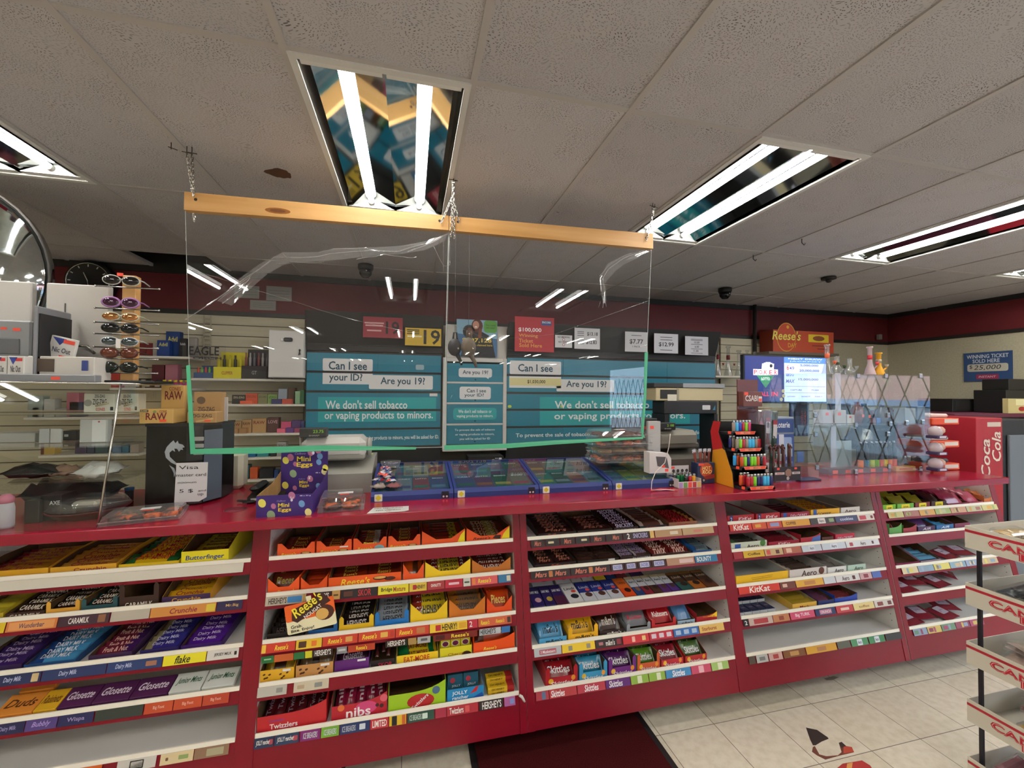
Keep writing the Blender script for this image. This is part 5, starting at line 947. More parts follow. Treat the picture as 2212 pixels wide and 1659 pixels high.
# caps hanging on strings in front of the poster
def bag(px, py, col, label, s, Y=2.2):
    c = aY(px, py, Y); m = MB(); m.ell(col, (0, 0, 0), .042 * s, .03 * s, .055 * s, 12, 8); m.tube(col, [(-.01 * s, 0, .045 * s), (-.005 * s, 0, .09 * s), (.012 * s, 0, .09 * s), (.016 * s, 0, .045 * s)], .006 * s, 6)
    m.tube(col, [(.015 * s, 0, -.045 * s), (.035 * s, 0, -.08 * s), (.045 * s, 0, -.11 * s)], [.014 * s, .01 * s, .007 * s], 6); m.ell('#a8a090!', (.02 * s, -.028 * s, -.01 * s), .006, .003, .006, 8, 5)
    m.tube('#6a6a6a', [(0, 0, .09 * s), (0, 0, 2.5 - c.z)], .0008, 4)
    o = m.build('pouch', loc=tuple(c)); return tag(o, label, 'pouch')
# dark region under the cabinets
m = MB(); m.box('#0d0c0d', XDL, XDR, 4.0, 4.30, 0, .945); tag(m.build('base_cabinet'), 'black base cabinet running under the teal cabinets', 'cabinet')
zsh = aY(1025, 1000, 3.75).z
item('receipt_printer', 'printer', 'flat black printer under the narrow white cabinet', 1012, 1088, 986, 1002, 3.78, .18, '#1c1614', [('SERIAL', '#c8c8c4', .3, .6, .1, .2)], zb=zsh + .001, deco=lambda m, w, h: (m.rr('#d8d8d4', (w * .4, -.001, h * .5), X, Z, w * .08, h * .4, .001), m.rr('#d8c83c', (w * .2, -.001, h * .3), X, Z, w * .06, h * .3, .001)))
m = MB(); p_, q_ = aY(957, 1000, 3.75), aY(1090, 1000, 3.75); m.box('#3a3836', p_.x - .05, q_.x + .05, 3.7, 3.99, zsh - .026, zsh); tag(m.build('printer_shelf'), 'grey shelf board under the narrow white cabinet', 'shelf')
# three papers on the maroon band, the clock, ceiling cameras
for a, b, c, d, l in ((506, 560, 617, 644, 'pale paper stuck on the maroon band, left of a pair'), (575, 630, 619, 650, 'pale paper stuck on the maroon band, right of a pair'), (540, 596, 649, 670, 'pale paper stuck below the pair on the maroon band')):
    item('paper_notice', 'notice', l, a, b, c, d, 4.33, .002, '#8a8884', deco=lines('#6a6a68', (.7, .5, .3), .8))
p = aY(190, 607, 4.25); r = empty('wall_clock', tuple(p), 'round black wall clock behind the sunglasses stand', 'clock')
m = MB(); m.lathe('#0c0a0a', [(.18, .07), (.18, .02), (.16, -.01), (.152, 0), (.0001, 0)], n=28, axis='Y'); m.build('case', r)
m = MB(); m.lathe('#b8b8b0!', [(.148, -.004), (.152, -.008), (.156, -.004)], n=28, axis='Y', cap=False)
for k in range(12):
    a = k * PI / 6; m.quad('#c8c8c0', *[(math.sin(a) * rr + math.cos(a) * ww, -.003, math.cos(a) * rr - math.sin(a) * ww) for rr, ww in ((.12, -.004), (.12, .004), (.14, .004), (.14, -.004))])
m.build('dial', r); m = MB(); m.tube('#d8d8d0', [(0, -.006, 0), (-.03, -.006, .07)], .003, 4); m.build('hour_hand', r); m = MB(); m.tube('#d8d8d0', [(0, -.008, 0), (.015, -.008, -.1)], .002, 4); m.build('minute_hand', r)
def dome(px, py, label, s=1):
    p = aZ(px, py - 14, ZC); r = empty('dome_camera', (p.x, p.y, ZC - .006), label, 'camera'); m = MB(); m.lathe('#1c1a1a', [(.0001, 0), (.065 * s, 0), (.065 * s, -.03), (.058 * s, -.045)], n=18); m.build('mount', r)
    m = MB(); m.lathe('#0a0a0c~', [(.056 * s, -.045), (.05 * s, -.08), (.03 * s, -.105), (.0001, -.112)], n=18); m.ell('#c8c8c8', (.01, -.05 * s, -.06), .008, .006, .006, 8, 5); m.build('dome', r)
dome(790, 585, 'black dome camera on the ceiling seen through the shield'); dome(1566, 636, 'black dome camera on the ceiling above the price sheets')
p = aZ(1790, 598, ZC); m = MB(); m.lathe('#2a2624', [(.0001, 0), (.06, 0), (.06, -.018), (.0001, -.02)], n=12); m.ell('#2a2624', (0, 0, -.03), .025, .025, .02); tag(m.build('smoke_detector', loc=(p.x, p.y, ZC - .006)), 'small dark detector hanging from the ceiling at right', 'detector')
for px, py, l in ((1627, 550, 'bent wire hook in the ceiling left of the far right lamp'), (1732, 514, 'small dark wire clip in the ceiling between two lamps')):
    p = aZ(px, py, ZC); m = MB(); m.tube('#3a3430', [(0, 0, 0), (0, 0, -.03), (.02, 0, -.045), (.03, 0, -.03)], .003, 5); tag(m.build('ceiling_hook', loc=(p.x, p.y, ZC - .004)), l, 'hook')
p = aY(1908, 728, 4.28); m = MB(); m.box('#8a8a86', -.025, .025, 0, .04, -.035, .035, .004); tag(m.build('motion_sensor', loc=(p.x - .04, 4.28, p.z)), 'small white sensor high in the far right corner', 'sensor')
# things on the left slat wall
sA = shelf_at(294, 409, 769, 'white wall shelf carrying the blue medicine boxes'); sB = shelf_at(412, 658, 818, 'white wall shelf carrying the lighter displays'); sC = shelf_at(480, 658, 873, 'white wall shelf of rolling paper cartons below the lighters')
sD = shelf_at(480, 658, 936, 'white wall shelf of brown paper cartons'); sE = shelf_at(500, 640, 988, 'white wall shelf just above the counter, upper one'); sF = shelf_at(480, 640, 1036, 'white wall shelf just above the counter, lower one')
sG = shelf_at(50, 330, 901, 'white wall shelf seen through the glass case, upper'); sH = shelf_at(82, 300, 982, 'white wall shelf seen through the glass case, lower')
sI = shelf_at(236, 410, 838, 'white wall shelf of small pill bottles behind the sunglasses')
item('medicine_box', 'medicine box', 'blue medicine box standing tallest on the shelf', 358, 388, 716, 760, 4.12, .06, '#1c3a74', [('Advil', '#d8d070', 0, .7, .7, .2)], zb=sA)
item('medicine_box', 'medicine box', 'blue medicine box in front with yellow lettering', 339, 366, 735, 762, 4.05, .05, '#1c3a7c', [('Advil', '#d8d070', 0, .74, .7, .24)], zb=sA)
item('medicine_box', 'medicine box', 'dark box beside the blue medicine boxes', 387, 403, 731, 760, 4.08, .06, '#1c1c1e', [('Rolaids', '#c8c8c8', 0, .7, .7, .14)], zb=sA)
item('medicine_box', 'medicine box', 'grey pouch leaning on the shelf end', 405, 424, 728, 760, 4.1, .05, '#8a8680', zb=sA, c=.01)
for i, (a, c) in enumerate(((300, '#6a1c1c'), (316, '#7a2424'), (330, '#b8b4ac'))): item('medicine_box', 'medicine box', ['dark red packet left of the blue boxes', 'brick red packet left of the blue boxes', 'pale packet left of the blue boxes'][i], a, a + 15, 741, 762, 4.1, .05, c, zb=sA)
# ladder strip and white lock box
a_, b_ = aY(441, 700, 4.29), aY(454, 760, 4.29); m = MB(); hh = aY(448, 682, 4.29).z - aY(448, 790, 4.29).z
for x in (-.028, .024): m.box('#b0a890', x, x + .006, 0, .012, 0, hh)
for k in range(12): m.box('#b0a890', -.022, .024, 0, .01, .01 + k * hh / 12.2, .022 + k * hh / 12.2)
tag(m.build('hook_strip', loc=((a_.x + b_.x) / 2, 4.28, aY(448, 790, 4.29).z)), 'cream plastic ladder strip hanging on the slotted wall', 'hook strip')
p0, p1 = aY(579, 765, 3.95), aY(657, 765, 3.95); zt, zb = aY(618, 713, 3.95).z, aY(618, 816, 3.95).z; w = p1.x - p0.x; r = empty('lock_box', ((p0.x + p1.x) / 2, 3.95, zb), 'white wall cabinet with a black handle and hanging keys', 'cabinet')
m = MB(); m.box('#c8c6c2', -w / 2, w / 2, .015, .34, 0, zt - zb, .003); m.build('body', r); m = MB(); m.box('#cfcdc9', -w / 2 + .004, w / 2 - .004, 0, .014, .004, zt - zb - .004, .003); d = m.build('door', r)
m = MB(); m.box('#1c2028', -.02, .05, -.018, 0, zt - zb - .1, zt - zb - .065, .008); m.box('#e0e0e0', -.045, -.02, -.016, 0, zt - zb - .098, zt - zb - .07, .005); m.build('handle', d)
m = MB(); m.lathe('#2a2a2a', [(.008, 0), (.008, -.012)], (w * .38, 0, .24), 8, 'Y'); m.tube('#4a4a4a!', [(w * .38, -.012, .24), (w * .4, -.014, .2)], .004, 5); m.tube('#4a4a4a!', [(w * .38, -.012, .235), (w * .36, -.014, .195)], .004, 5); m.build('key', d)
# lighter displays on shelf B
def disp(label, px0, px1, py0, py1, col, hc, n, stick, txt=None, Y=4.05, zb=sB, scol='#2a2a2a'):
    x0, x1 = aY(px0, (py0 + py1) / 2, Y).x, aY(px1, (py0 + py1) / 2, Y).x; zt = aY((px0 + px1) / 2, py0, Y).z; w, h = x1 - x0, zt - zb
    r = empty('counter_display', ((x0 + x1) / 2, Y, zb), label, 'display'); m = MB(); m.box(col, -w / 2, w / 2, 0, .16, 0, h * .42, .002); m.box(col, -w / 2, w / 2, .14, .16, h * .42, h, .001)
    if txt: m.tf(txt[1], txt[0], 0, -.0006, h * txt[2], w=w * txt[3], h=h * txt[4], bold=.04)
    m.build('tray', r)
    for i in range(n):
        m = MB(); x = -w / 2 + w * (i + .5) / n; m.lathe(stick[i % len(stick)], [(w / n * .3, h * .4), (w / n * .3, h * .7), (w / n * .18, h * .72), (w / n * .18, h * .86)], (x, .05, 0), 8); m.build('torch_lighter', r)
    return r
disp('yellow display box full of slim yellow lighters', 461, 521, 758, 815, '#d8cc1c', .5, 5, ['#c8bc1c', '#3a3a20'], ('CLIPPER', '#a0501c', .2, .4, .12))
disp('black display box of tall clear tubes', 522, 577, 752, 817, '#1c1618', .5, 6, ['#8a4a4a', '#a8a4a4', '#6a6a70'], ('GT', '#9a9a9a', .2, .2, .12))
o = disp('clear display of torch lighters under a hanging black lettered sign', 418, 459, 788, 815, '#2a4a7a', .5, 5, ['#d84a2c', '#6aa82c', '#c02c34', '#7ac83c', '#2c6ab0'])
p = aY(441, 758, 4.04); m = MB(); m.tf('#16161c', 'EAGLE', 0, 0, 0, w=aY(474, 758, 4.04).x - aY(409, 758, 4.04).x, h=.075, bold=.06); m.tf('#3a3a44', 'TORCH', 0, 0, -.06, w=.26, h=.022, bold=.04); m.box('acrylic', -.16, .16, .002, .004, -.08, .05)
tag(m.build('torch_sign', loc=tuple(p)), 'clear sign plate with large black capitals above the lighters', 'sign')
# small cartons on the lower shelves
def many(specs, z, Y, grp, cat='carton', name='paper_carton'):
    for l, a, b, top, col, *t in specs: item(name, cat, l, a, b, top, top + 10, Y, .07, col, [(t[0], t[1], 0, .72, .8, .22, .03)] if t else (), zb=z, group=grp)
many([('black arched paper carton, leftmost on its shelf', 501, 531, 853, '#1c1a18', 'ZIG-ZAG', '#c8c0a0'), ('orange arched paper carton', 531, 556, 850, '#c84a28', 'ZIG-ZAG', '#6a1c10'), ('olive arched paper carton', 557, 577, 851, '#7a7850', 'ZIG-ZAG', '#3a3820'), ('lime arched paper carton', 578, 598, 852, '#7a9a50', 'ZIG', '#3a5a20'),
      ('silver blue paper carton', 601, 620, 840, '#8a94a0'), ('dark amber carton behind the silver blue one', 622, 638, 838, '#4a2c14'), ('pale green paper carton stack', 634, 648, 845, '#8ab088'), ('green and red carton at the cabinet edge', 649, 657, 842, '#2c6a3c')], sC, 4.08, 'small cartons on the rolling paper shelf')
many([('navy and red packet lying in front on the paper shelf', 586, 608, 862, '#2c2c5c'), ('low orange packet in front on the paper shelf', 518, 545, 866, '#d85a38'), ('low red and orange packet in front on the paper shelf', 609, 630, 862, '#b84a38')], sC, 4.03, 'low packets on the rolling paper shelf')
many([('kraft paper carton, leftmost on the brown shelf', 494, 521, 910, '#a07c4c', 'RAW', '#5a1c14'), ('kraft paper carton, second on the brown shelf', 523, 543, 907, '#a88452', 'RAW', '#5a1c14'), ('kraft paper carton with orange sticker, third on the brown shelf', 545, 575, 904, '#b08a58', 'RAW', '#7a1c14'), ('tall maroon carton on the brown shelf', 577, 602, 902, '#4a2420', 'LOVE', '#c8a0a0'),
      ('pink translucent carton on the brown shelf', 607, 629, 911, '#c04a70'), ('purple carton on the brown shelf', 630, 649, 908, '#4a2c6a'), ('navy carton at the right end of the brown shelf', 650, 658, 910, '#2c3c7a')], sD, 4.08, 'small cartons on the brown shelf')
many([('low kraft packet in front on the brown shelf', 500, 514, 926, '#a87c48'), ('low kraft packet beside the first on the brown shelf', 516, 532, 925, '#a07444'), ('low pink packet in front on the brown shelf', 598, 616, 926, '#d8607a'), ('low violet packet in front on the brown shelf', 617, 634, 924, '#5a2c74'), ('low red and blue packet in front on the brown shelf', 636, 656, 925, '#8a2c50')], sD, 4.03, 'low packets on the brown shelf')
many([('blue box on the upper low shelf', 524, 552, 979, '#1c5a8c'), ('teal box on the upper low shelf', 555, 580, 980, '#2c7a80'), ('grey carton with arched top on the upper low shelf', 598, 618, 955, '#8a8682', 'ZIG', '#4a4a48'), ('black box on the upper low shelf', 584, 596, 978, '#2a2a2a')], sE, 4.06, 'boxes on the upper low shelf')
many([('orange handled tool box on the lower low shelf', 540, 556, 1010, '#c85a30'), ('black boxes on the lower low shelf', 560, 590, 1012, '#1c1c20'), ('teal box on the lower low shelf', 524, 538, 1005, '#2c5a5c'), ('dark blue box on the lower low shelf', 592, 600, 1016, '#1c3a6a')], sF, 4.06, 'boxes on the lower low shelf')
pb = MB(); pb.lathe('#1c2230', [(.018, 0), (.018, .05), (.012, .056), (.012, .06)], n=10); pb.lathe('#1a1a1c', [(.014, .056), (.014, .07), (.0001, .07)], n=10); pb.box('#b8b4b0', -.012, .012, -.0185, -.017, .01, .04)
spread_bars('pill_bottle', 'bottle', 'small dark bottle with white label behind the sunglasses stand', 'dark bottles on the wall shelf at left', pb, [((aY(300 + 11 * i, 830, 4.06).x, 4.06 + .05 * (i % 2), sI), (0, 0, 0)) for i in range(5)])
pb = MB(); pb.lathe('#b83a7a', [(.016, 0), (.018, .03), (.01, .05)], n=10); pb.lathe('#d8c81c', [(.012, .05), (.012, .068), (.0001, .068)], n=10)
spread_bars('energy_shot', 'bottle', 'pink bottle with yellow cap on the wall shelf behind the brown cartons', 'pink bottles with yellow caps', pb, [((aY(354 + 12 * i, 820, 4.04).x, 4.05, sI), (0, 0, 0)) for i in range(5)])
many([('dark red box behind the small bottles', 328, 354, 788, '#5a2028'), ('dusty pink box behind the small bottles', 357, 384, 787, '#a86a78'), ('red box at the foot of the sunglasses stand', 240, 258, 806, '#a83428')], sI, 4.14, 'boxes behind the small bottles')
gl = [('pale grey carton', 60, 92, 855, '#8a9890'), ('white tablet carton', 95, 118, 862, '#b8bab4'), ('rose carton', 144, 170, 848, '#b06070'), ('navy carton', 150, 178, 868, '#2c3450'), ('sage green carton', 70, 84, 880, '#9aa898'), ('clear ribbed carton', 120, 146, 882, '#9a9a94')]
many([(l + ' on the wall shelf beyond the glass case', a, b, t, c) for l, a, b, t, c in gl], sG, 4.08, 'cartons on the wall shelf seen through the glass case')
bk = [('plum paperback', 162, 186, 954, '#3a2c50'), ('navy paperback', 188, 203, 955, '#243050'), ('teal paperback', 206, 232, 956, '#2a4a4c'), ('slate blue paperback', 243, 262, 950, '#4a6a88'), ('sea blue paperback', 263, 278, 950, '#3a6a80'), ('cream card box', 281, 300, 955, '#a89a8c'), ('yellow and red box', 95, 118, 955, '#c0a048'), ('brown box', 88, 94, 955, '#6a3020')]
many([(l + ' on the low wall shelf beyond the glass case', a, b, t, c) for l, a, b, t, c in bk], sH, 4.08, 'books and boxes on the low shelf seen through the glass case')
# right part of the back wall
sJ = shelf_at(1546, 1615, 812, 'white wall shelf of tall glass pipes beside the teal cabinets', Y=4.03)
def bong(px, py0, py1, Y, zb, col, band, label, s=1.0, kind=0, name='glass_pipe'):
    x = aY(px, (py0 + py1) / 2, Y).x; zt = aY(px, py0, Y).z; h = zt - zb; m = MB(); g_ = col
    r0 = .045 * s
    if kind == 0: m.lathe(g_, [(r0, 0), (r0 * .95, .01), (r0 * .38, h * .42), (r0 * .36, h * .93), (r0 * .55, h * .95), (r0 * .55, h)], n=14)
    else: m.lathe(g_, [(r0 * .5, 0), (r0 * .9, h * .12), (r0 * .9, h * .3), (r0 * .4, h * .5), (r0 * .4, h * .95), (r0 * .55, h)], n=14)
    if band: m.lathe(band, [(r0 * .4, h * .55), (r0 * .42, h * .62), (r0 * .4, h * .7)], n=12)
    m.tube(g_, [(r0 * .6, -.005, h * .18), (r0 * 1.5, -.01, h * .36)], .006 * s, 6); m.lathe(band or g_, [(.006, 0), (.013, .022)], (r0 * 1.5, -.01, h * .36), 8)
    return tag(m.build(name, loc=(x, Y, zb)), label, 'glass pipe')
glassy('clearglass', (.86, .88, .88, 1), 1.9, .10)
for px, t, b, l, s in ((1551, 746, '#8a2c38', 'red-banded glass pipe nearest the teal cabinet', .9), (1573, 748, '#7a2c24', 'glass pipe with red marks, second on the shelf', 1.1), (1596, 757, None, 'plain clear glass pipe, third on the shelf', 1.1), (1614, 757, '#7a3c34', 'glass pipe with brown ring, fourth on the shelf', .8), (1630, 760, '#8aa050', 'glass pipe with green rim, last before the screen', .8)):
    bong(px, t, 808, 4.12, sJ, 'clearglass', b, l, s)
# big carton on the wall shelf
x0, x1 = aY(1670, 740, 4.1).x, aY(1801, 740, 4.1).x; zt, zb = aY(1735, 715, 4.1).z, aY(1735, 762, 4.1).z
m = MB(); w, h = x1 - x0, zt - zb; m.box('#c04a28', -w / 2, w / 2, 0, .2, 0, h, .002); m.box('#8a3420', -w / 2 - .001, -w / 2 + .001, .001, .199, .001, h - .001)
m.disc('#c8482a', (-w * .29, -.003, h * .68), h * .5, ry=h * .62, n=24); m.disc('#e0a83c', (-w * .29, -.002, h * .68), h * .53, ry=h * .66, n=24); m.tf('#f4e468', 'Reese\'s', -w * .29, -.006, h * .75, w=w * .46, h=h * .42, bold=.05, shear=.2); m.tf('#e8b03c', 'DAY', -w * .2, -.006, h * .32, w=w * .14, h=h * .2, bold=.04)
m.disc('#e8b83c', (-w * .27, -.005, h * 1.14), h * .08, n=10); m.rr('#e8cc2c', (w * .24, -.002, h * .68), X, Z, w * .34, h * .36, .006); m.disc('#8a4820', (w * .24, -.003, h * .68), w * .1, ry=h * .12, n=12); m.rr('#8a3018', (w * .28, -.002, h * .34), X, Z, w * .3, h * .06, .002); m.rr('#8a3018', (w * .32, -.002, h * .2), X, Z, w * .2, h * .06, .002)
tag(m.build('gift_carton', loc=((x0 + x1) / 2, 4.1, zb)), 'huge orange carton with a round logo on the high shelf', 'carton')
m = MB(); m.box('#6a6258', x0 - .1, x1 + .03, 4.06, 4.31, zb - .03, zb - .001); tag(m.build('high_shelf'), 'high shelf under the huge orange carton', 'shelf')
# winning ticket banner on the right wall
c = aX(2133, 792, 6.29); m = MB(); W_, H_ = .41, .33
m.box('#2c4a78', -W_ / 2, W_ / 2, 0, .006, -H_ / 2, H_ / 2); m.tf('#d8dce4', 'WINNING TICKET', 0, -.0006, H_ * .36, w=W_ * .86, h=H_ * .13, bold=.06); m.tf('#d8dce4', 'SOLD HERE', -.01, -.0006, H_ * .2, w=W_ * .56, h=H_ * .13, bold=.06)
m.rr('#c8c4b4', (.0, -.0006, -H_ * .03), X, Z, W_ * .84, H_ * .26, .02); m.tf('#2a2a34', '25,000', .0, -.0012, -H_ * .03, w=W_ * .56, h=H_ * .18, shear=.2); m.tf('#2a2a34', '$', -W_ * .34, -.0012, 0, h=H_ * .14); m.rr('#a02c50', (0, -.0006, -H_ * .34), X, Z, W_ * .46, H_ * .16, .004); m.tf('#d8c4cc', 'INSTANT', 0, -.0012, -H_ * .34, w=W_ * .36, h=H_ * .07, bold=.03, shear=.2)
tag(m.build('winning_banner', loc=(6.285, c.y, c.z), rot=(0, 0, -PI / 2)), 'blue winning ticket banner with handwritten amount on the right wall', 'banner')
# machine and dark cabinets at the far right
SC = 1.5
m = MB(); m.box('#141212', 4.75, 6.25, 2.75, 3.6, 0, SC - .035); m.box('#5a1c34', 4.70, 6.28, 2.71, 3.62, SC - .035, SC, .004)
tag(m.build('side_counter'), 'dark side counter with maroon top beyond the end of the red counter', 'counter')
item('microwave_oven', 'oven', 'black oven with a row of buttons on the side counter', 2058, 2166, 862, 898, 3.05, .3, '#14120f', zb=SC + .001, c=.004, deco=lambda m, w, h: (m.box('#1f1d1a', -w * .45, w * .12, -.002, 0, h * .15, h * .85), m.box('#3a3834', w * .16, w * .17, -.002, 0, h * .1, h * .9), [m.disc('#a8a8a0', (w * (.2 + .13 * (i // 3)), -.003, h * (.75 - .2 * (i % 3))), .008, n=6) for i in range(6)]))
m = MB(); m.box('#100e0e', 5.5, 6.22, 2.78, 3.02, SC + .001, SC + .22, .004); m.box('#14110f', 5.62, 6.22, 2.82, 3.02, SC + .22, SC + .33, .004); tag(m.build('coffee_machine'), 'black machine with a stepped top at the right edge', 'coffee machine')
item('tea_box', 'carton', 'cream box with a red print on the side counter', 2178, 2214, 861, 893, 2.735, .04, '#c8b880', zb=SC + .001, deco=lambda m, w, h: (m.rr('#e8e0b0', (w * .2, -.001, h * .75), X, Z, w * .5, h * .4, .004), m.disc('#a02820', (w * .3, -.001, h * .3), w * .2, n=12, ry=h * .16)))
# ---------------------------------------------------------------- left end of the counter: glass case and what is in and on it
r = empty('glass_display_case', (-1.7, 2.2, ZT), 'clear slanted glass case at the left end of the counter', 'display case')
gx0, gx1 = -2.4, -1.149; o_ = Matrix.Translation((1.7, -2.2, -ZT)); ZG = 1.683
m = MB(o_); m.prism('glass', [(1.925, ZT + .001), (2.036, ZG), (2.04, ZG), (1.929, ZT + .001)], gx1 - gx0, 'YZ', gx0); m.build('front_pane', r)
m = MB(o_); m.prism('glass', [(1.93, ZT + .001), (2.041, ZG), (2.5, ZG), (2.5, ZT + .001)], .004, 'YZ', gx1 - .004); m.build('side_pane', r)
m = MB(o_); m.box('glass', gx0, gx1, 2.04, 2.5, ZG + .0005, ZG + .005); m.build('top_pane', r)
m = MB(o_); m.tube('#a8a8a0!', [(gx1, 1.927, ZT), (gx1, 2.038, ZG)], .004, 6); m.tube('#d0d0c8!', [(gx0, 2.038, ZG + .003), (gx1, 2.038, ZG + .003), (gx1, 2.5, ZG + .003)], .004, 6); m.build('edge_trim', r)
GS = [1.56, 1.43, 1.29]
for z in GS: m = MB(o_); m.box('glass', gx0, gx1 - .006, 2.07, 2.49, z - .006, z); m.build('glass_shelf', r)
zz_ = lambda w_=1: [('ZIG-ZAG', '#2a2a2a', .02, .56, .46, .3, .04), ('CONES', '#c03030', .05, .16, .3, .16, .04), ('ZIG-ZAG', '#3a3a3a', .02, .86, .34, .16, .03)]
def zdeco(m, w, h): m.disc('#8a8a80', (-w * .36, -.0008, h * .5), h * .18, n=12); m.tube('#b8a888', [(-w * .1, -.002, h * .34), (w * .32, -.002, h * .5)], .004, 5); m.rr('#1c2030', (w * .42, -.0008, h * .2), X, Z, w * .1, h * .2, .001)
item('cones_carton', 'carton', 'white cones carton inside the glass case, left of two', 181, 247, 850, 887, 2.2, .06, '#c8c6b8', zz_(), zb=GS[0] + .001, deco=zdeco)
item('cones_carton', 'carton', 'white cones carton inside the glass case, right of two', 249, 298, 850, 884, 2.22, .06, '#c8c6b8', zz_(), zb=GS[0] + .001, deco=zdeco)
item('sign_holder', 'sign holder', 'clear and white sign holder inside the glass case', 172, 232, 906, 944, 2.2, .03, '#b8b8b6', zb=GS[1] + .001, deco=lambda m, w, h: (m.rr('#dcdcdc', (w * .2, -.001, h * .5), X, Z, w * .5, h * .95, .004), m.disc('#b04040', (w * .2, -.002, h * .9), .004, n=6)))
item('white_card', 'card', 'white card leaning inside the glass case, left of two', 84, 106, 926, 951, 2.2, .01, '#a8a8a8', zb=GS[1] + .001); item('white_card', 'card', 'white card leaning inside the glass case, right of two', 108, 132, 926, 951, 2.2, .01, '#b0b0ae', zb=GS[1] + .001)
item('black_case', 'case', 'black case with small white tag in the glass case', 136, 166, 930, 950, 2.3, .05, '#1a1a1a', zb=GS[1] + .001, deco=lambda m, w, h: m.rr('#c8c8c4', (-w * .25, -.001, h * .5), X, Z, w * .3, h * .24, .001))
item('white_carton', 'carton', 'long pale carton low in the glass case', -30, 76, 936, 951, 2.25, .1, '#a8a6a0', zb=GS[1] + .001)
def lump(name, cat, label, px, py, Y, zb, L, W, H, col, rz=0, rx=0):
    p = aY(px, py, Y); m = MB(); m.pillow(col, L, W, H, .012, 8, 5, lump=.9); return tag(m.build(name, loc=(p.x, Y + W / 2, zb + .002), rot=(rx, 0, rz)), label, cat)
lump('plastic_bag', 'bag', 'white bag with red spot in the glass case', 205, 985, 2.15, GS[2], .16, .1, .05, '#b8b4b0~', .3); lump('plastic_bag', 'bag', 'pale crumpled bag in front in the glass case', 190, 1000, 2.08, GS[2], .14, .08, .045, '#c8c6c2~', -.3)
lump('plastic_bag', 'bag', 'crumpled red and cream bag in the glass case', 118, 1000, 2.15, GS[2], .13, .09, .04, '#8a6a58~', .6); lump('plastic_bag', 'bag', 'black shiny bag at the left of the glass case', 50, 1000, 2.12, GS[2], .2, .14, .05, '#141414~', .1)
lump('toiletry_bag', 'bag', 'dark padded bag lying low in the glass case', 175, 1060, 2.15, ZT + .05, .2, .14, .07, '#181414', .1); lump('toiletry_bag', 'bag', 'black padded bag behind the roll-on bottle', 92, 1050, 2.3, ZT, .22, .14, .1, '#161414', .2)
item('toiletry_box', 'box', 'black toiletry gift box with white letters in the glass case', 86, 132, 1070, 1110, 2.06, .08, '#161416', [('AXE', '#c8c8c8', .2, .7, .5, .16, .04)], zb=ZT + .001); item('toiletry_box', 'box', 'black toiletry gift box beside the lettered one', 52, 84, 1082, 1120, 2.04, .08, '#1a1a1c', zb=ZT + .001)
m = MB(); m.lathe('#b8b4bc', [(.021, 0), (.024, .01), (.024, .075), (.02, .095)], n=14); m.lathe('#c07088', [(.021, .094), (.022, .112), (.012, .125), (.0001, .128)], n=14); p = aY(18, 1100, 2.0)
tag(m.build('roll_on_bottle', loc=(p.x, 1.99, ZT + .001)), 'white roll-on bottle with a pink cap at the frame edge', 'bottle')
# round foil platter inside the case
r = empty('foil_platter', (-1.3, 2.13, ZT), 'oval platter with red base and clear lid low in the glass case', 'platter'); m = MB()
m.lathe('#5a1c20', [(.09, .0), (.13, .035), (.135, .036), (.13, .03), (.09, .004)], n=22); m.build('tray', r)
m = MB(); m.lathe('wrap', [(.13, .04), (.11, .07), (.05, .08), (.0001, .082)], n=22); m.build('lid', r); m = MB(); m.box('#b8b0a0', -.05, .04, -.03, .02, .036, .06, .01); m.build('filling', r)
p = aY(292, 1068, 2.3); m = MB(); m.lathe('#2464a0', [(.018, 0), (.018, .012), (.0001, .013)], n=12); m.lathe('#20242a', [(.016, -.05), (.016, 0)], n=12); tag(m.build('jar', loc=(p.x - .05, 2.35, ZT + .052)), 'dark jar with a blue lid behind the platter', 'jar')
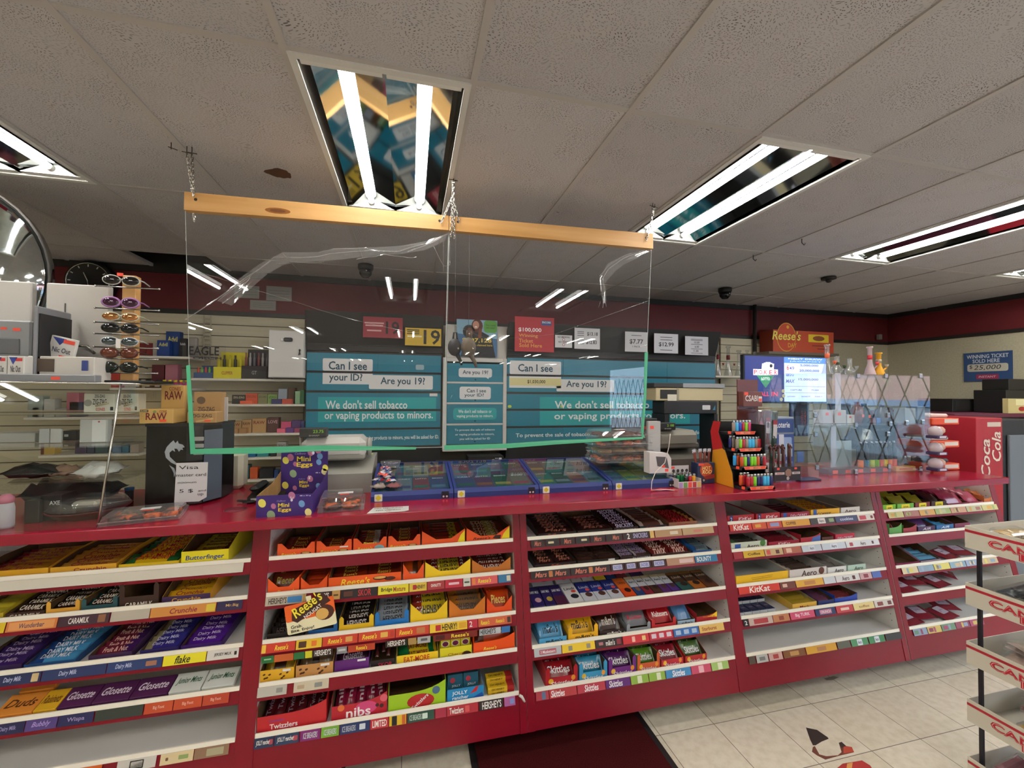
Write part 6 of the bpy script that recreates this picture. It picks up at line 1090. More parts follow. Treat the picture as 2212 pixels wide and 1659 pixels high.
# cookie trays
def cookie_tray(label, cx, cy, z, w, d, rz, h=.045, col='cookies', n=(4, 2), name='cookie_tray'):
    r = empty(name, (cx, cy, z), label, 'food tray', rz); m = MB()
    m.prism('wrap', [(-w / 2, -d / 2), (w / 2, -d / 2), (w / 2, d / 2), (-w / 2, d / 2)], .003, 'XY', .001)
    m.prism('wrap', [(-w / 2 + .01, -d / 2 + .01), (w / 2 - .01, -d / 2 + .01), (w / 2 - .01, d / 2 - .01), (-w / 2 + .01, d / 2 - .01)], .001, 'XY', h); 
    for a, b in (((-1, -1), (1, -1)), ((1, -1), (1, 1)), ((1, 1), (-1, 1)), ((-1, 1), (-1, -1))):
        m.quad('wrap', (a[0] * w / 2, a[1] * d / 2, .004), (b[0] * w / 2, b[1] * d / 2, .004), (b[0] * (w / 2 - .01), b[1] * (d / 2 - .01), h), (a[0] * (w / 2 - .01), a[1] * (d / 2 - .01), h))
    e = [(-w / 2, -d / 2, h * .45), (w / 2, -d / 2, h * .45), (w / 2, d / 2, h * .45), (-w / 2, d / 2, h * .45)]
    m.tube('wrap', e, .003, 5, closed=True); m.build('clear_lid', r)
    for i in range(n[0]):
        for j in range(n[1]):
            m = MB(); rr = min((w - .03) / n[0], (d - .03) / n[1]) * .52; m.lathe(col, [(.0001, .005), (rr, .005), (rr, .018), (rr * .6, .024), (.0001, .025)], (-w / 2 + .015 + (w - .03) * (i + .5) / n[0], -d / 2 + .015 + (d - .03) * (j + .5) / n[1], .003 + .003 * ((i + j) % 2)), 10)
            m.build('cookie', r)
    m = MB(); m.quad('#c8c8c8', (-.02, -.012, h + .0018), (.045, -.012, h + .0018), (.045, .025, h + .0018), (-.02, .025, h + .0018)); m.quad('#e05038', (-.01, -.032, h + .0018), (.03, -.032, h + .0018), (.03, -.018, h + .0018), (-.01, -.018, h + .0018)); m.build('label', r)
    return r
cookie_tray('clear tray of dark and orange cookies in front of the glass case corner', -1.045, 2.03, ZT, .25, .17, .25, .035)
cookie_tray('clear shell of orange sprinkle cookies beside the purple egg carton', -.295, 2.045, ZT, .19, .18, .08, .06, 'cookies', (2, 2))
for i, (dx, l) in enumerate(((0, 'bottom clear pastry tray in the stack on the ticket trays'), (.01, 'second clear pastry tray in the stack on the ticket trays'), (-.008, 'third clear pastry tray in the stack on the ticket trays'), (.004, 'top clear pastry tray in the stack on the ticket trays'))):
    cookie_tray(l, 1.21 + dx, 2.3 + dx, 1.262 + .046 * i, .34, .2, .03 * i, .042, ('cookies', 'kraft', 'cookies', 'meat')[i], (4, 2), 'pastry_tray')
# grey and white dispensers standing on the glass case
ZD = ZG + .006
def dsp(*a, **k): return item(*a, **k)
dsp('display_board', 'display stand', 'large white dispenser board left of the sunglasses stand', 97, 234, 614, 802, 2.3, .03, '#b4b0aa', zb=ZD, c=.004, deco=lambda m, w, h: (m.tube('#a8a8a0!', [(-w * .14, -.004, h * .32), (-w * .1, -.03, h * .37), (w * .25, -.03, h * .37), (w * .3, -.004, h * .3)], .006, 6), m.box('#4a4844', -w * .2, -w * .185, -.003, 0, h * .66, h * .8), m.rr('#c8c4c0', (w * .1, -.001, h * .14), X, Z, w * .6, h * .26, .004)))
m = MB(); m.box('#75767a', 0, .012, 0, .18, 0, .31, .004); m.box('#1a1a1c', .012, .02, .01, .17, .02, .28); p = aY(80, 700, 2.12); tag(m.build('divider_panel', loc=(p.x, 2.1, ZD)), 'grey upright divider between two dispensers', 'panel')
dsp('display_board', 'display stand', 'white dispenser board cut off by the left frame edge', -90, 68, 605, 687, 2.3, .03, '#b4b0aa', zb=ZD + .19, c=.004)
dsp('steel_dispenser', 'dispenser', 'grey steel dispenser box under the left white board', -90, 66, 690, 806, 2.15, .14, '#808184', zb=ZD, c=.006, deco=lambda m, w, h: (m.box('#5a5b5e', -w * .45, w * .35, -.004, 0, h * .45, h * .7, .004), m.rr('#b8b4b0', (0, -.001, h * .2), X, Z, w * .8, h * .3, .004), m.rr('#e04a38', (w * .12, -.002, h * .86), X, Z, .02, .01, .002), m.rr('#e04a38', (w * .3, -.002, h * .85), X, Z, .025, .012, .002)))
nic = [('Nic Out', '#3a3a48', 0, .5, .6, .26, .02)]
def nd(m, w, h): m.quad('#2c3c8a', (-w * .4, -.0008, h * .95), (w * .1, -.0008, h * .95), (-w * .15, -.0008, h * .66)); m.rr('#c03038', (w * .2, -.0008, h * .86), X, Z, w * .4, h * .12, .001)
for i, (a, b, l) in enumerate(((-12, 14, 'white filter box with blue corner, cut off at the frame edge'), (16, 52, 'white filter box with blue corner beside the dispenser tray'))): item('filter_box', 'box', l, a, b, 769, 803, 2.06, .05, '#c4c2bc', nic, zb=ZD, deco=nd)
p = aY(133, 757, 2.16); m = MB(); m.box('#c8c6c2', -.045, .045, 0, .014, -.055, .055, .001); m.tf('#3a3a48', 'Nic Out', 0, -.0006, 0, w=.065, h=.022, bold=.03); m.quad('#2c3c8a', (-.04, -.0008, .05), (.01, -.0008, .05), (-.01, -.0008, .02)); m.rr('#d84838', (.02, -.001, .04), X, Z, .04, .016, .002); m.rr('#e04a38', (.01, -.001, -.028), X, Z, .03, .014, .002)
tag(m.build('filter_packet', loc=tuple(p), rot=(.1, math.radians(14), 0)), 'tilted white filter packet with orange sticker leaning on the white board', 'packet')
dsp('dispenser_tray', 'tray', 'white dispenser tray with small filter boxes printed on it', 58, 204, 770, 806, 2.11, .1, '#c0bcb4', zb=ZD + .0, c=.003, deco=lambda m, w, h: (m.box('#4a3c30', -w * .38, -w * .1, -.002, 0, h * .4, h * .9), m.box('#2c3468', -w * .5, w * .5, -.002, 0, 0, h * .06), m.rr('#2c3c7a', (w * .36, -.002, h * .66), X, Z, w * .1, h * .4, .002)))
dsp('base_rail', 'rail', 'grey steel rail along the top of the glass case', -90, 205, 808, 826, 2.05, .04, '#77787c', zb=ZD, c=.003, deco=lambda m, w, h: m.rr('#e04a38', (w * .2, -.001, h * .5), X, Z, .03, .012, .002))
# sunglasses stand
r = empty('sunglasses_stand', (0, 0, 0), 'wooden sunglasses stand on top of the glass case', 'display stand'); YG = 2.2; p = aY(270, 700, YG); r.location = (p.x, YG + .03, ZD); zt = aY(270, 592, YG).z - ZD
m = MB(); m.box('wood', -.026, .026, -.01, .03, .012, zt, .003); m.build('post', r); m = MB(); m.box('#161412', -.13, .13, -.06, .1, 0, .012, .003); m.build('base', r)
GL = [(604, '#b8b8b0', '#120e0e~', 'white-rimmed dark sunglasses at the top of the stand'), (652, '#9a6aa0', '#34142c~', 'lilac-framed oval sunglasses on the wooden stand'), (683, '#b8b8a0', '#b07a4c', 'gold mirrored sunglasses on the wooden stand'), (708, '#141414', '#0e0e10~', 'black wraparound sunglasses on the wooden stand'),
      (737, '#b8b8b8', '#5a6468', 'silver mirrored sunglasses with a white tag'), (762, '#4a2018', '#5a2c1c~', 'brown tinted square sunglasses'), (793, '#14120f', '#141a14~', 'dark round sunglasses at the bottom of the stand')]
for i, (py, fc, lc, lab) in enumerate(GL):
    z = aY(262, py, YG - .03).z; zr = z - ZD; m = MB(); m.tube('#9a9894!', [(-.12, -.016, zr - .024), (.12, -.016, zr - .024)], .003, 6); m.ell('#b0b0a8!', (-.12, -.016, zr - .024), .005, .005, .005, 6, 5); m.ell('#b0b0a8!', (.12, -.016, zr - .024), .005, .005, .005, 6, 5); m.build('rod', r)
    g = empty('sunglasses', (p.x - .01, YG - .015, z), lab, 'sunglasses', rz=.1); rx, rz_ = .030, (.019, .019, .016, .018, .017, .021, .021)[i]
    for s in (-1, 1):
        m = MB(); m.ell(mat(lc.rstrip('~'), .05, .8 if i in (2, 4) else .0), (s * .034, 0, 0), rx, .006, rz_, 14, 8); m.build('lens', g)
    m = MB()
    for s in (-1, 1):
        m.tube(fc, [(s * .034 + (rx + .001) * math.cos(a * PI / 7), .002, (rz_ + .001) * math.sin(a * PI / 7)) for a in range(14)], .0028 if i != 1 else .005, 5, closed=True)
        m.tube(fc, [(s * .064, .002, .006), (s * .068, .03, .006), (s * .066, .09, 0)], .003, 5)
    m.tube(fc, [(-.008, 0, .004), (.008, 0, .004)], .003, 5); m.build('frame', g)
    if i == 4: m = MB(); m.box('#d8d4d0', -.008, .008, -.012, -.011, -.03, .01); m.build('tag', g)
    if i == 0: m = MB(); m.box('#e8503a', -.01, .012, -.012, -.011, .016, .03); m.build('sticker', g)
# black tower with the crowned lion and the handwritten card
xa, xb, ya = aY(315, 1000, 2.2).x, -.99, 2.2
ZL = 1.505; r = empty('black_cabinet', (-1.05, 2.3, ZT), 'black tower with a silver crowned lion emblem and handwritten note', 'cabinet'); o_ = Matrix.Translation((1.05, -2.3, 0))
m = MB(o_); pts = [(xa, 2.2), (-.985, 2.2), (-.93, 2.225), (-.885, 2.3), (-.88, 2.44), (xa, 2.44)]; m.prism(mat('#141010', .25), pts, ZL - ZT - .01, 'XY', .005); m.prism('#0c0a0a', [(a - .004 if a < -1 else a + .004, b - .004 if b < 2.3 else b) for a, b in pts], .012, 'XY', ZL - ZT - .008); m.build('body', r)
m = MB(o_); m.prism('#4a5562', [(-.925, 2.222), (-.884, 2.292), (-.879, 2.3), (-.92, 2.215)], ZL - ZT - .04, 'XY', .012); m.build('side_trim', r)
m = MB(Matrix.Translation((1.05, -2.3, -ZT))); yp = 2.1985; c = aY(368, 985, yp)
sil = '#9aa0a4'; S = .046
body = [(0, 1.6), (.3, 1.9), (.5, 1.55), (.75, 1.85), (.85, 1.5), (1.3, 1.35), (1.5, 1.05), (1.25, .95), (1.35, .7), (1.1, .75), (.9, .5), (.7, .85), (.4, .9), (.5, .5), (.2, .7), (-.1, .4), (-.05, -.1), (.5, -.7), (.9, -1.1), (1.0, -1.6), (.7, -1.15), (.1, -.8), (-.45, -.2), (-.6, .5), (-.4, 1.1)]
m.prism(sil, [(c.x + a * S * .8, c.z + b * S * .8) for a, b in body], .0008, 'XZ', yp - .0008); m.prism(sil, [(c.x + a * S * .8, c.z + b * S * .8) for a, b in [(-.1, -1.1), (.45, -1.5), (.6, -2.1), (.45, -2.6), (.4, -2.1), (.2, -1.6)]], .0008, 'XZ', yp - .0008); m.build('lion_emblem', r)
m = MB(); a, b = aY(379, 1000, 2.19), aY(448, 1082, 2.19); w, h = b.x - a.x, a.z - b.z; m.add('#cfcfd0', [(-w / 2, 0, 0), (w * .25, 0, 0), (w * .48, 0, h * .1), (w / 2, 0, h), (-w * .46, -.001, h)], [(0, 1, 2, 3, 4)]); m.add('#b8b8b8', [(-w / 2, .001, 0), (w * .25, .001, 0), (w * .48, .001, h * .1), (w / 2, .001, h), (-w * .46, .0005, h)], [(4, 3, 2, 1, 0)])
for s, x, z, ww, hh in (('Visa', -.08, .88, .6, .09), ('master card', .0, .69, .9, .08), ('minimum', -.12, .5, .56, .05), ('5 $', -.14, .28, .42, .1), ('and', .34, .28, .24, .05), ('up', .3, .17, .18, .07)): m.tf('#15151c', s, w * x, -.0012, h * z, w=w * ww, h=h * hh, bold=-.0)
tag(m.build('handwritten_note', loc=((a.x + b.x) / 2, 2.1875, b.z)), 'white handwritten payment note taped to the black tower', 'note')
# rolling paper cartons on the black tower
def shelfbox(label, px0, px1, py0, Y, d, col, txt, zb, deco=None, name='cones_carton'): return item(name, 'carton', label, px0, px1, py0, py0 + 30, Y, d, col, txt, zb=zb, deco=deco)
stick = lambda m, w, h: m.rr('#e8502c', (w * .2, -.001, h * .2), X, Z, w * .2, h * .18, .001)
shelfbox('gold cones carton with maroon capitals on the black tower', 301, 374, 884, 2.205, .11, '#c09a58', [('RAW', '#6a1418', -.0, .5, .62, .5, .07), ('CONE', '#8a4028', .2, .84, .22, .18, .03), ('CLASSIC', '#d8c8a0', -.36, .88, .2, .1)], ZL + .005, both(stick, lambda m, w, h: (m.rr('#2a1a10', (-w * .36, -.0004, h * .88), X, Z, w * .24, h * .16, .001), m.disc('#7a8a50', (-w * .05, -.0009, h * .82), h * .1, n=10))))
shelfbox('tall gold display carton standing behind the cones carton', 348, 398, 832, 2.32, .06, '#c09a58', [('RAW', '#6a1418', .05, .72, .76, .24, .07), ('CONES', '#8a4028', .1, .9, .5, .1, .02)], ZL + .005, stick)
shelfbox('brown cones carton with a sticker, in front at the right of the tower', 404, 467, 890, 2.225, .08, '#a8824e', [('ZIG-ZAG', '#3c2a1a', 0, .66, .7, .3, .04)], ZL + .005, both(stick, lambda m, w, h: m.rr('#c8a068', (w * .1, -.0005, h * .25), (1, 0, .2), (-.2, 0, 1), w * .6, h * .14, .002)))
shelfbox('brown cones carton standing behind the stickered one', 419, 479, 847, 2.31, .05, '#a07a48', [('ZIG-ZAG', '#3c2a1a', -.05, .42, .6, .16, .05)], ZL + .005, lambda m, w, h: (m.disc('#5a4028', (-w * .24, -.001, h * .72), h * .13, n=12), m.rr('#c8a068', (w * .02, -.001, h * .2), (1, 0, .2), (-.2, 0, 1), w * .7, h * .08, .002)))
cn = MB(); cn.lathe('#d8b878', [(.012, 0), (.013, .02), (.009, .07), (.011, .074)], n=8)
spread_bars('paper_cone', 'cone pack', 'short gold cone tube standing in the gold carton', 'cone tubes in the gold carton', cn, [((aY(356 + 14 * i, 880, 2.29).x, 2.285, ZL + .04), (0, 0, 0)) for i in range(3)]) if False else None
item('white_paper', 'paper', 'white sheet standing behind the brown cones carton', 478, 492, 858, 915, 2.34, .004, '#b8b6b4', zb=ZL + .005)
for k, y in enumerate((947, 962, 977)):
    p = aY(433, y, 2.213); m = MB(); m.rr('#a8a8a4', (0, 0, 0), X, Z, .042, .018, .003); m.box('#a8a8a4', -.02, .02, .0002, .001, -.008, .008); tag(m.build('tower_sticker', loc=(p.x - .0, 2.196, p.z)), ['upper', 'middle', 'lower'][k] + ' white sticker on the side of the black tower', 'sticker')
# white appliance back, telephone, round sticker
item('plastic_case', 'case', 'white rounded plastic case standing behind the telephone', 489, 523, 977, 1049, 2.5, .1, '#bdbba6', zb=ZT + .001, c=.02)
r = empty('telephone', (-.66, 2.2, ZT), 'black desk telephone with a coiled cord', 'telephone'); m = MB(); m.prism('#17130f', [(0, .0), (.16, 0), (.16, .055), (0, .025)], .15, 'YZ', -.075); m.box('#b8b8b4', -.06, -.03, -.001, .0, .01, .02); m.build('base', r)
m = MB(); m.box('#0f0d0c', -.07, -.03, -.005, .165, .05, .075, .012); m.build('handset', r)
m = MB(); m.tube('#0f0d0c', [(-.08 + .035 * math.sin(t * .05) + .008 * math.cos(t * 1.3), -.03 + .0016 * t * .3 + .008 * math.sin(t * 1.3), .01) for t in range(0, 90)], .003, 5); m.build('cord', r)
p = aZ(508, 1101, ZT); m = MB(); m.lathe('#7a1c30', [(.0001, .0011), (.045, .0011), (.045, .0004)], n=24, cap=False); m.lathe('#2a1418', [(.036, .0014), (.04, .0014)], n=24, cap=False); m.text('#2a1418', 'TAP', (0, 0, .0014), X, Y_, w=.04, h=.012); tag(m.build('round_sticker', loc=(p.x, p.y, ZT))  , 'round dark sticker on the countertop beside the telephone', 'sticker')
# purple egg carton
r = empty('egg_carton', (-.505, 1.935, ZT), 'purple candy egg carton with pastel eggs and a tall back card', 'carton'); w, d, hf, hb = .215, .33, .09, .235
EG = [('#e0d860', -.4, .66, 1.2), ('#b06a90', -.2, .5, .8), ('#b06a90', .12, .95, 1.1), ('#6a98c8', .3, .55, 1), ('#88a078', -.24, .1, 1.3), ('#e0d890', .42, .14, 1.1)]
def eggs(m, w, h, z0, y, sc_=1.0, L=EG):
    for c_, a, b, s_ in L: m.disc(c_, (w * a, y - .0006, z0 + h * b), w * .055 * s_, (.94, 0, .34), (-.34, 0, .94), 14, w * .07 * s_)
def mini(m, w, cx, cz, s, y): m.tf('#e8d040', 'Mini', cx - w * .02, y - .0012, cz + s * .3, w=s * 1.25, h=s * .5, bold=.08); m.tf('#e8d040', 'Eggs', cx, y - .0012, cz - s * .32, w=s * 1.45, h=s * .56, bold=.08); m.tf('#a898c8', 'Cadbury', cx - s * .4, y - .001, cz + s * .8, w=s, h=s * .24, shear=.2); m.ell('#e8e4f0', (cx + s * .75, y - .001, cz + s * .85), s * .14, .001, s * .18, 8, 5); m.tube('#e8e4f0', [(cx + s * .7, y - .001, cz + s * .95), (cx + s * .66, y - .001, cz + s * 1.3)], s * .05, 4); m.tube('#e8e4f0', [(cx + s * .8, y - .001, cz + s * .95), (cx + s * .95, y - .001, cz + s * 1.25)], s * .05, 4)
m = MB(); m.box('#34186a', -w / 2, w / 2, 0, .002, 0, hf); eggs(m, w, hf, 0, 0); mini(m, w, 0, hf * .42, .034, 0); m.tf('#d8d0e8', '48 x 33 g', w * .36, -.0008, hf * .92, w=w * .2, h=.006, bold=.05); m.build('front_panel', r)
m = MB(); m.prism('#34186a', [(.002, 0), (d, 0), (d, .13), (.2, .1), (.002, hf)], .002, 'YZ', w / 2 - .002); m.add('kraft', [(w / 2 - .0022, .002, 0), (w / 2 - .0022, d, 0), (w / 2 - .0022, d, .13), (w / 2 - .0022, .2, .1), (w / 2 - .0022, .002, hf)], [(0, 1, 2, 3, 4)]); m.build('side_panel', r)
m = MB(); m.prism('kraft', [(.002, 0), (d, 0), (d, .13), (.2, .1), (.002, hf)], .002, 'YZ', -w / 2); m.build('side_panel', r)
m = MB(); hw = w / 2 - .001; m.prism('#34186a', [(-hw, 0), (hw, 0), (hw, hb * .95), (hw * .8, hb * .95), (hw * .75, hb), (-hw * .3, hb), (-hw * .6, hb * .95), (-hw, hb * .95)], .002, 'XZ', d)
eggs(m, w, hb * .5, hb * .45, d, 1, EG + [('#b06a90', -.3, .78, 1.2), ('#6a98c8', .32, .8, 1.1), ('#b06a90', .28, 1.05, 1.2), ('#e0d860', .44, .3, 1.1)]); mini(m, w, .0, hb * .74, .05, d); mini(m, w, 0, hb * .28, .03, d); m.tf('#d8d0e8', '48 x 33 g', w * .34, d - .0008, hb * .5, w=w * .22, h=.008, bold=.05); eggs(m, w, hb * .4, 0, d, 1, EG[:4]); m.build('back_card', r)
m = MB(); m.box('kraft', -w / 2 + .002, w / 2 - .002, .002, d, 0.001, .003); m.build('bottom_panel', r)
# cash registers
def register(x, y, rz, label, num, dark=False, s=1.0):
    r = empty('cash_register', (x, y, ZT), label, 'cash register', rz); c1, c2 = ('#8a8880', '#b8b6b0') if not dark else ('#5a564e', '#7a766c')
    m = MB(); m.prism(c1, [(0, 0), (.34, 0), (.34, .16), (.2, .16), (0, .1)], .34, 'YZ', -.17); m.box('#c8d850', .09, .15, .26, .3, .1602, .1608); m.build('drawer_body', r)
    m = MB(); m.box(c2, -.19, .13, .05, .27, .165, .28, .03); m.box(c1, -.188, .128, .052, .26, .161, .2, .01); m.build('printer_cover', r)
    m = MB(); m.lathe('#9a9890', [(.045, 0), (.05, .01), (.045, .02)], (.131, .16, .22), 18, 'X'); m.build('roll_cap', r)
    m = MB(); m.box('#17181a', -.19, -.06, .04, .09, .285, .333, .004); m.tf('#8ad040', num, -.1, .0395, .316, w=.05, h=.016, bold=.05); m.tf('#a8a8a8', 'SHARP', -.12, .0395, .295, w=.05, h=.007, bold=.04); m.tube(c2, [(-.19, .08, .32), (-.195, .08, .28), (-.192, .08, .22)], .004, 5); m.build('customer_display', r)
    return r
register(-.36, 2.3, 0, 'grey and white cash register behind the purple egg carton', '23.75')
register(1.76, 2.4, 0, 'dark grey cash register behind the lighter display', '2 100', True)
# four blue ticket trays
tk = ['#2c6474', '#20584c', '#7c8a48', '#3a4a70', '#7a5444', '#6a7a84', '#2c6c60', '#8a8850', '#50405c', '#4a7484', '#74404c', '#2c4c44']  # muted ticket colours, with the teal cabinets' reflection put into them
XT = [-.18, .213, .655, 1.070, 1.475]; za, zb_, yb2, yf2 = 1.182, 1.255, 2.5, 2.095
LT4 = ['blue scratch ticket tray with the candy heap, leftmost', 'blue scratch ticket tray between the candy heap tray and the next, second', 'blue scratch ticket tray left of the pastry stack, third', 'blue scratch ticket tray under the pastry stack, rightmost']
for i in range(4):
    x0, x1 = XT[i] + .002, XT[i + 1] - .002; r = empty('ticket_tray', ((x0 + x1) / 2, yf2, ZT), LT4[i], 'ticket tray', group='blue scratch ticket trays'); w = x1 - x0; D = yb2 - yf2; h0, h1 = za - ZT, zb_ - ZT; m = MB(); t = .014
    for xx in (-w / 2, w / 2 - t): m.prism('#1c2c6a', [(0, .0), (D, 0), (D, h1), (.012, h0), (0, h0 - .02)], t, 'YZ', xx)
    m.prism('#1c2c6a', [(0, 0), (.02, 0), (.02, h0 - .002), (.012, h0), (0, h0 - .02)], w - 2 * t, 'YZ', -w / 2 + t); m.box('#1c2c6a', -w / 2 + t, w / 2 - t, D - .012, D, 0, h1); m.build('frame', r)
    m = MB(); sl = (h1 - h0) / (D - .012); zf = lambda y: h0 + (y - .012) * sl - .012
    m.quad('#2a5a6a', (-w / 2 + t, .02, zf(.02)), (w / 2 - t, .02, zf(.02)), (w / 2 - t, D - .012, zf(D - .012)), (-w / 2 + t, D - .012, zf(D - .012)))
    for a in range(4):
        for b in range(2):
            xa_ = -w / 2 + t + .006 + (w - 2 * t - .012) * a / 4; xb_ = xa_ + (w - 2 * t - .012) / 4 - .006; y0_, y1_ = .03 + b * .178, .03 + b * .178 + .168; cc_ = tk[(a * 5 + b * 7 + i * 3) % 12]
            m.quad(cc_, (xa_, y0_, zf(y0_) + .001), (xb_, y0_, zf(y0_) + .001), (xb_, y1_, zf(y1_) + .001), (xa_, y1_, zf(y1_) + .001)); ym = y0_ + .035
            m.quad(tk[(a * 3 + b * 5 + i) % 12], (xa_ + .006, ym, zf(ym) + .002), (xb_ - .006, ym, zf(ym) + .002), (xb_ - .006, ym + .03, zf(ym + .03) + .002), (xa_ + .006, ym + .03, zf(ym + .03) + .002))
            m.text('#d8dcd0', ('MONEY', 'CASH', 'LOTTO', 'BINGO')[(a + b + i) % 4], ((xa_ + xb_) / 2, y1_ - .02, zf(y1_ - .02) + .002), X, (0, 1, sl), w=(xb_ - xa_) * .7, h=.014, bold=.03)
    m.build('ticket_sheet', r)
    m = MB(); m.quad('trayglass', (-w / 2 + t, .012, h0), (w / 2 - t, .012, h0), (w / 2 - t, D - .01, h1), (-w / 2 + t, D - .01, h1)); m.build('pane', r)
    up = Vector((0, .012, .02)).normalized()
    m = MB()
    m.rr('#dcdccc', (-w / 2 + .035, -.001, h0 - .026), X, Z, .036, .034, .004); m.disc('#d0c020', (-w / 2 + .035, -.0016, h0 - .026), .014, n=4); m.build('diamond_sticker', r); m = MB(); m.rr('#10121c', (w / 2 - .04, -.001, h0 - .026), X, Z, .036, .034, .003)
    for q in (-.008, .008): m.disc('#c8b0b0', (w / 2 - .04 + q, -.0016, h0 - .034), .005, n=8)
    m.build('age_sticker', r)
# candy heap on the first tray
p = aY(832, 1050, 2.17); bx, by, bz = p.x, 2.2, 1.205
m = MB(); m.lathe('wrap', [(.03, 0), (.045, .04), (.05, .06)], n=16); m.lathe('#8a8a50', [(.0001, .02), (.035, .02)], n=12); tag(m.build('small_bowl', loc=(bx + .02, by + .08, bz + .035)), 'small clear bowl behind the heap of wrapped candy', 'bowl')
hp = ['#c84a3c', '#2c2c6a', '#d8d4d8', '#7a9ac0', '#b83444', '#3a3a7a', '#e0d8dc']
for i in range(7):
    cb = MB(); cb.pillow(hp[i] + '~', .045, .024, .014, .008, 6, 3, m2=None); cb.quad(hp[(i + 2) % 7] + '~', (-.012, -.006, .0142), (.012, -.006, .0142), (.012, .006, .0142), (-.012, .006, .0142))
    spread_bars('wrapped_candy', 'candy', ['orange', 'navy', 'silver', 'pale blue', 'crimson', 'indigo', 'pinkish white'][i] + ' wrapped candy in the heap on the first ticket tray', 'wrapped candies in the heap, colour %s' % ['one', 'two', 'three', 'four', 'five', 'six', 'seven'][i], cb,
        [((bx + rj.uniform(-.045, .045) * (1 - .28 * q), by + rj.uniform(-.03, .04), bz + .012 + .016 * q), (rj.uniform(-.5, .5), rj.uniform(-.4, .4), rj.uniform(0, 3))) for q in range(4)])
lump('candy_pouch', 'bag', 'clear candy pouch in front of the heap, left of two', 818, 1058, 2.12, 1.187, .08, .05, .025, '#8a7c74~', .2); lump('candy_pouch', 'bag', 'clear candy pouch in front of the heap, right of two', 850, 1056, 2.12, 1.187, .08, .05, .025, '#7a4a4c~', -.2)
# paper sign on the counter edge
m = MB(); y0, y1 = 1.903, 1.99; xa, xb = aZ(793, 1108, ZT).x, aZ(883, 1100, ZT).x; m.prism('#c8c6c0', [(xa, y0), (xb - .02, y0 + .004), (xb, y0 + .02), (xb, y1), (xa + .02, y1)], .001, 'XY', ZT + .0005)
for s, y, ww in (('NO SMOKING', y1 - .018, .7), ('NO VAPING', y1 - .052, .6)): m.text('#16161a', s, ((xa + xb) / 2, y, ZT + .0016), X, Y_, w=(xb - xa) * ww, h=.014, bold=.05)
for y in (y1 - .035, y1 - .07): m.disc('#b05050', ((xa + xb) / 2, y, ZT + .0018), .009, X, Y_, 12, .006); m.disc('#d0c8c4', ((xa + xb) / 2, y, ZT + .002), .006, X, Y_, 12, .004)
tag(m.build('paper_sign'), 'white no smoking paper lying at the counter front edge', 'sign')
# middle right: device stand, white carton, string
item('device_stand', 'stand', 'black stand with a clear window behind the pastry stack', 1338, 1420, 904, 946, 2.5, .12, '#161214', c=.004, deco=lambda m, w, h: (m.box('#2c2422', -w * .5, w * .5, -.001, 0, h * .4, h * .5), m.rr('#8a2c20', (w * .3, -.002, h * .52), X, Z, w * .5, h * .16, .002)))
item('black_cabinet', 'stand', 'black boxy base under the clear-window stand', 1333, 1412, 947, 1018, 2.52, .1, '#0e0c10', zb=ZT + .001, deco=lambda m, w, h: (m.rr('#b87a3c', (-w * .3, -.002, h * .86), X, Z, w * .2, h * .16, .002), m.rr('#6a7078', (w * .1, -.002, h * .82), X, Z, w * .24, h * .24, .002), m.rr('#c8842c', (w * .42, -.002, h * .8), X, Z, w * .1, h * .3, .002)))
item('grey_panel', 'panel', 'tall speckled grey panel standing on the last ticket tray', 1400, 1427, 910, 1030, 2.22, .02, '#a8a6a4', zb=1.24, c=.002, deco=lambda m, w, h: m.rr('#e84a38', (-w * .2, -.001, h * .86), X, Z, w * .3, h * .07, .002))
m = MB(); xw, xv = aY(1403, 1020, 2.13).x, aY(1450, 1020, 2.13).x; m.prism('#cac6c4', [(xw, 1.21), (xv, 1.21), (xv, 1.29), (xv - .02, 1.32), (xw, 1.33)], .06, 'XZ', 2.13); m.quad('#4a4648', (xw + .05, 2.1294, 1.25), (xv - .015, 2.1294, 1.235), (xv - .03, 2.1294, 1.3), (xw + .04, 2.1294, 1.305)); m.rr('#e84a38', (xv - .03, 2.1292, 1.225), X, Z, .022, .016, .002); m.rr('#e84a38', (xv - .05, 2.1292, 1.247), X, Z, .02, .014, .002)
tag(m.build('white_carton'), 'white cut-out carton with grey window beside the pastry stack', 'carton')
m = MB(); P_ = [aY(1448, 937, 2.12), aY(1445, 965, 2.12), aY(1436, 1000, 2.11), aY(1416, 1020, 2.10), aY(1408, 1040, 2.08)]; q = aZ(1407, 1062, ZT); m.tube('#c8c0b8', [tuple(a) for a in P_] + [(q.x, q.y, ZT + .01), (q.x + .05, q.y, ZT + .006), (q.x + .09, q.y - .004, ZT + .008), (q.x + .13, q.y - .015, ZT + .004)], .0022, 5); m.tube('#c85a58', [(q.x + .0, q.y + .004, ZT + .004), (q.x + .06, q.y + .008, ZT + .009), (q.x + .15, q.y - .012, ZT + .004)], .003, 5)
tag(m.build('string'), 'loose white string hanging down onto the red counter', 'string')
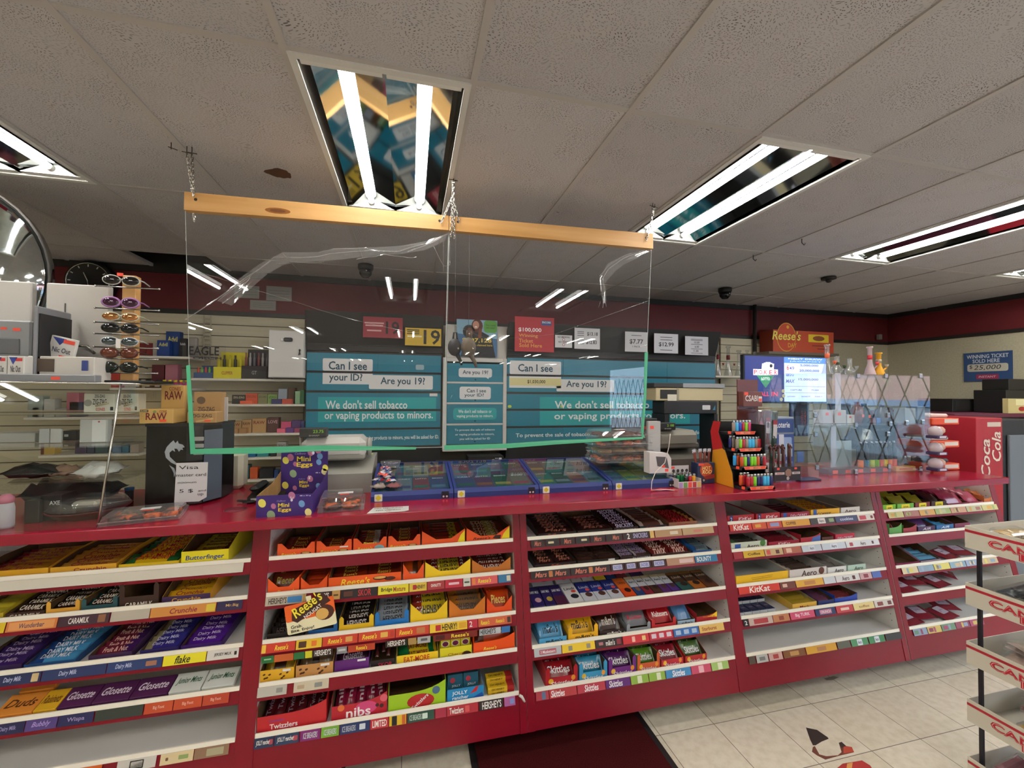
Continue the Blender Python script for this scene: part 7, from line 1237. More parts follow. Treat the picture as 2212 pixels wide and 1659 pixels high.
# lottery terminal frame with printers on top
item('terminal_frame', 'terminal', 'black lottery terminal frame behind the second register', 1436, 1448, 865, 1010, 2.62, .06, '#121214', zb=ZT - .3, c=.004)
m = MB(); a, b = aY(1436, 880, 2.78), aY(1550, 880, 2.78); zt = aY(1490, 866, 2.78).z; m.box('#1a1b1f', a.x, b.x, 2.78, 2.95, zt - .10, zt, .006); m.box('#15161a', a.x, a.x + .04, 2.78, 2.95, 0, zt - .1); m.box('#15161a', b.x - .03, b.x, 2.78, 2.95, 0, zt - .1); m.rr('#c8c8cc', (b.x - .1, 2.7795, zt - .05), X, Z, .07, .035, .005); m.quad('#3a7a94', (b.x - .045, 2.7795, zt - .07), (b.x - .02, 2.7795, zt - .07), (b.x - .02, 2.7795, zt - .03))
tag(m.build('terminal_hood'), 'black terminal hood with a small white badge', 'terminal')
for o in [o for o in COL.objects if o.name.startswith('terminal_frame')]: bpy.data.objects.remove(o)
item('ticket_printer', 'printer', 'cream printer lying on the black terminal hood', 1417, 1562, 838, 862, 2.79, .15, '#b8ab88', zb=zt + .001, c=.004, deco=lambda m, w, h: (m.box('#1c1c1e', -w * .44, -w * .2, -.002, 0, h * .15, h * .85), m.box('#8a836c', -w * .2, -w * .17, -.002, 0, 0, h)))
ztp = zt + .001 + (aY(1490, 838, 2.79).z - zt - .001)
item('printer_tray', 'printer', 'black and silver flat unit on top of the cream printer', 1413, 1565, 828, 838, 2.785, .16, '#2a2a2c', zb=ztp + .001, c=.003, deco=lambda m, w, h: m.box('#8a8c90', -w * .1, w * .5, -.002, 0, .002, h))
item('white_card', 'card', 'small white card leaning against the cream printer', 1442, 1462, 852, 866, 2.783, .002, '#c8c4b4', zb=zt)
# lighters
LC = {'g': '#7ac41c', 'n': '#1c1c5a', 'b': '#2c8ac8', 'r': '#a81828', 'o': '#c04a1c', 't': '#8a7c70', 'k': '#1c1416', 'p': '#c02c6a', 'u': '#1c3ca0', 'd': '#146a3c', 'y': '#d8941c', 's': '#3aa8d8'}
_lm = {}
LN = {'g': 'lime green', 'n': 'navy', 'b': 'blue', 'r': 'red', 'o': 'orange', 't': 'taupe', 'k': 'black', 'p': 'magenta', 'u': 'royal blue', 'd': 'dark green', 'y': 'amber', 's': 'sky blue'}
def lighters(seq, x0, dx, y, z, where, dy=0.0):
    seen = {}
    for i, c in enumerate(seq):
        if c == ' ': continue
        if c not in _lm:
            m = MB(); m.lathe(mat(LC[c], .18), [(.0105, 0), (.0115, .004), (.0115, .05), (.0095, .056)], n=12); m.v = [Vector((v.x, v.y * .62, v.z)) for v in m.v]; m.box('#a8a8a4!', -.008, .008, -.005, .005, .056, .07, .002); m.lathe('#c04a30' if c in 'kr' else '#8a8a88!', [(.004, -.004), (.004, .004)], (.004, 0, .066), 8, 'Y'); o = m.build('lighter'); _lm[c] = o; new = True
        else: o = _lm[c].copy(); COL.objects.link(o)
        o.location = (x0 + dx * i, y + dy * i, z); tag(o, '%s lighter in the %s' % (LN[c], where), 'lighter', 'lighters in the %s, %s' % (where, LN[c]))
# small lighter carton
x0, x1 = aY(1466, 1040, 2.05).x, aY(1515, 1040, 2.05).x; w = x1 - x0; m = MB(); m.box('#c8c0bc', -w / 2, w / 2, 0, .002, 0, .035); m.box('#c8c0bc', -w / 2, -w / 2 + .002, .002, .11, 0, .05); m.box('#c8c0bc', w / 2 - .002, w / 2, .002, .11, 0, .05); m.box('#b8b0b0', -w / 2, w / 2, .11, .112, 0, .105); m.box('#c8c0bc', -w / 2, w / 2, .002, .11, .0005, .002)
for i, c in enumerate(('#a88ac0', '#6a9a50', '#e84a38', '#b03030', '#c8a860')): m.rr(c, (-w * .4 + w * .2 * i, -.0006, .017), X, Z, w * .16, .03, .001); m.disc('#2a2220', (-w * .4 + w * .2 * i, .1094, .075), w * .07, n=8)
m.rr('#e84a38', (-w * .3, .1094, .094), X, Z, w * .3, .012, .001); tag(m.build('lighter_carton', loc=((x0 + x1) / 2, 2.05, ZT + .001)), 'small white carton of lighters with striped front beside the ticket tray', 'carton')
lighters('kdddb', (x0 + x1) / 2 - w * .36, w * .17, 2.12, ZT + .004, 'small striped carton'); lighters('  kry', (x0 + x1) / 2 - w * .36, w * .17, 2.08, ZT + .004, 'small striped carton')
# meat stick carton
x0, x1 = aY(1507, 1020, 2.13).x, aY(1544, 1020, 2.13).x; w = x1 - x0; m = MB(); m.box('#1c2c4c', -w / 2, w / 2, 0, .06, 0, .12, .002); m.disc('#b84a20', (0, -.0006, .08), w * .36, n=18); m.tf('#f0d890', 'HOT', 0, -.0012, .09, w=w * .5, h=.022, bold=.06, shear=.2); m.tf('#f0d890', 'ROD', .004, -.0012, .068, w=w * .55, h=.022, bold=.06, shear=.2); m.quad('#8a2424', (-w * .3, -.0008, .02), (w * .5, -.0008, .03), (w * .5, -.0008, .055), (-w * .05, -.0008, .045)); m.disc('#1a1818', (-w * .15, -.0012, .02), .013, n=12); m.disc('#a8a8a4', (-w * .15, -.0016, .02), .007, n=10); m.rr('#e84a38', (-w * .3, -.001, .112), X, Z, w * .3, .014, .002)
tag(m.build('meat_stick_carton', loc=((x0 + x1) / 2, 2.13, ZT + .001)), 'navy meat stick carton with a car picture left of the lighter display', 'carton')
sm = MB(); sm.tube('#6a2010', [(0, 0, 0), (0, 0, .12)], .005, 6); sm.box('#b8bcc8', -.007, .007, -.002, .002, .115, .135)
spread_bars('meat_stick', 'meat stick', 'dried meat stick poking out of the navy carton', 'meat sticks in the navy carton', sm, [(((x0 + x1) / 2 - w * .35 + w * .1 * i, 2.155 + .01 * (i % 2), ZT + .065), (0, -.12 + .03 * i - .1 * (i < 2), 0)) for i in range(8)])
# tiered lighter display
r = empty('lighter_display', (1.87, 1.95, ZT), 'tall black four-tier lighter display with a wavy yellow and red side', 'display'); m = MB()
wv = [(.0, 0), (.22, 0), (.225, .1), (.215, .2), (.235, .3), (.21, .365), (.15, .365), (.17, .3), (.14, .24), (.115, .2), (.085, .13), (.06, .08), (.045, .0)]
m.prism('#1a1614', wv, .004, 'YZ', -.11); m.build('side_panel', r); m = MB(); yb_s = [(.05, .001), (.22, .001), (.225, .1), (.217, .19), (.135, .21), (.115, .2), (.085, .13), (.06, .08)]; m.prism('#d8941c', yb_s, .001, 'YZ', -.1115); m.prism('#b01c20', [(.217, .19), (.235, .3), (.21, .364), (.15, .364), (.17, .3), (.14, .24), (.135, .21)], .001, 'YZ', -.1115); m.text('#1a1410', 'BIC', (-.1116, .15, .1), (0, 0, -1), (0, -1, 0) if False else (0, 1, 0), w=.08, h=.04, bold=.05); m.build('side_print', r)
m = MB(); m.box('#141212', -.105, .105, .2, .23, 0, .36); m.box('#141212', .1, .106, .05, .22, 0, .35); m.build('back_panel', r)
TZ = [.0, .102, .198, .29]; TY = [0.0, .045, .08, .115]; TWs = [.105, .1, .098, .092]
for k in range(4):
    z, y, hw = TZ[k], TY[k], TWs[k]; m = MB(); m.prism('#171515', [(-hw, y + .01), (-hw * .8, y - .022), (hw * .92, y - .022), (hw + .004, y + .01), (hw, y + .08), (-hw, y + .08)], .012, 'XY', z + .001); m.prism('#171515', [(-hw * .8, y - .022), (hw * .92, y - .022), (hw * .92, y - .018), (-hw * .8, y - .018)], .022, 'XY', z + .001)
    t = m.build('tier', r); m = MB(); m.prism('#e87a5c', [(-hw * .6, z + .003), (hw * .75, z + .003), (hw * .85, z + .02), (-hw * .68, z + .02)], .001, 'XZ', y - .0235); m.rr('#e84a30', (-hw * .45, y - .024, z + .012), X, Z, .03, .014, .002); m.rr('#e84a30', (hw * .6, y - .024, z + .012), X, Z, .03, .014, .002); m.tf('#6a5a30', 'Bic', .01, y - .0242, z + .012, w=.03, h=.009); m.build('price_rail', t)
    m = MB(); m.rr('#e84a30', (-hw * .93, y - .006, z + .013), (.42, -.9, 0), Z, .018, .016, .002); m.build('price_sticker', t)
ZQ = ZT + .014; wh = ['bottom tier', 'third tier', 'second tier', 'top tier']
for k, s in enumerate(('rrgnnssn', 'ogngg okr'.replace(' ', ''), 'tgrtsstr', 'tsurgp')):
    lighters(s, 1.87 - .07 + (.01 if k < 3 else .018), .0215, 1.95 + TY[k] + .0, ZT + TZ[k] + .014, wh[k] + ' of the lighter display')
    if k < 3: lighters(('orr', 'bon', 'nt ')[k], 1.87 - .085, .0215, 1.95 + TY[k] + .025, ZT + TZ[k] + .02, wh[k] + ' of the lighter display, back row')
# jerky stand, hanging packs and tub
item('jerky_box', 'box', 'brown meat snack box with white capitals behind the lighter display', 1606, 1647, 846, 878, 2.25, .045, '#6a3a34', [('CSABI', '#d8ccc8', -.08, .55, .66, .4, .05)], deco=lambda m, w, h: (m.rr('#e84a38', (-w * .36, -.001, h * .86), X, Z, w * .2, h * .2, .002), m.rr('#d8d4d0', (w * .38, -.001, h * .5), X, Z, w * .18, h * .36, .002), m.rr('#e04a30', (w * .38, -.0014, h * .44), X, Z, w * .16, h * .2, .002)))
r = empty('jerky_stand', (2.0, 2.3, ZT), 'brown acrylic snack stand with hanging rods behind the lighter display', 'stand'); a = aY(1606, 950, 2.25).x - 2.0; m = MB(); m.box(mat('#5a2a22', .2), a, a + .16, .0, .006, .01, .62); m.build('back_panel', r); m = MB(); m.box(mat('#8a4a30', .3), a, a + .17, -.1, .06, 0, .01); m.build('base', r)
for k, (py, l_) in enumerate(((884, .2), (893, .22), (978, .16))): z = aY(1650, py, 2.2).z - ZT; m = MB(); m.tube('#8a6a50' if k == 0 else '#8a8a88', [(a + .1, -.03, z), (a + .1 + l_ * .6, -.05, z + .004)], .003, 5); m.build('rod', r)
jp = [(1640, 888, 985, 'meat', 'red-labelled meat snack pack hanging from the upper rod'), (1655, 886, 960, 'meat', 'dark meat snack pack behind the red-labelled one'), (1670, 888, 975, '#1c3424~', 'dark green meat snack pack hanging from the upper rod'), (1652, 978, 1040, 'camo', 'crinkled meat snack pack on the lower rod, left of three'), (1668, 975, 1046, '#2c4a3a~', 'green meat snack pack on the lower rod, middle of three'), (1678, 980, 1048, '#98a0a0~', 'silver meat snack pack on the lower rod, right of three')]
for px, p0_, p1_, col, l in jp:
    Yj = 2.19 if p0_ < 900 else 2.12; t_, b_ = aY(px, p0_, Yj), aY(px, p1_, Yj); L = t_.z - b_.z; m = MB(); m.pillow(col, L, .05, .014, .01, 8, 4, lump=.8); m.rr('#b8b0b0', (0, 0, .0145), X, Y_, L * .34, .03, .003); m.rr('#8a2430', (-L * .2, 0, .0143), X, Y_, L * .16, .034, .003)
    if col == 'meat': m.box('wrap', -L / 2 - .004, L / 2 + .004, -.03, .03, -.001, .016, .004)
    tag(m.build('jerky_pack', loc=(t_.x, Yj, (t_.z + b_.z) / 2), rot=(PI / 2, PI / 2 + .05, 0)), l, 'snack pack')
x0, x1 = aY(1671, 1020, 2.08).x, aY(1728, 1020, 2.08).x; w = x1 - x0; r = empty('jerky_tub', ((x0 + x1) / 2, 2.08, ZT), 'clear tub of meat sticks with a black hot front card', 'tub'); m = MB(); m.box('acrylic', -w / 2 - .006, w / 2 + .01, -.003, .11, 0.001, .11); m.build('tub', r)
m = MB(); m.box('#161214', -w / 2, w / 2, -.0055, -.004, .008, .09); m.rr('#c8c0bc', (-w * .3, -.006, .052), X, Z, w * .36, .014, .002); m.tf('#b02420', 'HOT', -w * .3, -.0068, .052, w=w * .2, h=.01, bold=.05); m.rr('#c8c0bc', (w * .32, -.006, .052), X, Z, w * .3, .014, .002); m.tf('#3a3a3a', 'WILD', w * .32, -.0068, .052, w=w * .2, h=.01, bold=.05); m.disc('#8a6a58', (w * .02, -.0075, .055), .025, n=7); m.disc('#b8b0a8', (w * .0, -.0075, .022), .012, n=5); m.rr('#e84a38', (-w * .36, -.007, .08), X, Z, .02, .012, .002); m.rr('#e84a38', (w * .3, -.007, .08), X, Z, .02, .012, .002); m.build('front_card', r)
sm = MB(); sm.tube('#4a2020', [(0, 0, 0), (0, 0, .17)], .0065, 6); sm.tube('#5a2c28', [(.009 * math.cos(t), 0, .178 + .009 * math.sin(t)) for t in [i * PI / 5 for i in range(10)]], .004, 5, closed=True)
spread_bars('meat_stick', 'meat stick', 'dark meat stick with a looped end standing in the clear tub', 'meat sticks in the clear tub', sm, [(((x0 + x1) / 2 - w * .42 + w * .075 * i, 2.1 + .022 * (i % 3), ZT + .02 + .012 * (i % 2)), (0, rj.uniform(-.1, .06), rj.uniform(-.5, .5))) for i in range(12)])
# blue lottery stand
x0, x1 = aY(1673, 950, 2.26).x, aY(1718, 950, 2.26).x; zt = aY(1700, 901, 2.26).z; w = x1 - x0; h = zt - ZT; r = empty('lottery_stand', ((x0 + x1) / 2, 2.26, ZT), 'blue and silver lottery leaflet stand', 'stand', rz=0)
m = MB(); m.box('#8a92a0', -w / 2, w / 2, .01, .1, 0, h, .003); m.build('frame', r); m = MB(); m.box('#24407a', -w / 2 + .008, w / 2 - .008, .004, .01, h - .1, h - .012); m.tf('#d8dce8', 'Loterie', -.012, .0035, h - .05, w=w * .66, h=.04, bold=.03); m.build('header', r)
m = MB(); m.box('#2a4488', -w / 2 + .008, w / 2 - .008, .004, .01, .01, h - .112); m.rr('#8aa0c8', (w * .05, .0035, h * .5), X, Z, w * .6, h * .3, .01); m.rr('#c8ccd8', (-w * .15, .003, h * .6), X, Z, w * .24, h * .2, .003); m.rr('#a8c0c8', (w * .22, .003, h * .42), X, Z, w * .3, h * .22, .003); m.build('leaflet_panel', r)
item('blue_card', 'card', 'small blue card clipped beside the lottery stand', 1722, 1737, 975, 998, 2.3, .003, '#4a6aa8')
item('mouse_pad', 'pad', 'thin dark blue pad lying in front of the clear case', 1730, 1775, 1036, 1042, 2.06, .07, '#1c2444', zb=ZT + .001) 
# screen
r = empty('lottery_screen', (3.08, 2.9, 1.79), 'flat lottery screen with poker advert and jackpot list', 'screen'); W_, H_ = .86, .40
m = MB(); m.box('#10131c', -W_ / 2, W_ / 2, 0, .04, -H_ / 2, H_ / 2, .004); m.build('bezel', r)
E_ = lambda c, e=.9: mat(c, .3, emit=e)
m = MB(); a = W_ / 2 - .012; hz = H_ / 2 - .012; sx = -W_ * .03; m.quad(E_('#14245c'), (-a, -.001, -hz), (sx, -.001, -hz), (sx, -.001, hz), (-a, -.001, hz)); m.quad(E_('#a0b4ec'), (sx, -.001, -hz), (a, -.001, -hz), (a, -.001, hz), (sx, -.001, hz)); m.quad(E_('#3c6ac0'), (sx, -.0014, hz - .05), (a, -.0014, hz - .05), (a, -.0014, hz), (sx, -.0014, hz))
cx = -W_ * .25
for i in range(5): m.quad(E_('#d8d8e4'), *[(cx + .02 + .06 * (i - 2) * .3 + x_, -.0016 - .0002 * i, .105 + z_ - abs(i - 2) * .006) for x_, z_ in ((-.024, -.035), (.024, -.035), (.03, .035), (-.018, .035))])
m.disc(E_('#141420'), (cx + .055, -.003, .11), .016, n=8); m.prism(E_('#1c6a4c'), [(cx - .09, .03), (cx + .09, .03), (cx, -.075)], .001, 'XZ', -.0022); m.tf(E_('#e0f0e8'), 'LOTTO', cx, -.0026, .0, w=.085, h=.024, bold=.04)
for i, ch in enumerate('POKER'): xx = cx - .1 + .05 * i; m.quad(E_('#e0dce4'), (xx - .023, -.0028, .03), (xx + .023, -.0028, .03), (xx + .023, -.0028, .08), (xx - .023, -.0028, .08)); m.tf(E_('#a01c34'), ch, xx, -.0032, .055, w=.03, h=.036, bold=.05)
m.tf(E_('#e0e4f0'), 'GO', cx - .1, -.002, -.125, w=.06, h=.034, bold=.04); m.tf(E_('#c02448'), 'ALL', cx - .01, -.002, -.125, w=.09, h=.036, bold=.06); m.tf(E_('#c02448'), 'IN', cx + .09, -.002, -.125, w=.06, h=.036, bold=.06)
for dz_, dx_ in ((-.1, 0), (-.14, .004), (-.17, -.02)): m.disc(E_('#8a8468'), (sx - .012 + dx_, -.003, dz_), .016, n=12)
kx = (sx + a) / 2
for s, x_, z_, w_, h_ in (('5,000,000', .04, .12, .19, .02), ('20,000,000', .04, .075, .21, .022), ('15,000,000', .03, -.0, .21, .022), ('CAPTURE', -.1, -.09, .12, .012), ('75,000', .1, -.09, .08, .012), ('LOTTARIO', -.15, -.145, .08, .01), ('ONTARIO 49', 0, -.145, .09, .01), ('DAILY', .14, -.145, .08, .01)): m.tf(E_('#2a3450'), s, kx + x_, -.002, z_, w=w_, h=h_, bold=.04)
m.rr(E_('#e8e4f0'), (kx - .16, -.0018, .1), X, Z, .09, .045, .015); m.tf(E_('#c02438'), '6', kx - .185, -.0024, .1, w=.025, h=.045, bold=.06); m.tf(E_('#1c3c8a'), '49', kx - .145, -.0024, .094, w=.05, h=.032, bold=.06); m.tf(E_('#2a3a7a'), 'MAX', kx - .16, -.002, -.015, w=.09, h=.03, bold=.03, shear=.2); m.tf(E_('#e0e4f4'), 'NEXT DRAW', kx, -.002, hz - .014, w=.36, h=.01, bold=.05); m.tf(E_('#c0d4f4'), 'JACKPOT', kx, -.002, hz - .036, w=.34, h=.01)
for z_ in (.045, -.06, -.115): m.quad(E_('#5a6a9a', .5), (sx + .01, -.0018, z_), (a - .01, -.0018, z_), (a - .01, -.0018, z_ + .0025), (sx + .01, -.0018, z_ + .0025))
m.build('display', r)
m = MB(); m.tube('#1c2c5c', [(.08, .03, -.2), (.08, .03, -1.79)], .018, 10); m.build('pole', r)
item('blue_lanyard', 'cloth', 'dark blue cloth with red letters hanging below the screen', 1718, 1748, 862, 942, 2.945, .02, '#1c2c4c', deco=lambda m, w, h: (m.text('#a04030', 'LOTTO', (-.02 * w, -.001, h * .5), (0, 0, 1), (-1, 0, 0), w=h * .34, h=w * .14, bold=.04), m.text('#a04030', '6/49', (.2 * w, -.001, h * .5), (0, 0, 1), (-1, 0, 0), w=h * .34, h=w * .14, bold=.04)))
# clear case at the right with shelves
cx0, cx1, cy0, cy1, cz1 = 2.47, 3.53, 2.17, 2.52, 1.795; r = empty('acrylic_case', ((cx0 + cx1) / 2, cy0, ZT), 'clear acrylic display case with silver clips right of the screen', 'display case'); o_ = Matrix.Translation((-(cx0 + cx1) / 2, -cy0, 0)); zt = cz1 - ZT; zm = aY(1880, 917, cy0).z - ZT
for nm, b in (('front_pane', (cx0 + .2, cx1, cy0, cy0 + .004, .002, zt)), ('side_pane', (cx0, cx0 + .004, cy0 + .005, cy1, .002, zt)), ('side_pane', (cx1 - .004, cx1, cy0 + .005, cy1, .002, zt)), ('back_pane', (cx0, cx1, cy1 - .004, cy1, .002, zt)), ('top_pane', (cx0, cx1, cy0, cy1, zt + .001, zt + .005)), ('middle_shelf', (cx0 + .005, cx1 - .005, cy0 + .005, cy1 - .005, zm - .004, zm))): m = MB(o_); m.box('glass', *b); m.build(nm, r)
m = MB(o_); m.box('glass', cx0, cx0 + .195, cy0, cy0 + .004, .002, zt * .8); m.build('door_pane', r)
for px, py in ((1762, 897), (1763, 938), (1766, 1010), (1920, 897), (1920, 938), (1922, 1008), (1855, 812), (1915, 812), (1990, 812), (1850, 918), (1925, 916), (1960, 914), (1995, 912), (1850, 1024), (1990, 1018)):
    p = aY(px, py, cy0 - .006); p.z = max(p.z, ZT + .018); m = MB(); m.box('#8a9498!', -.014, .014, -.003, .006, -.016, .016, .003); m.build('clip', r, loc=(p.x - (cx0 + cx1) / 2, p.y - cy0 + .002, p.z - ZT))
for px, y0_, y1_ in ((1805, 806, 918), (1795, 922, 1015)):
    a_, b_ = aY(px, y0_, 2.3), aY(px + 12, y1_, 2.3); m = MB(); m.box('#b8bccc', a_.x, b_.x, 2.3, 2.305, b_.z, a_.z); m.build('white_strip', r, loc=(-(cx0 + cx1) / 2, -cy0, -ZT))
ZM = ZT + zm + .001
for l, a, b, t, col in (('white box with orange dot on the middle shelf, leftmost', 1778, 1800, 886, '#b8b4bc'), ('white box with red dot on the middle shelf, second', 1803, 1828, 886, '#b0acac'), ('small dotted white box on the middle shelf', 1830, 1846, 896, '#c0bcb8'), ('grey angled box on the middle shelf', 1955, 1978, 882, '#8a9094'), ('blue grey box at the end of the middle shelf', 1982, 1998, 878, '#5a6678'), ('maroon box on the middle shelf under the jars', 1880, 1893, 903, '#5a2830'), ('bright blue box on the middle shelf', 1894, 1903, 903, '#2c5aa0')):
    item('small_box', 'box', l, a, b, t, t + 20, 2.27 if a < 1950 else 2.19, .07, col, zb=ZM, deco=(lambda m, w, h: m.rr('#d85048', (-w * .1, -.001, h * .72), X, Z, w * .28, h * .22, .002)) if 'dot' in l else None)
item('small_box', 'box', 'flat black box behind the white boxes on the middle shelf', 1804, 1838, 872, 890, 2.4, .06, '#141416', zb=ZM)
for i, (px, t, col, l) in enumerate(((1866, 872, '#1c3034', 'dark teal jar on the middle shelf'), (1905, 874, '#4a3c38', 'smoky glass jar on the middle shelf'), (1922, 880, '#3a2418', 'brown glass jar on the middle shelf'), (1940, 884, '#2a1c18', 'dark brown jar on the middle shelf'), (1852, 868, '#6a3c30', 'amber figurine jar on the middle shelf'))):
    x = aY(px, 900, 2.3).x; h = aY(px, t, 2.3).z - ZM; m = MB(); m.lathe(mat(col, .15), [(.03, 0), (.038, h * .3), (.034, h * .7), (.016, h * .85), (.018, h)], n=12); m.rr('#e06038', (0, -.039, h * .35), X, Z, .02, .02, .003); tag(m.build('glass_jar', loc=(x, 2.3, ZM)), l, 'jar')
bot = [('#d86a20', 1873), ('#3a7a9a', 1885), ('#b8c828', 1897), ('#7ab02c', 1907), ('#d84a28', 1916), ('#d8b828', 1925), ('#d8682c', 1935), ('#c84428', 1945)]
for i, (col, px) in enumerate(bot):
    x = aY(px - 14, 1000, 2.24).x; m = MB(); m.lathe(col, [(.017, 0), (.017, .07)], n=10); m.lathe('#16181c', [(.018, .07), (.018, .13), (.01, .16), (.009, .175)], n=10); m.lathe('#8a8e94!', [(.009, .175), (.009, .195)], n=8)
    tag(m.build('torch_bottle', loc=(x, 2.24, ZT + .012)), ['orange', 'steel blue', 'lemon', 'green', 'scarlet', 'gold', 'amber', 'brick red'][i] + ' based black torch in the clear case', 'torch')
item('torch_tray', 'tray', 'long black tray with stickers under the torches in the clear case', 1790, 1925, 1012, 1022, 2.2, .07, '#3a4044', zb=ZT + .0005, deco=lambda m, w, h: [m.rr('#d85a48', (w * (-.4 + .2 * i), -.001, h * .5), X, Z, w * .08, h * .7, .001) for i in range(5)])
item('pot_row', 'carton', 'cream carton of white lidded pots in the clear case', 1936, 1978, 1008, 1016, 2.2, .06, '#c89a50', zb=ZT + .0005, deco=lambda m, w, h: m.rr('#b8582c', (0, -.001, h * .5), X, Z, w * .7, h * .4, .001))
pot = MB(); pot.lathe('#b8b8b8', [(.012, 0), (.012, .03), (.013, .03), (.013, .04), (.0001, .041)], n=10)
spread_bars('white_pot', 'pot', 'small white lidded pot in the clear case', 'white pots in the clear case', pot, [((aY(1908 + 11 * i, 1000, 2.3).x, 2.3, ZT + .045), (0, 0, 0)) for i in range(7)])
item('pot_step', 'riser', 'dark riser under the white pots', 1900, 1962, 996, 1010, 2.28, .06, '#23201e', zb=ZT + .001)
item('scent_sign', 'sign', 'black case with ragged yellow letters in the clear case', 1890, 1936, 958, 990, 2.38, .08, '#1c1a18', [('SCENT', '#a8a030', 0, .88, .6, .2, .06)], zb=ZT + .05)
item('white_poster', 'card', 'white card standing at the left of the clear case', 1806, 1840, 952, 1014, 2.35, .004, '#b4c4cc', zb=ZT + .001); lump('plastic_bag', 'bag', 'grey crumpled bag low at the right of the clear case', 1952, 990, 2.22, ZT, .12, .12, .14, '#55585e~', .3); lump('plastic_bag', 'bag', 'dark crumpled bag hanging in the clear case', 1870, 960, 2.42, ZT + .12, .3, .08, .14, '#2a2826~', 0)
lump('plastic_bag', 'bag', 'dark olive and red bag in the clear case', 1965, 970, 2.42, ZT + .03, .14, .08, .2, '#3a3a2c~', .1)
ZK = cz1 + .007
bong(1787, 744, 806, 2.35, ZK, 'clearglass', '#d8603c', 'clear glass pipe with an orange band beside the screen', .8); bong(1808, 770, 808, 2.35, ZK, 'clearglass', '#3a4a30', 'short curled glass pipe on the clear case', .8, 1); bong(1836, 775, 808, 2.3, ZK, 'clearglass', None, 'small spiked clear glass pipe on the clear case', .7, 1)
bong(1879, 749, 808, 2.3, ZK, '#b8a0a4', '#c03038', 'pink and red banded pipe on the clear case', .8); bong(1898, 762, 808, 2.3, ZK, '#d89a14', '#a89c88', 'orange yellow pipe on the clear case', .9)
# baked goods stand with orange trays, pastry bags, red cooler
r = empty('snack_stand', (3.62, 2.16, ZT), 'three-tier orange tray stand left of the red cooler', 'stand'); m = MB(); m.box('#7a1420', -.085, .19, .22, .23, 0, .36); m.build('back_panel', r)
for k, (py, hh) in enumerate(((906, .05), (955, .05), (1010, .05))):
    z0 = aY(2075, py + 11, 2.16).z - ZT; z0 = max(z0, .002); m = MB(); m.prism('#d8481c', [(-.1, 0), (.0, -.0), (.17, .0), (.17, .2), (-.1, .2)], .045, 'XY', z0) if False else m.box('#d8481c', -.085, .17, 0, .22, z0, z0 + .045, .004); m.rr('#d8ccc0', (.09, -.001, z0 + .026), X, Z, .13, .026, .003); m.build('orange_tray', r)
    m = MB(); m.box(('#c8b0a8', '#b8b4b0', '#2a2c34')[k], -.06, .12, .03, .19, z0 + .046, z0 + .075, .01); tag(m.build('snack_box', loc=(3.62, 2.16, ZT)), ['pale pink box on the top orange tray', 'grey and white packet on the middle orange tray', 'dark clear-lidded packet on the bottom orange tray'][k], 'box')
for k, (py, l) in enumerate(((946, 'top wrapped muffin pack beside the orange trays'), (981, 'middle wrapped muffin pack beside the orange trays'), (1015, 'bottom wrapped muffin pack beside the orange trays'))):
    z0 = max(aY(2030, py, 2.12).z, ZT + .002); m = MB(); m.ell('#b8a8ac~', (0, 0, .045), .045, .04, .04, 12, 7); m.ell('#c89c8c~', (.02, -.012, .055), .03, .03, .028, 10, 6); m.box('#3a2c50', -.045, .045, -.042, .03, .0, .02, .004); m.rr('#c8c0cc', (0, -.0425, .012), X, Z, .06, .014, .002)
    tag(m.build('muffin_pack', loc=(3.475, 2.11, z0)), l, 'muffin pack')
r = empty('drinks_cooler', (3.98, 2.4, 0), 'red drinks cooler side with tall cream lettering', 'cooler'); a, b = aY(2109, 960, 2.3).x, aY(2166, 960, 2.3).x; zt = aY(2130, 903, 2.3).z
m = MB(); m.box('#a01424', a - 3.98, b - 3.98, -.1, .28, 0, zt, .004); m.build('side_wall', r)
m = MB(); m.rr('#c8b8a8', ((b + a) / 2 - 3.98 + .05, -.1012, zt - .05), X, Z, .15, .035, .003); m.text('#d8c8b8', 'Cola', ((b + a) / 2 - 3.98 + .04, -.1015, 1.24), (-.15, 0, 1), (-1, 0, -.15), w=.24, h=.13, bold=.04, shear=.3) if False else m.text('#d8c8b8', 'Cola', ((b + a) / 2 - 3.98 + .07, -.1015, 1.27), (.0, 0, 1), (-1, 0, 0), w=.23, h=.1, bold=.05, shear=.25); m.text('#d8c8b8', 'Coca', ((b + a) / 2 - 3.98 - .05, -.1015, 1.18), (.0, 0, 1), (-1, 0, 0), w=.3, h=.1, bold=.05, shear=.25); m.build('lettering', r)
m = MB(); m.box('#16181c', b - 3.98 + .002, b - 3.98 + .5, -.06, .3, 0, zt - .02, .004); m.box('#6a7078', b - 3.98 + .12, b - 3.98 + .5, -.08, -.062, .1, zt - .14, .004); m.build('dark_side', r)
# ---------------------------------------------------------------- hanging shield
YP = 2.15
def beam(px0, px1, py00, py01, py10, py11, label, x_in=None):
    a, b, c, d = aY(px0, py00, YP), aY(px0, py01, YP), aY(px1, py10, YP), aY(px1, py11, YP); m = MB(); t = .035
    vs = [(a.x, YP, b.z), (d.x, YP, d.z), (c.x, YP, c.z), (a.x, YP, a.z)]; vs += [(x, y + t, z) for x, y, z in vs]
    m.add('wood', vs, [(0, 1, 2, 3), (5, 4, 7, 6), (0, 4, 5, 1), (3, 2, 6, 7), (0, 3, 7, 4), (1, 5, 6, 2)])
    for xx in (a.x + .045, c.x - .045):
        zz = (b.z + a.z) / 2 + (c.z - a.z) * (xx - a.x) / (c.x - a.x) + .01; m.disc('#2a1408', (xx, YP - .0006, zz), .007, n=10)
    return m, a, b, c, d
m, a1, b1, c1, d1 = beam(398, 969, 414, 453, 466, 497, ''); xk = aY(600, 460, YP)
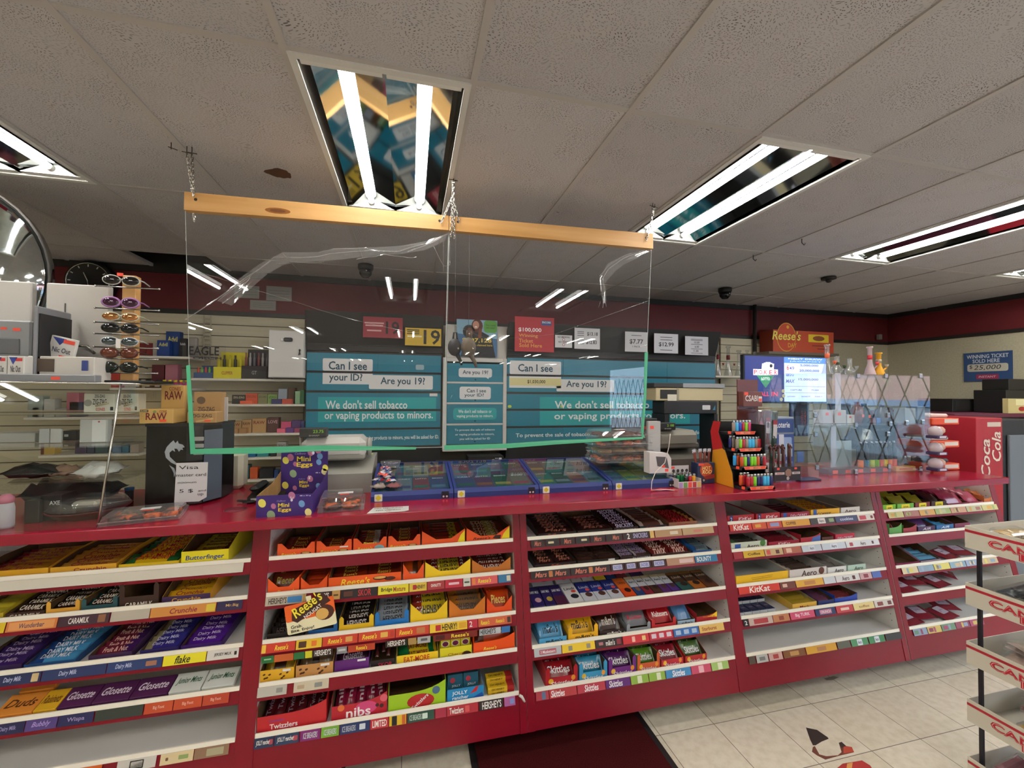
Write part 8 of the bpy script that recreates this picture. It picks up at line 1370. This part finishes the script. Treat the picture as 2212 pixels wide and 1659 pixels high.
m.disc('#6a3c18', (xk.x, YP - .0006, xk.z + .01), .035, n=10, ry=.008); m.disc('#8a5420', (xk.x, YP - .0004, xk.z + .01), .055, n=14, ry=.014)
tag(m.build('wooden_beam'), 'pale wooden beam with a dark knot, left half of the shield hanger', 'beam')
m, a2, b2, c2, d2 = beam(970.5, 1411, 466.5, 497.5, 505, 537, ''); tag(m.build('wooden_beam'), 'pale wooden beam without knot, right half of the shield hanger', 'beam')
def sheet(name, px, label, tapes):
    P_ = [aY(x, y, YP + .017) for x, y in px]; r = empty(name, tuple(P_[0]), label, 'shield'); o = P_[0]; m = MB()
    vs = [p - o for p in P_]; m.add('acrylic', [tuple(v) for v in vs], [(0, 1, 2, 3)]); 
    m.build('clear_sheet', r)
    m = MB(); m.tube(mat('#c8d0cc', .2), [tuple(v + Vector((0, 0, 0))) for v in vs], .0018, 4, closed=True); m.build('sheet_edge', r)
    for T_ in tapes:
        m = MB(); n = len(T_) // 2; q = [aY(x, y, YP + .0155) - o for x, y in T_]; m.add('#4cae84', [tuple(v) for v in q], [list(range(len(q)))]); m.add('#4cae84', [tuple(v + Vector((0, .003, 0))) for v in q], [list(range(len(q)))[::-1]]); m.build('green_tape', r)
    return r, o
r1, o1 = sheet('plastic_shield', [(413, 978), (958, 966), (969, 480), (400, 440)], 'left clear plastic shield sheet with crumpled tape across it', [
    [(402, 790), (410, 788), (421, 970), (700, 962), (900, 966), (898, 971), (700, 974), (560, 980), (411, 981)]])
r2, o2 = sheet('plastic_shield', [(960, 966), (1389, 945), (1408, 520), (971, 480)], 'right clear plastic shield sheet with a short tape crease', [
    [(960, 962), (1100, 958), (1200, 951), (1389, 944), (1389, 948), (1200, 960), (1100, 968), (960, 972)], [(1393, 762), (1400, 760), (1396, 860), (1390, 938), (1394, 946), (1387, 944), (1385, 930), (1391, 855)]])
def creases(r, o, lines, name='clear_tape'):
    for L, rad in lines:
        P_ = [aY(x, y, YP + .012) - o for x, y in L]; q = []
        for a, b in zip(P_, P_[1:]):
            for t in (0, .33, .66): q.append(a.lerp(b, t) + Vector((0, 0, rj.uniform(-.003, .003))))
        q.append(P_[-1]); m = MB(); m.tube('tape', [tuple(v) for v in q], [rad * rj.uniform(.5, 1.3) for _ in q], 5); m.build(name, r)
def ribbon(r, o, top, bot):
    P_ = [aY(x, y, YP + .013) - o for x, y in top]; Q = [aY(x, y, YP + .013) - o for x, y in bot]; m = MB(); vs = []; n = len(P_)
    for i, (a, b) in enumerate(zip(P_, Q)):
        for k in range(4): vs.append(tuple(a.lerp(b, k / 3) + Vector((0, rj.uniform(-.004, .004), 0))))
    m.add('tape', vs, [(i * 4 + k, i * 4 + 4 + k, i * 4 + 5 + k, i * 4 + 1 + k) for i in range(n - 1) for k in range(3)], True); m.build('clear_tape', r)
ribbon(r1, o1, [(470, 650), (520, 600), (560, 570), (610, 545), (680, 545), (740, 535), (800, 535), (870, 530), (920, 520), (965, 505)], [(500, 660), (540, 625), (580, 590), (620, 568), (680, 565), (740, 560), (800, 552), (870, 548), (920, 540), (962, 520)])
creases(r1, o1, [([(400, 690), (470, 645), (560, 580), (592, 556), (660, 557), (740, 545), (800, 541), (860, 543), (920, 525), (968, 505)], .0022), ([(470, 650), (530, 605), (590, 560)], .0016), ([(690, 545), (720, 537), (790, 536), (806, 540)], .0014), ([(770, 560), (830, 550), (880, 557), (900, 555)], .0014), ([(880, 545), (940, 520), (960, 508)], .0018), ([(600, 570), (650, 568), (700, 565)], .001), ([(935, 530), (958, 575), (972, 575), (972, 510)], .0012), ([(958, 512), (958, 590)], .001), ([(480, 655), (520, 625), (540, 600)], .002)])
ribbon(r2, o2, [(1300, 640), (1296, 600), (1312, 570), (1340, 555), (1370, 545), (1400, 538)], [(1310, 665), (1308, 610), (1330, 585), (1350, 570), (1380, 556), (1402, 545)])
creases(r2, o2, [([(1302, 665), (1306, 630), (1302, 600), (1315, 580), (1345, 560), (1390, 540)], .0022), ([(1295, 596), (1320, 568), (1350, 552), (1375, 542)], .0014), ([(1293, 665), (1297, 650)], .001), ([(972, 700), (1060, 735), (1200, 722), (1400, 650)], .0007)])
creases(r1, o1, [([(405, 580), (560, 628), (760, 690), (960, 735)], .0007)])
def chain(pts, label, link=.021, rad=.0022):
    m = MB(); L = [Vector(p) for p in pts]; k = 0
    for a, b in zip(L, L[1:]):
        d = (b - a); n = max(1, int(d.length / (link * .72)))
        for i in range(n):
            c = a + d * ((i + .5) / n); t = d.normalized(); s = t.orthogonal().normalized() if k % 2 else t.cross(t.orthogonal()).normalized(); k += 1
            m.tube('#a8a49c!', [tuple(c + t * (link / 2 * math.cos(q)) + s * (link * .24 * math.sin(q))) for q in [j * PI / 4 for j in range(8)]], rad, 4, closed=True)
    m.tube('#3a3028', [tuple(L[0]), (L[0].x, L[0].y, ZC + .0)], .002, 4); m.tube('#3a3028', [(L[0].x - .02, L[0].y, L[0].z + .004), (L[0].x + .02, L[0].y, L[0].z)], .002, 4)
    return tag(m.build('chain'), label, 'chain')
h = aY(414, 357, YP + .01); chain([(h.x, YP + .01, ZC - .03), (aY(420, 420, YP).x, YP - .008, aY(420, 426, YP).z)], 'short chain through the left end hole of the wooden beam')
chain([(h.x - .02, YP + .01, ZC - .03), (h.x - .01, YP + .05, a1.z + .01), (a1.x + .02, YP + .05, b1.z - .03)], 'chain hanging behind the left end of the wooden beam')
for i, (x, y, x2, y2, l) in enumerate(((978, 425, 953, 482, 'splayed chain to the left hole at the beam joint'), (979, 430, 992, 480, 'splayed chain to the right hole at the beam joint'), (978, 425, 974, 512, 'long chain hanging straight at the beam joint'), (980, 428, 981, 515, 'second long chain hanging beside the beam joint'))):
    a, b = aY(x, y, YP - .012), aY(x2, y2, YP - .012); chain([(a.x, a.y, ZC - .015), tuple(a), tuple(b)], l)
a, b = aY(1410, 462, YP - .01), aY(1396, 520, YP - .01); chain([(a.x, a.y, ZC - .02), tuple(a), tuple(b)], 'chain through the right end hole of the wooden beam'); chain([(a.x + .02, YP - .0, ZC - .02), (a.x + .025, YP + .045, a.z), (a.x + .02, YP + .045, aY(1412, 535, YP).z)], 'chain hanging off the right end of the wooden beam')
p = aZ(370, 305, ZC); m = MB(); m.tube('#4a3a30', [(0, 0, 0), (0, 0, -.03)], .002, 4); m.tube('#4a3a30', [(-.012, 0, -.02), (.02, .01, -.026)], .002, 4); tag(m.build('ceiling_hook', loc=(p.x, p.y, ZC - .006)), 'bent wire hook in the ceiling above the left chain', 'hook')
# ceiling stain
p = aZ(603, 374, ZC); m = MB(); pts = [(.062 * math.cos(t) * rj.uniform(.75, 1.15), .05 * math.sin(t) * rj.uniform(.7, 1.1)) for t in [i * PI / 11 for i in range(22)]]; m.prism('noise_stain' if 'noise_stain' in NAMED else '#5a3a26', pts, .0008, 'XY', 0)
tag(m.build('ceiling_stain', loc=(p.x, p.y, ZC - .0015)), 'brown water stain on the ceiling left of the mirrored lamp', 'stain')
bag(982, 750, '#1c1c20', 'black pouch hanging beside the lottery poster', .85); bag(1012, 750, '#5a4e40', 'khaki pouch hanging in front of the lottery poster', .95, 2.19)
# convex mirror
p = aY(-155, 585, 2.6); m = MB(); R_ = .47; m.lathe('mirror', [(R_ * math.sin(t), -.12 * math.cos(t * 1.2)) for t in [i * PI / 2 / 10 for i in range(11)]], n=40, axis='Y'); m.lathe('#3a3632', [(R_, -.005), (R_ + .008, .0), (R_, .012)], n=40, axis='Y', cap=False); m.tube('#3a3632', [(0, .03, 0), (0, .03, ZC - p.z)], .008, 6); tag(m.build('convex_mirror', loc=tuple(p), rot=(0, 0, 0)), 'round convex mirror curving in at the left frame edge', 'mirror')
# ---------------------------------------------------------------- wire rack with five candy boxes
RX0, RX1, RY0, RY1 = 2.30, 2.78, .86, 1.30; r = empty('wire_rack', ((RX0 + RX1) / 2, (RY0 + RY1) / 2, 0), 'black wire rack holding white candy boxes', 'rack'); cx, cy = (RX0 + RX1) / 2, (RY0 + RY1) / 2
ZB = [1.018, .778, .532, .291, .05]
for sx in (-1, 1):
    for sy in (-1, 1): m = MB(); [m.box('#15121a', sx * .205 - .006, sx * .205 + .006, sy * .19 - .006, sy * .19 + .006, a_, b_) for a_, b_ in zip([0] + [z + .0045 for z in ZB[::-1]][:-1], [z - .001 for z in ZB[::-1]])]; m.build('post', r)
for z in ZB: m = MB(); m.box('#15121a', -.2, .2, -.184, -.176, z - .008, z - .001); m.box('#15121a', -.2, .2, .176, .184, z - .008, z - .001); m.box('#15121a', -.199, -.19, -.18, .18, z - .008, z - .001); m.box('#15121a', .19, .199, -.18, .18, z - .008, z - .001); m.build('tier_frame', r)
NB = ['top', 'second', 'middle', 'fourth', 'bottom']
for k, z in enumerate(ZB):
    m = MB(); hx, hy, t, H_ = .235, .22, .003, .092
    for b in ((-hx, -hx + t, -hy, hy), (hx - t, hx, -hy, hy), (-hx + t, hx - t, -hy, -hy + t), (-hx + t, hx - t, hy - t, hy)): m.box('#c8c2b2', *b, 0, H_)
    m.box('#b8b2a4', -hx + t, hx - t, -hy + t, hy - t, 0, .004)
    for (u, o_) in ((NY, (-hx - .0004, 0, 0)), (X, (0, -hy - .0004, 0))):
        L_ = 2 * hy if u == NY else 2 * hx; ux = Vector(u); c = Vector(o_); m.rr('#a81c2c', tuple(c + Vector((0, 0, .072))), u, Z, L_, .011, .0005)
        for q, s_, dx_, dz_, w_ in ((0, 'CANDY', -.04, .042, .2), (1, 'DUDES', .05, .02, .2)):
            m.text('#a81c2c', s_, tuple(c + ux * dx_ + Vector((0, 0, dz_))), u, Z, w=w_ + .012, h=.032, bold=.12, off=.0006); m.text('#e8b0a8', s_, tuple(c + ux * dx_ + Vector((0, 0, dz_))), u, Z, w=w_ + .004, h=.027, bold=.085, off=.0009); m.text('#b01c2c', s_, tuple(c + ux * dx_ + Vector((0, 0, dz_))), u, Z, w=w_, h=.024, bold=.05, off=.0012)
    tag(m.build('candy_tray', loc=(cx, cy, z)), 'white candy box with red stripe and letters, %s on the wire rack' % NB[k], 'box', 'white candy boxes on the wire rack')
    cols = (['#c8a878', '#d8b8a0', '#e0d0b0', '#b89858'], ['#141c24', '#1c2c34', '#101418', '#24343c'], ['#b04858', '#c89878', '#8a2c44', '#d0b8a8'], ['#b83c6a', '#3a2418', '#c8a050', '#8a3038'], ['#c04a50', '#4a2c44', '#d8a8a0', '#8a4858'])[k]; cn_ = (['tan', 'pink', 'cream', 'mustard'], ['black', 'slate', 'jet', 'blue-black'], ['rose', 'peach', 'wine', 'pale'], ['magenta', 'chocolate', 'amber', 'brick'], ['coral', 'plum', 'blush', 'mauve'])[k]
    for i, c in enumerate(cols):
        cb = MB(); cb.pillow(c + '~', .15, .06, .02, .012, 8, 4, lump=1.2); cb.box('wrap', -.085, .085, -.035, .035, -.002, .023, .006)
        spread_bars('candy_bag', 'candy bag', '%s candy in a clear bag in the %s box of the wire rack' % (cn_[i], NB[k]), '%s bags in the %s rack box' % (cn_[i], NB[k]), cb, [((cx + rj.uniform(-.12, .12), cy - .14 + .093 * i + rj.uniform(-.01, .01), z + .03 + .02 * q), (rj.uniform(-.2, .2), rj.uniform(-.2, .2), rj.uniform(-.25, .25))) for q in range(3)])
# ---------------------------------------------------------------- floor things
P0, P1, P2, P3 = aZ(1008, 1592, 0), aZ(1368, 1524, 0), aZ(1459, 1659, 0), aZ(1019, 1659, 0); mx0, mx1, my1 = P0.x, P1.x, P1.y; m = MB(); m.box('#151112', mx0, mx1, .2, my1 - .01, .0, .006); m.box('carpet', mx0 + .03, mx1 - .03, .24, my1 - .04, .006, .010); tag(m.build('floor_mat'), 'dark maroon carpet mat with black rubber edge before the counter', 'mat')
m = MB(); m.box('#4a453c', mx0 - .02, mx1 + .02, my1 + .002, my1 + .02, .0, .004); tag(m.build('floor_strip'), 'thin dark strip between the mat and the counter base', 'strip')
def fl(pts, col, label, name='floor_sticker', h=.0008, extra=()):
    P_ = [aZ(x, y, 0) for x, y in pts]; o = P_[0]; m = MB(); m.prism(col, [(p.x - o.x, p.y - o.y) for p in P_], h, 'XY', .0002)
    for e, c in extra: Q = [aZ(x, y, 0) for x, y in e]; m.prism(c, [(p.x - o.x, p.y - o.y) for p in Q], .0002, 'XY', .0002 + h)
    tag(m.build(name, loc=(o.x, o.y, 0)), label, 'floor sticker')
fl([(1741, 1572), (1765, 1577), (1788, 1593), (1790, 1596), (1775, 1602), (1762, 1610), (1756, 1610), (1750, 1598)], '#2c1e18', 'torn dark scrap of floor sticker, upper piece')
fl([(1756, 1614), (1760, 1612), (1770, 1630), (1785, 1634), (1810, 1632), (1818, 1625), (1812, 1605), (1818, 1603), (1828, 1612), (1840, 1614), (1845, 1625), (1815, 1632), (1783, 1641), (1765, 1632), (1754, 1624)], '#6a3424', 'torn brown and red scrap of floor sticker, lower ring piece', extra=[([(1822, 1612), (1840, 1614), (1845, 1625), (1822, 1628)], '#b0402a'), ([(1812, 1605), (1818, 1603), (1828, 1612), (1818, 1616)], '#2c1a16')])
fl([(1803, 1664), (1820, 1650), (1850, 1645), (1862, 1643), (1880, 1654), (1888, 1668)], '#a82420', 'red floor sticker rising at the bottom edge of the frame', extra=[([(1830, 1650), (1842, 1647), (1840, 1662), (1828, 1664)], '#d89a50')])
fl([(738, 1655), (750, 1640), (748, 1652), (744, 1664), (736, 1668)], '#1a1210', 'small black scrap on the floor left of the mat')
fl([(1780, 1466), (1800, 1461), (1812, 1463), (1800, 1469), (1786, 1470)], '#8a8474', 'grey smudge of old glue on the floor tile')
fl([(2012, 1396), (2030, 1392), (2060, 1405), (2035, 1401)], '#5a5044', 'long dark scuff on the floor before the counter end')
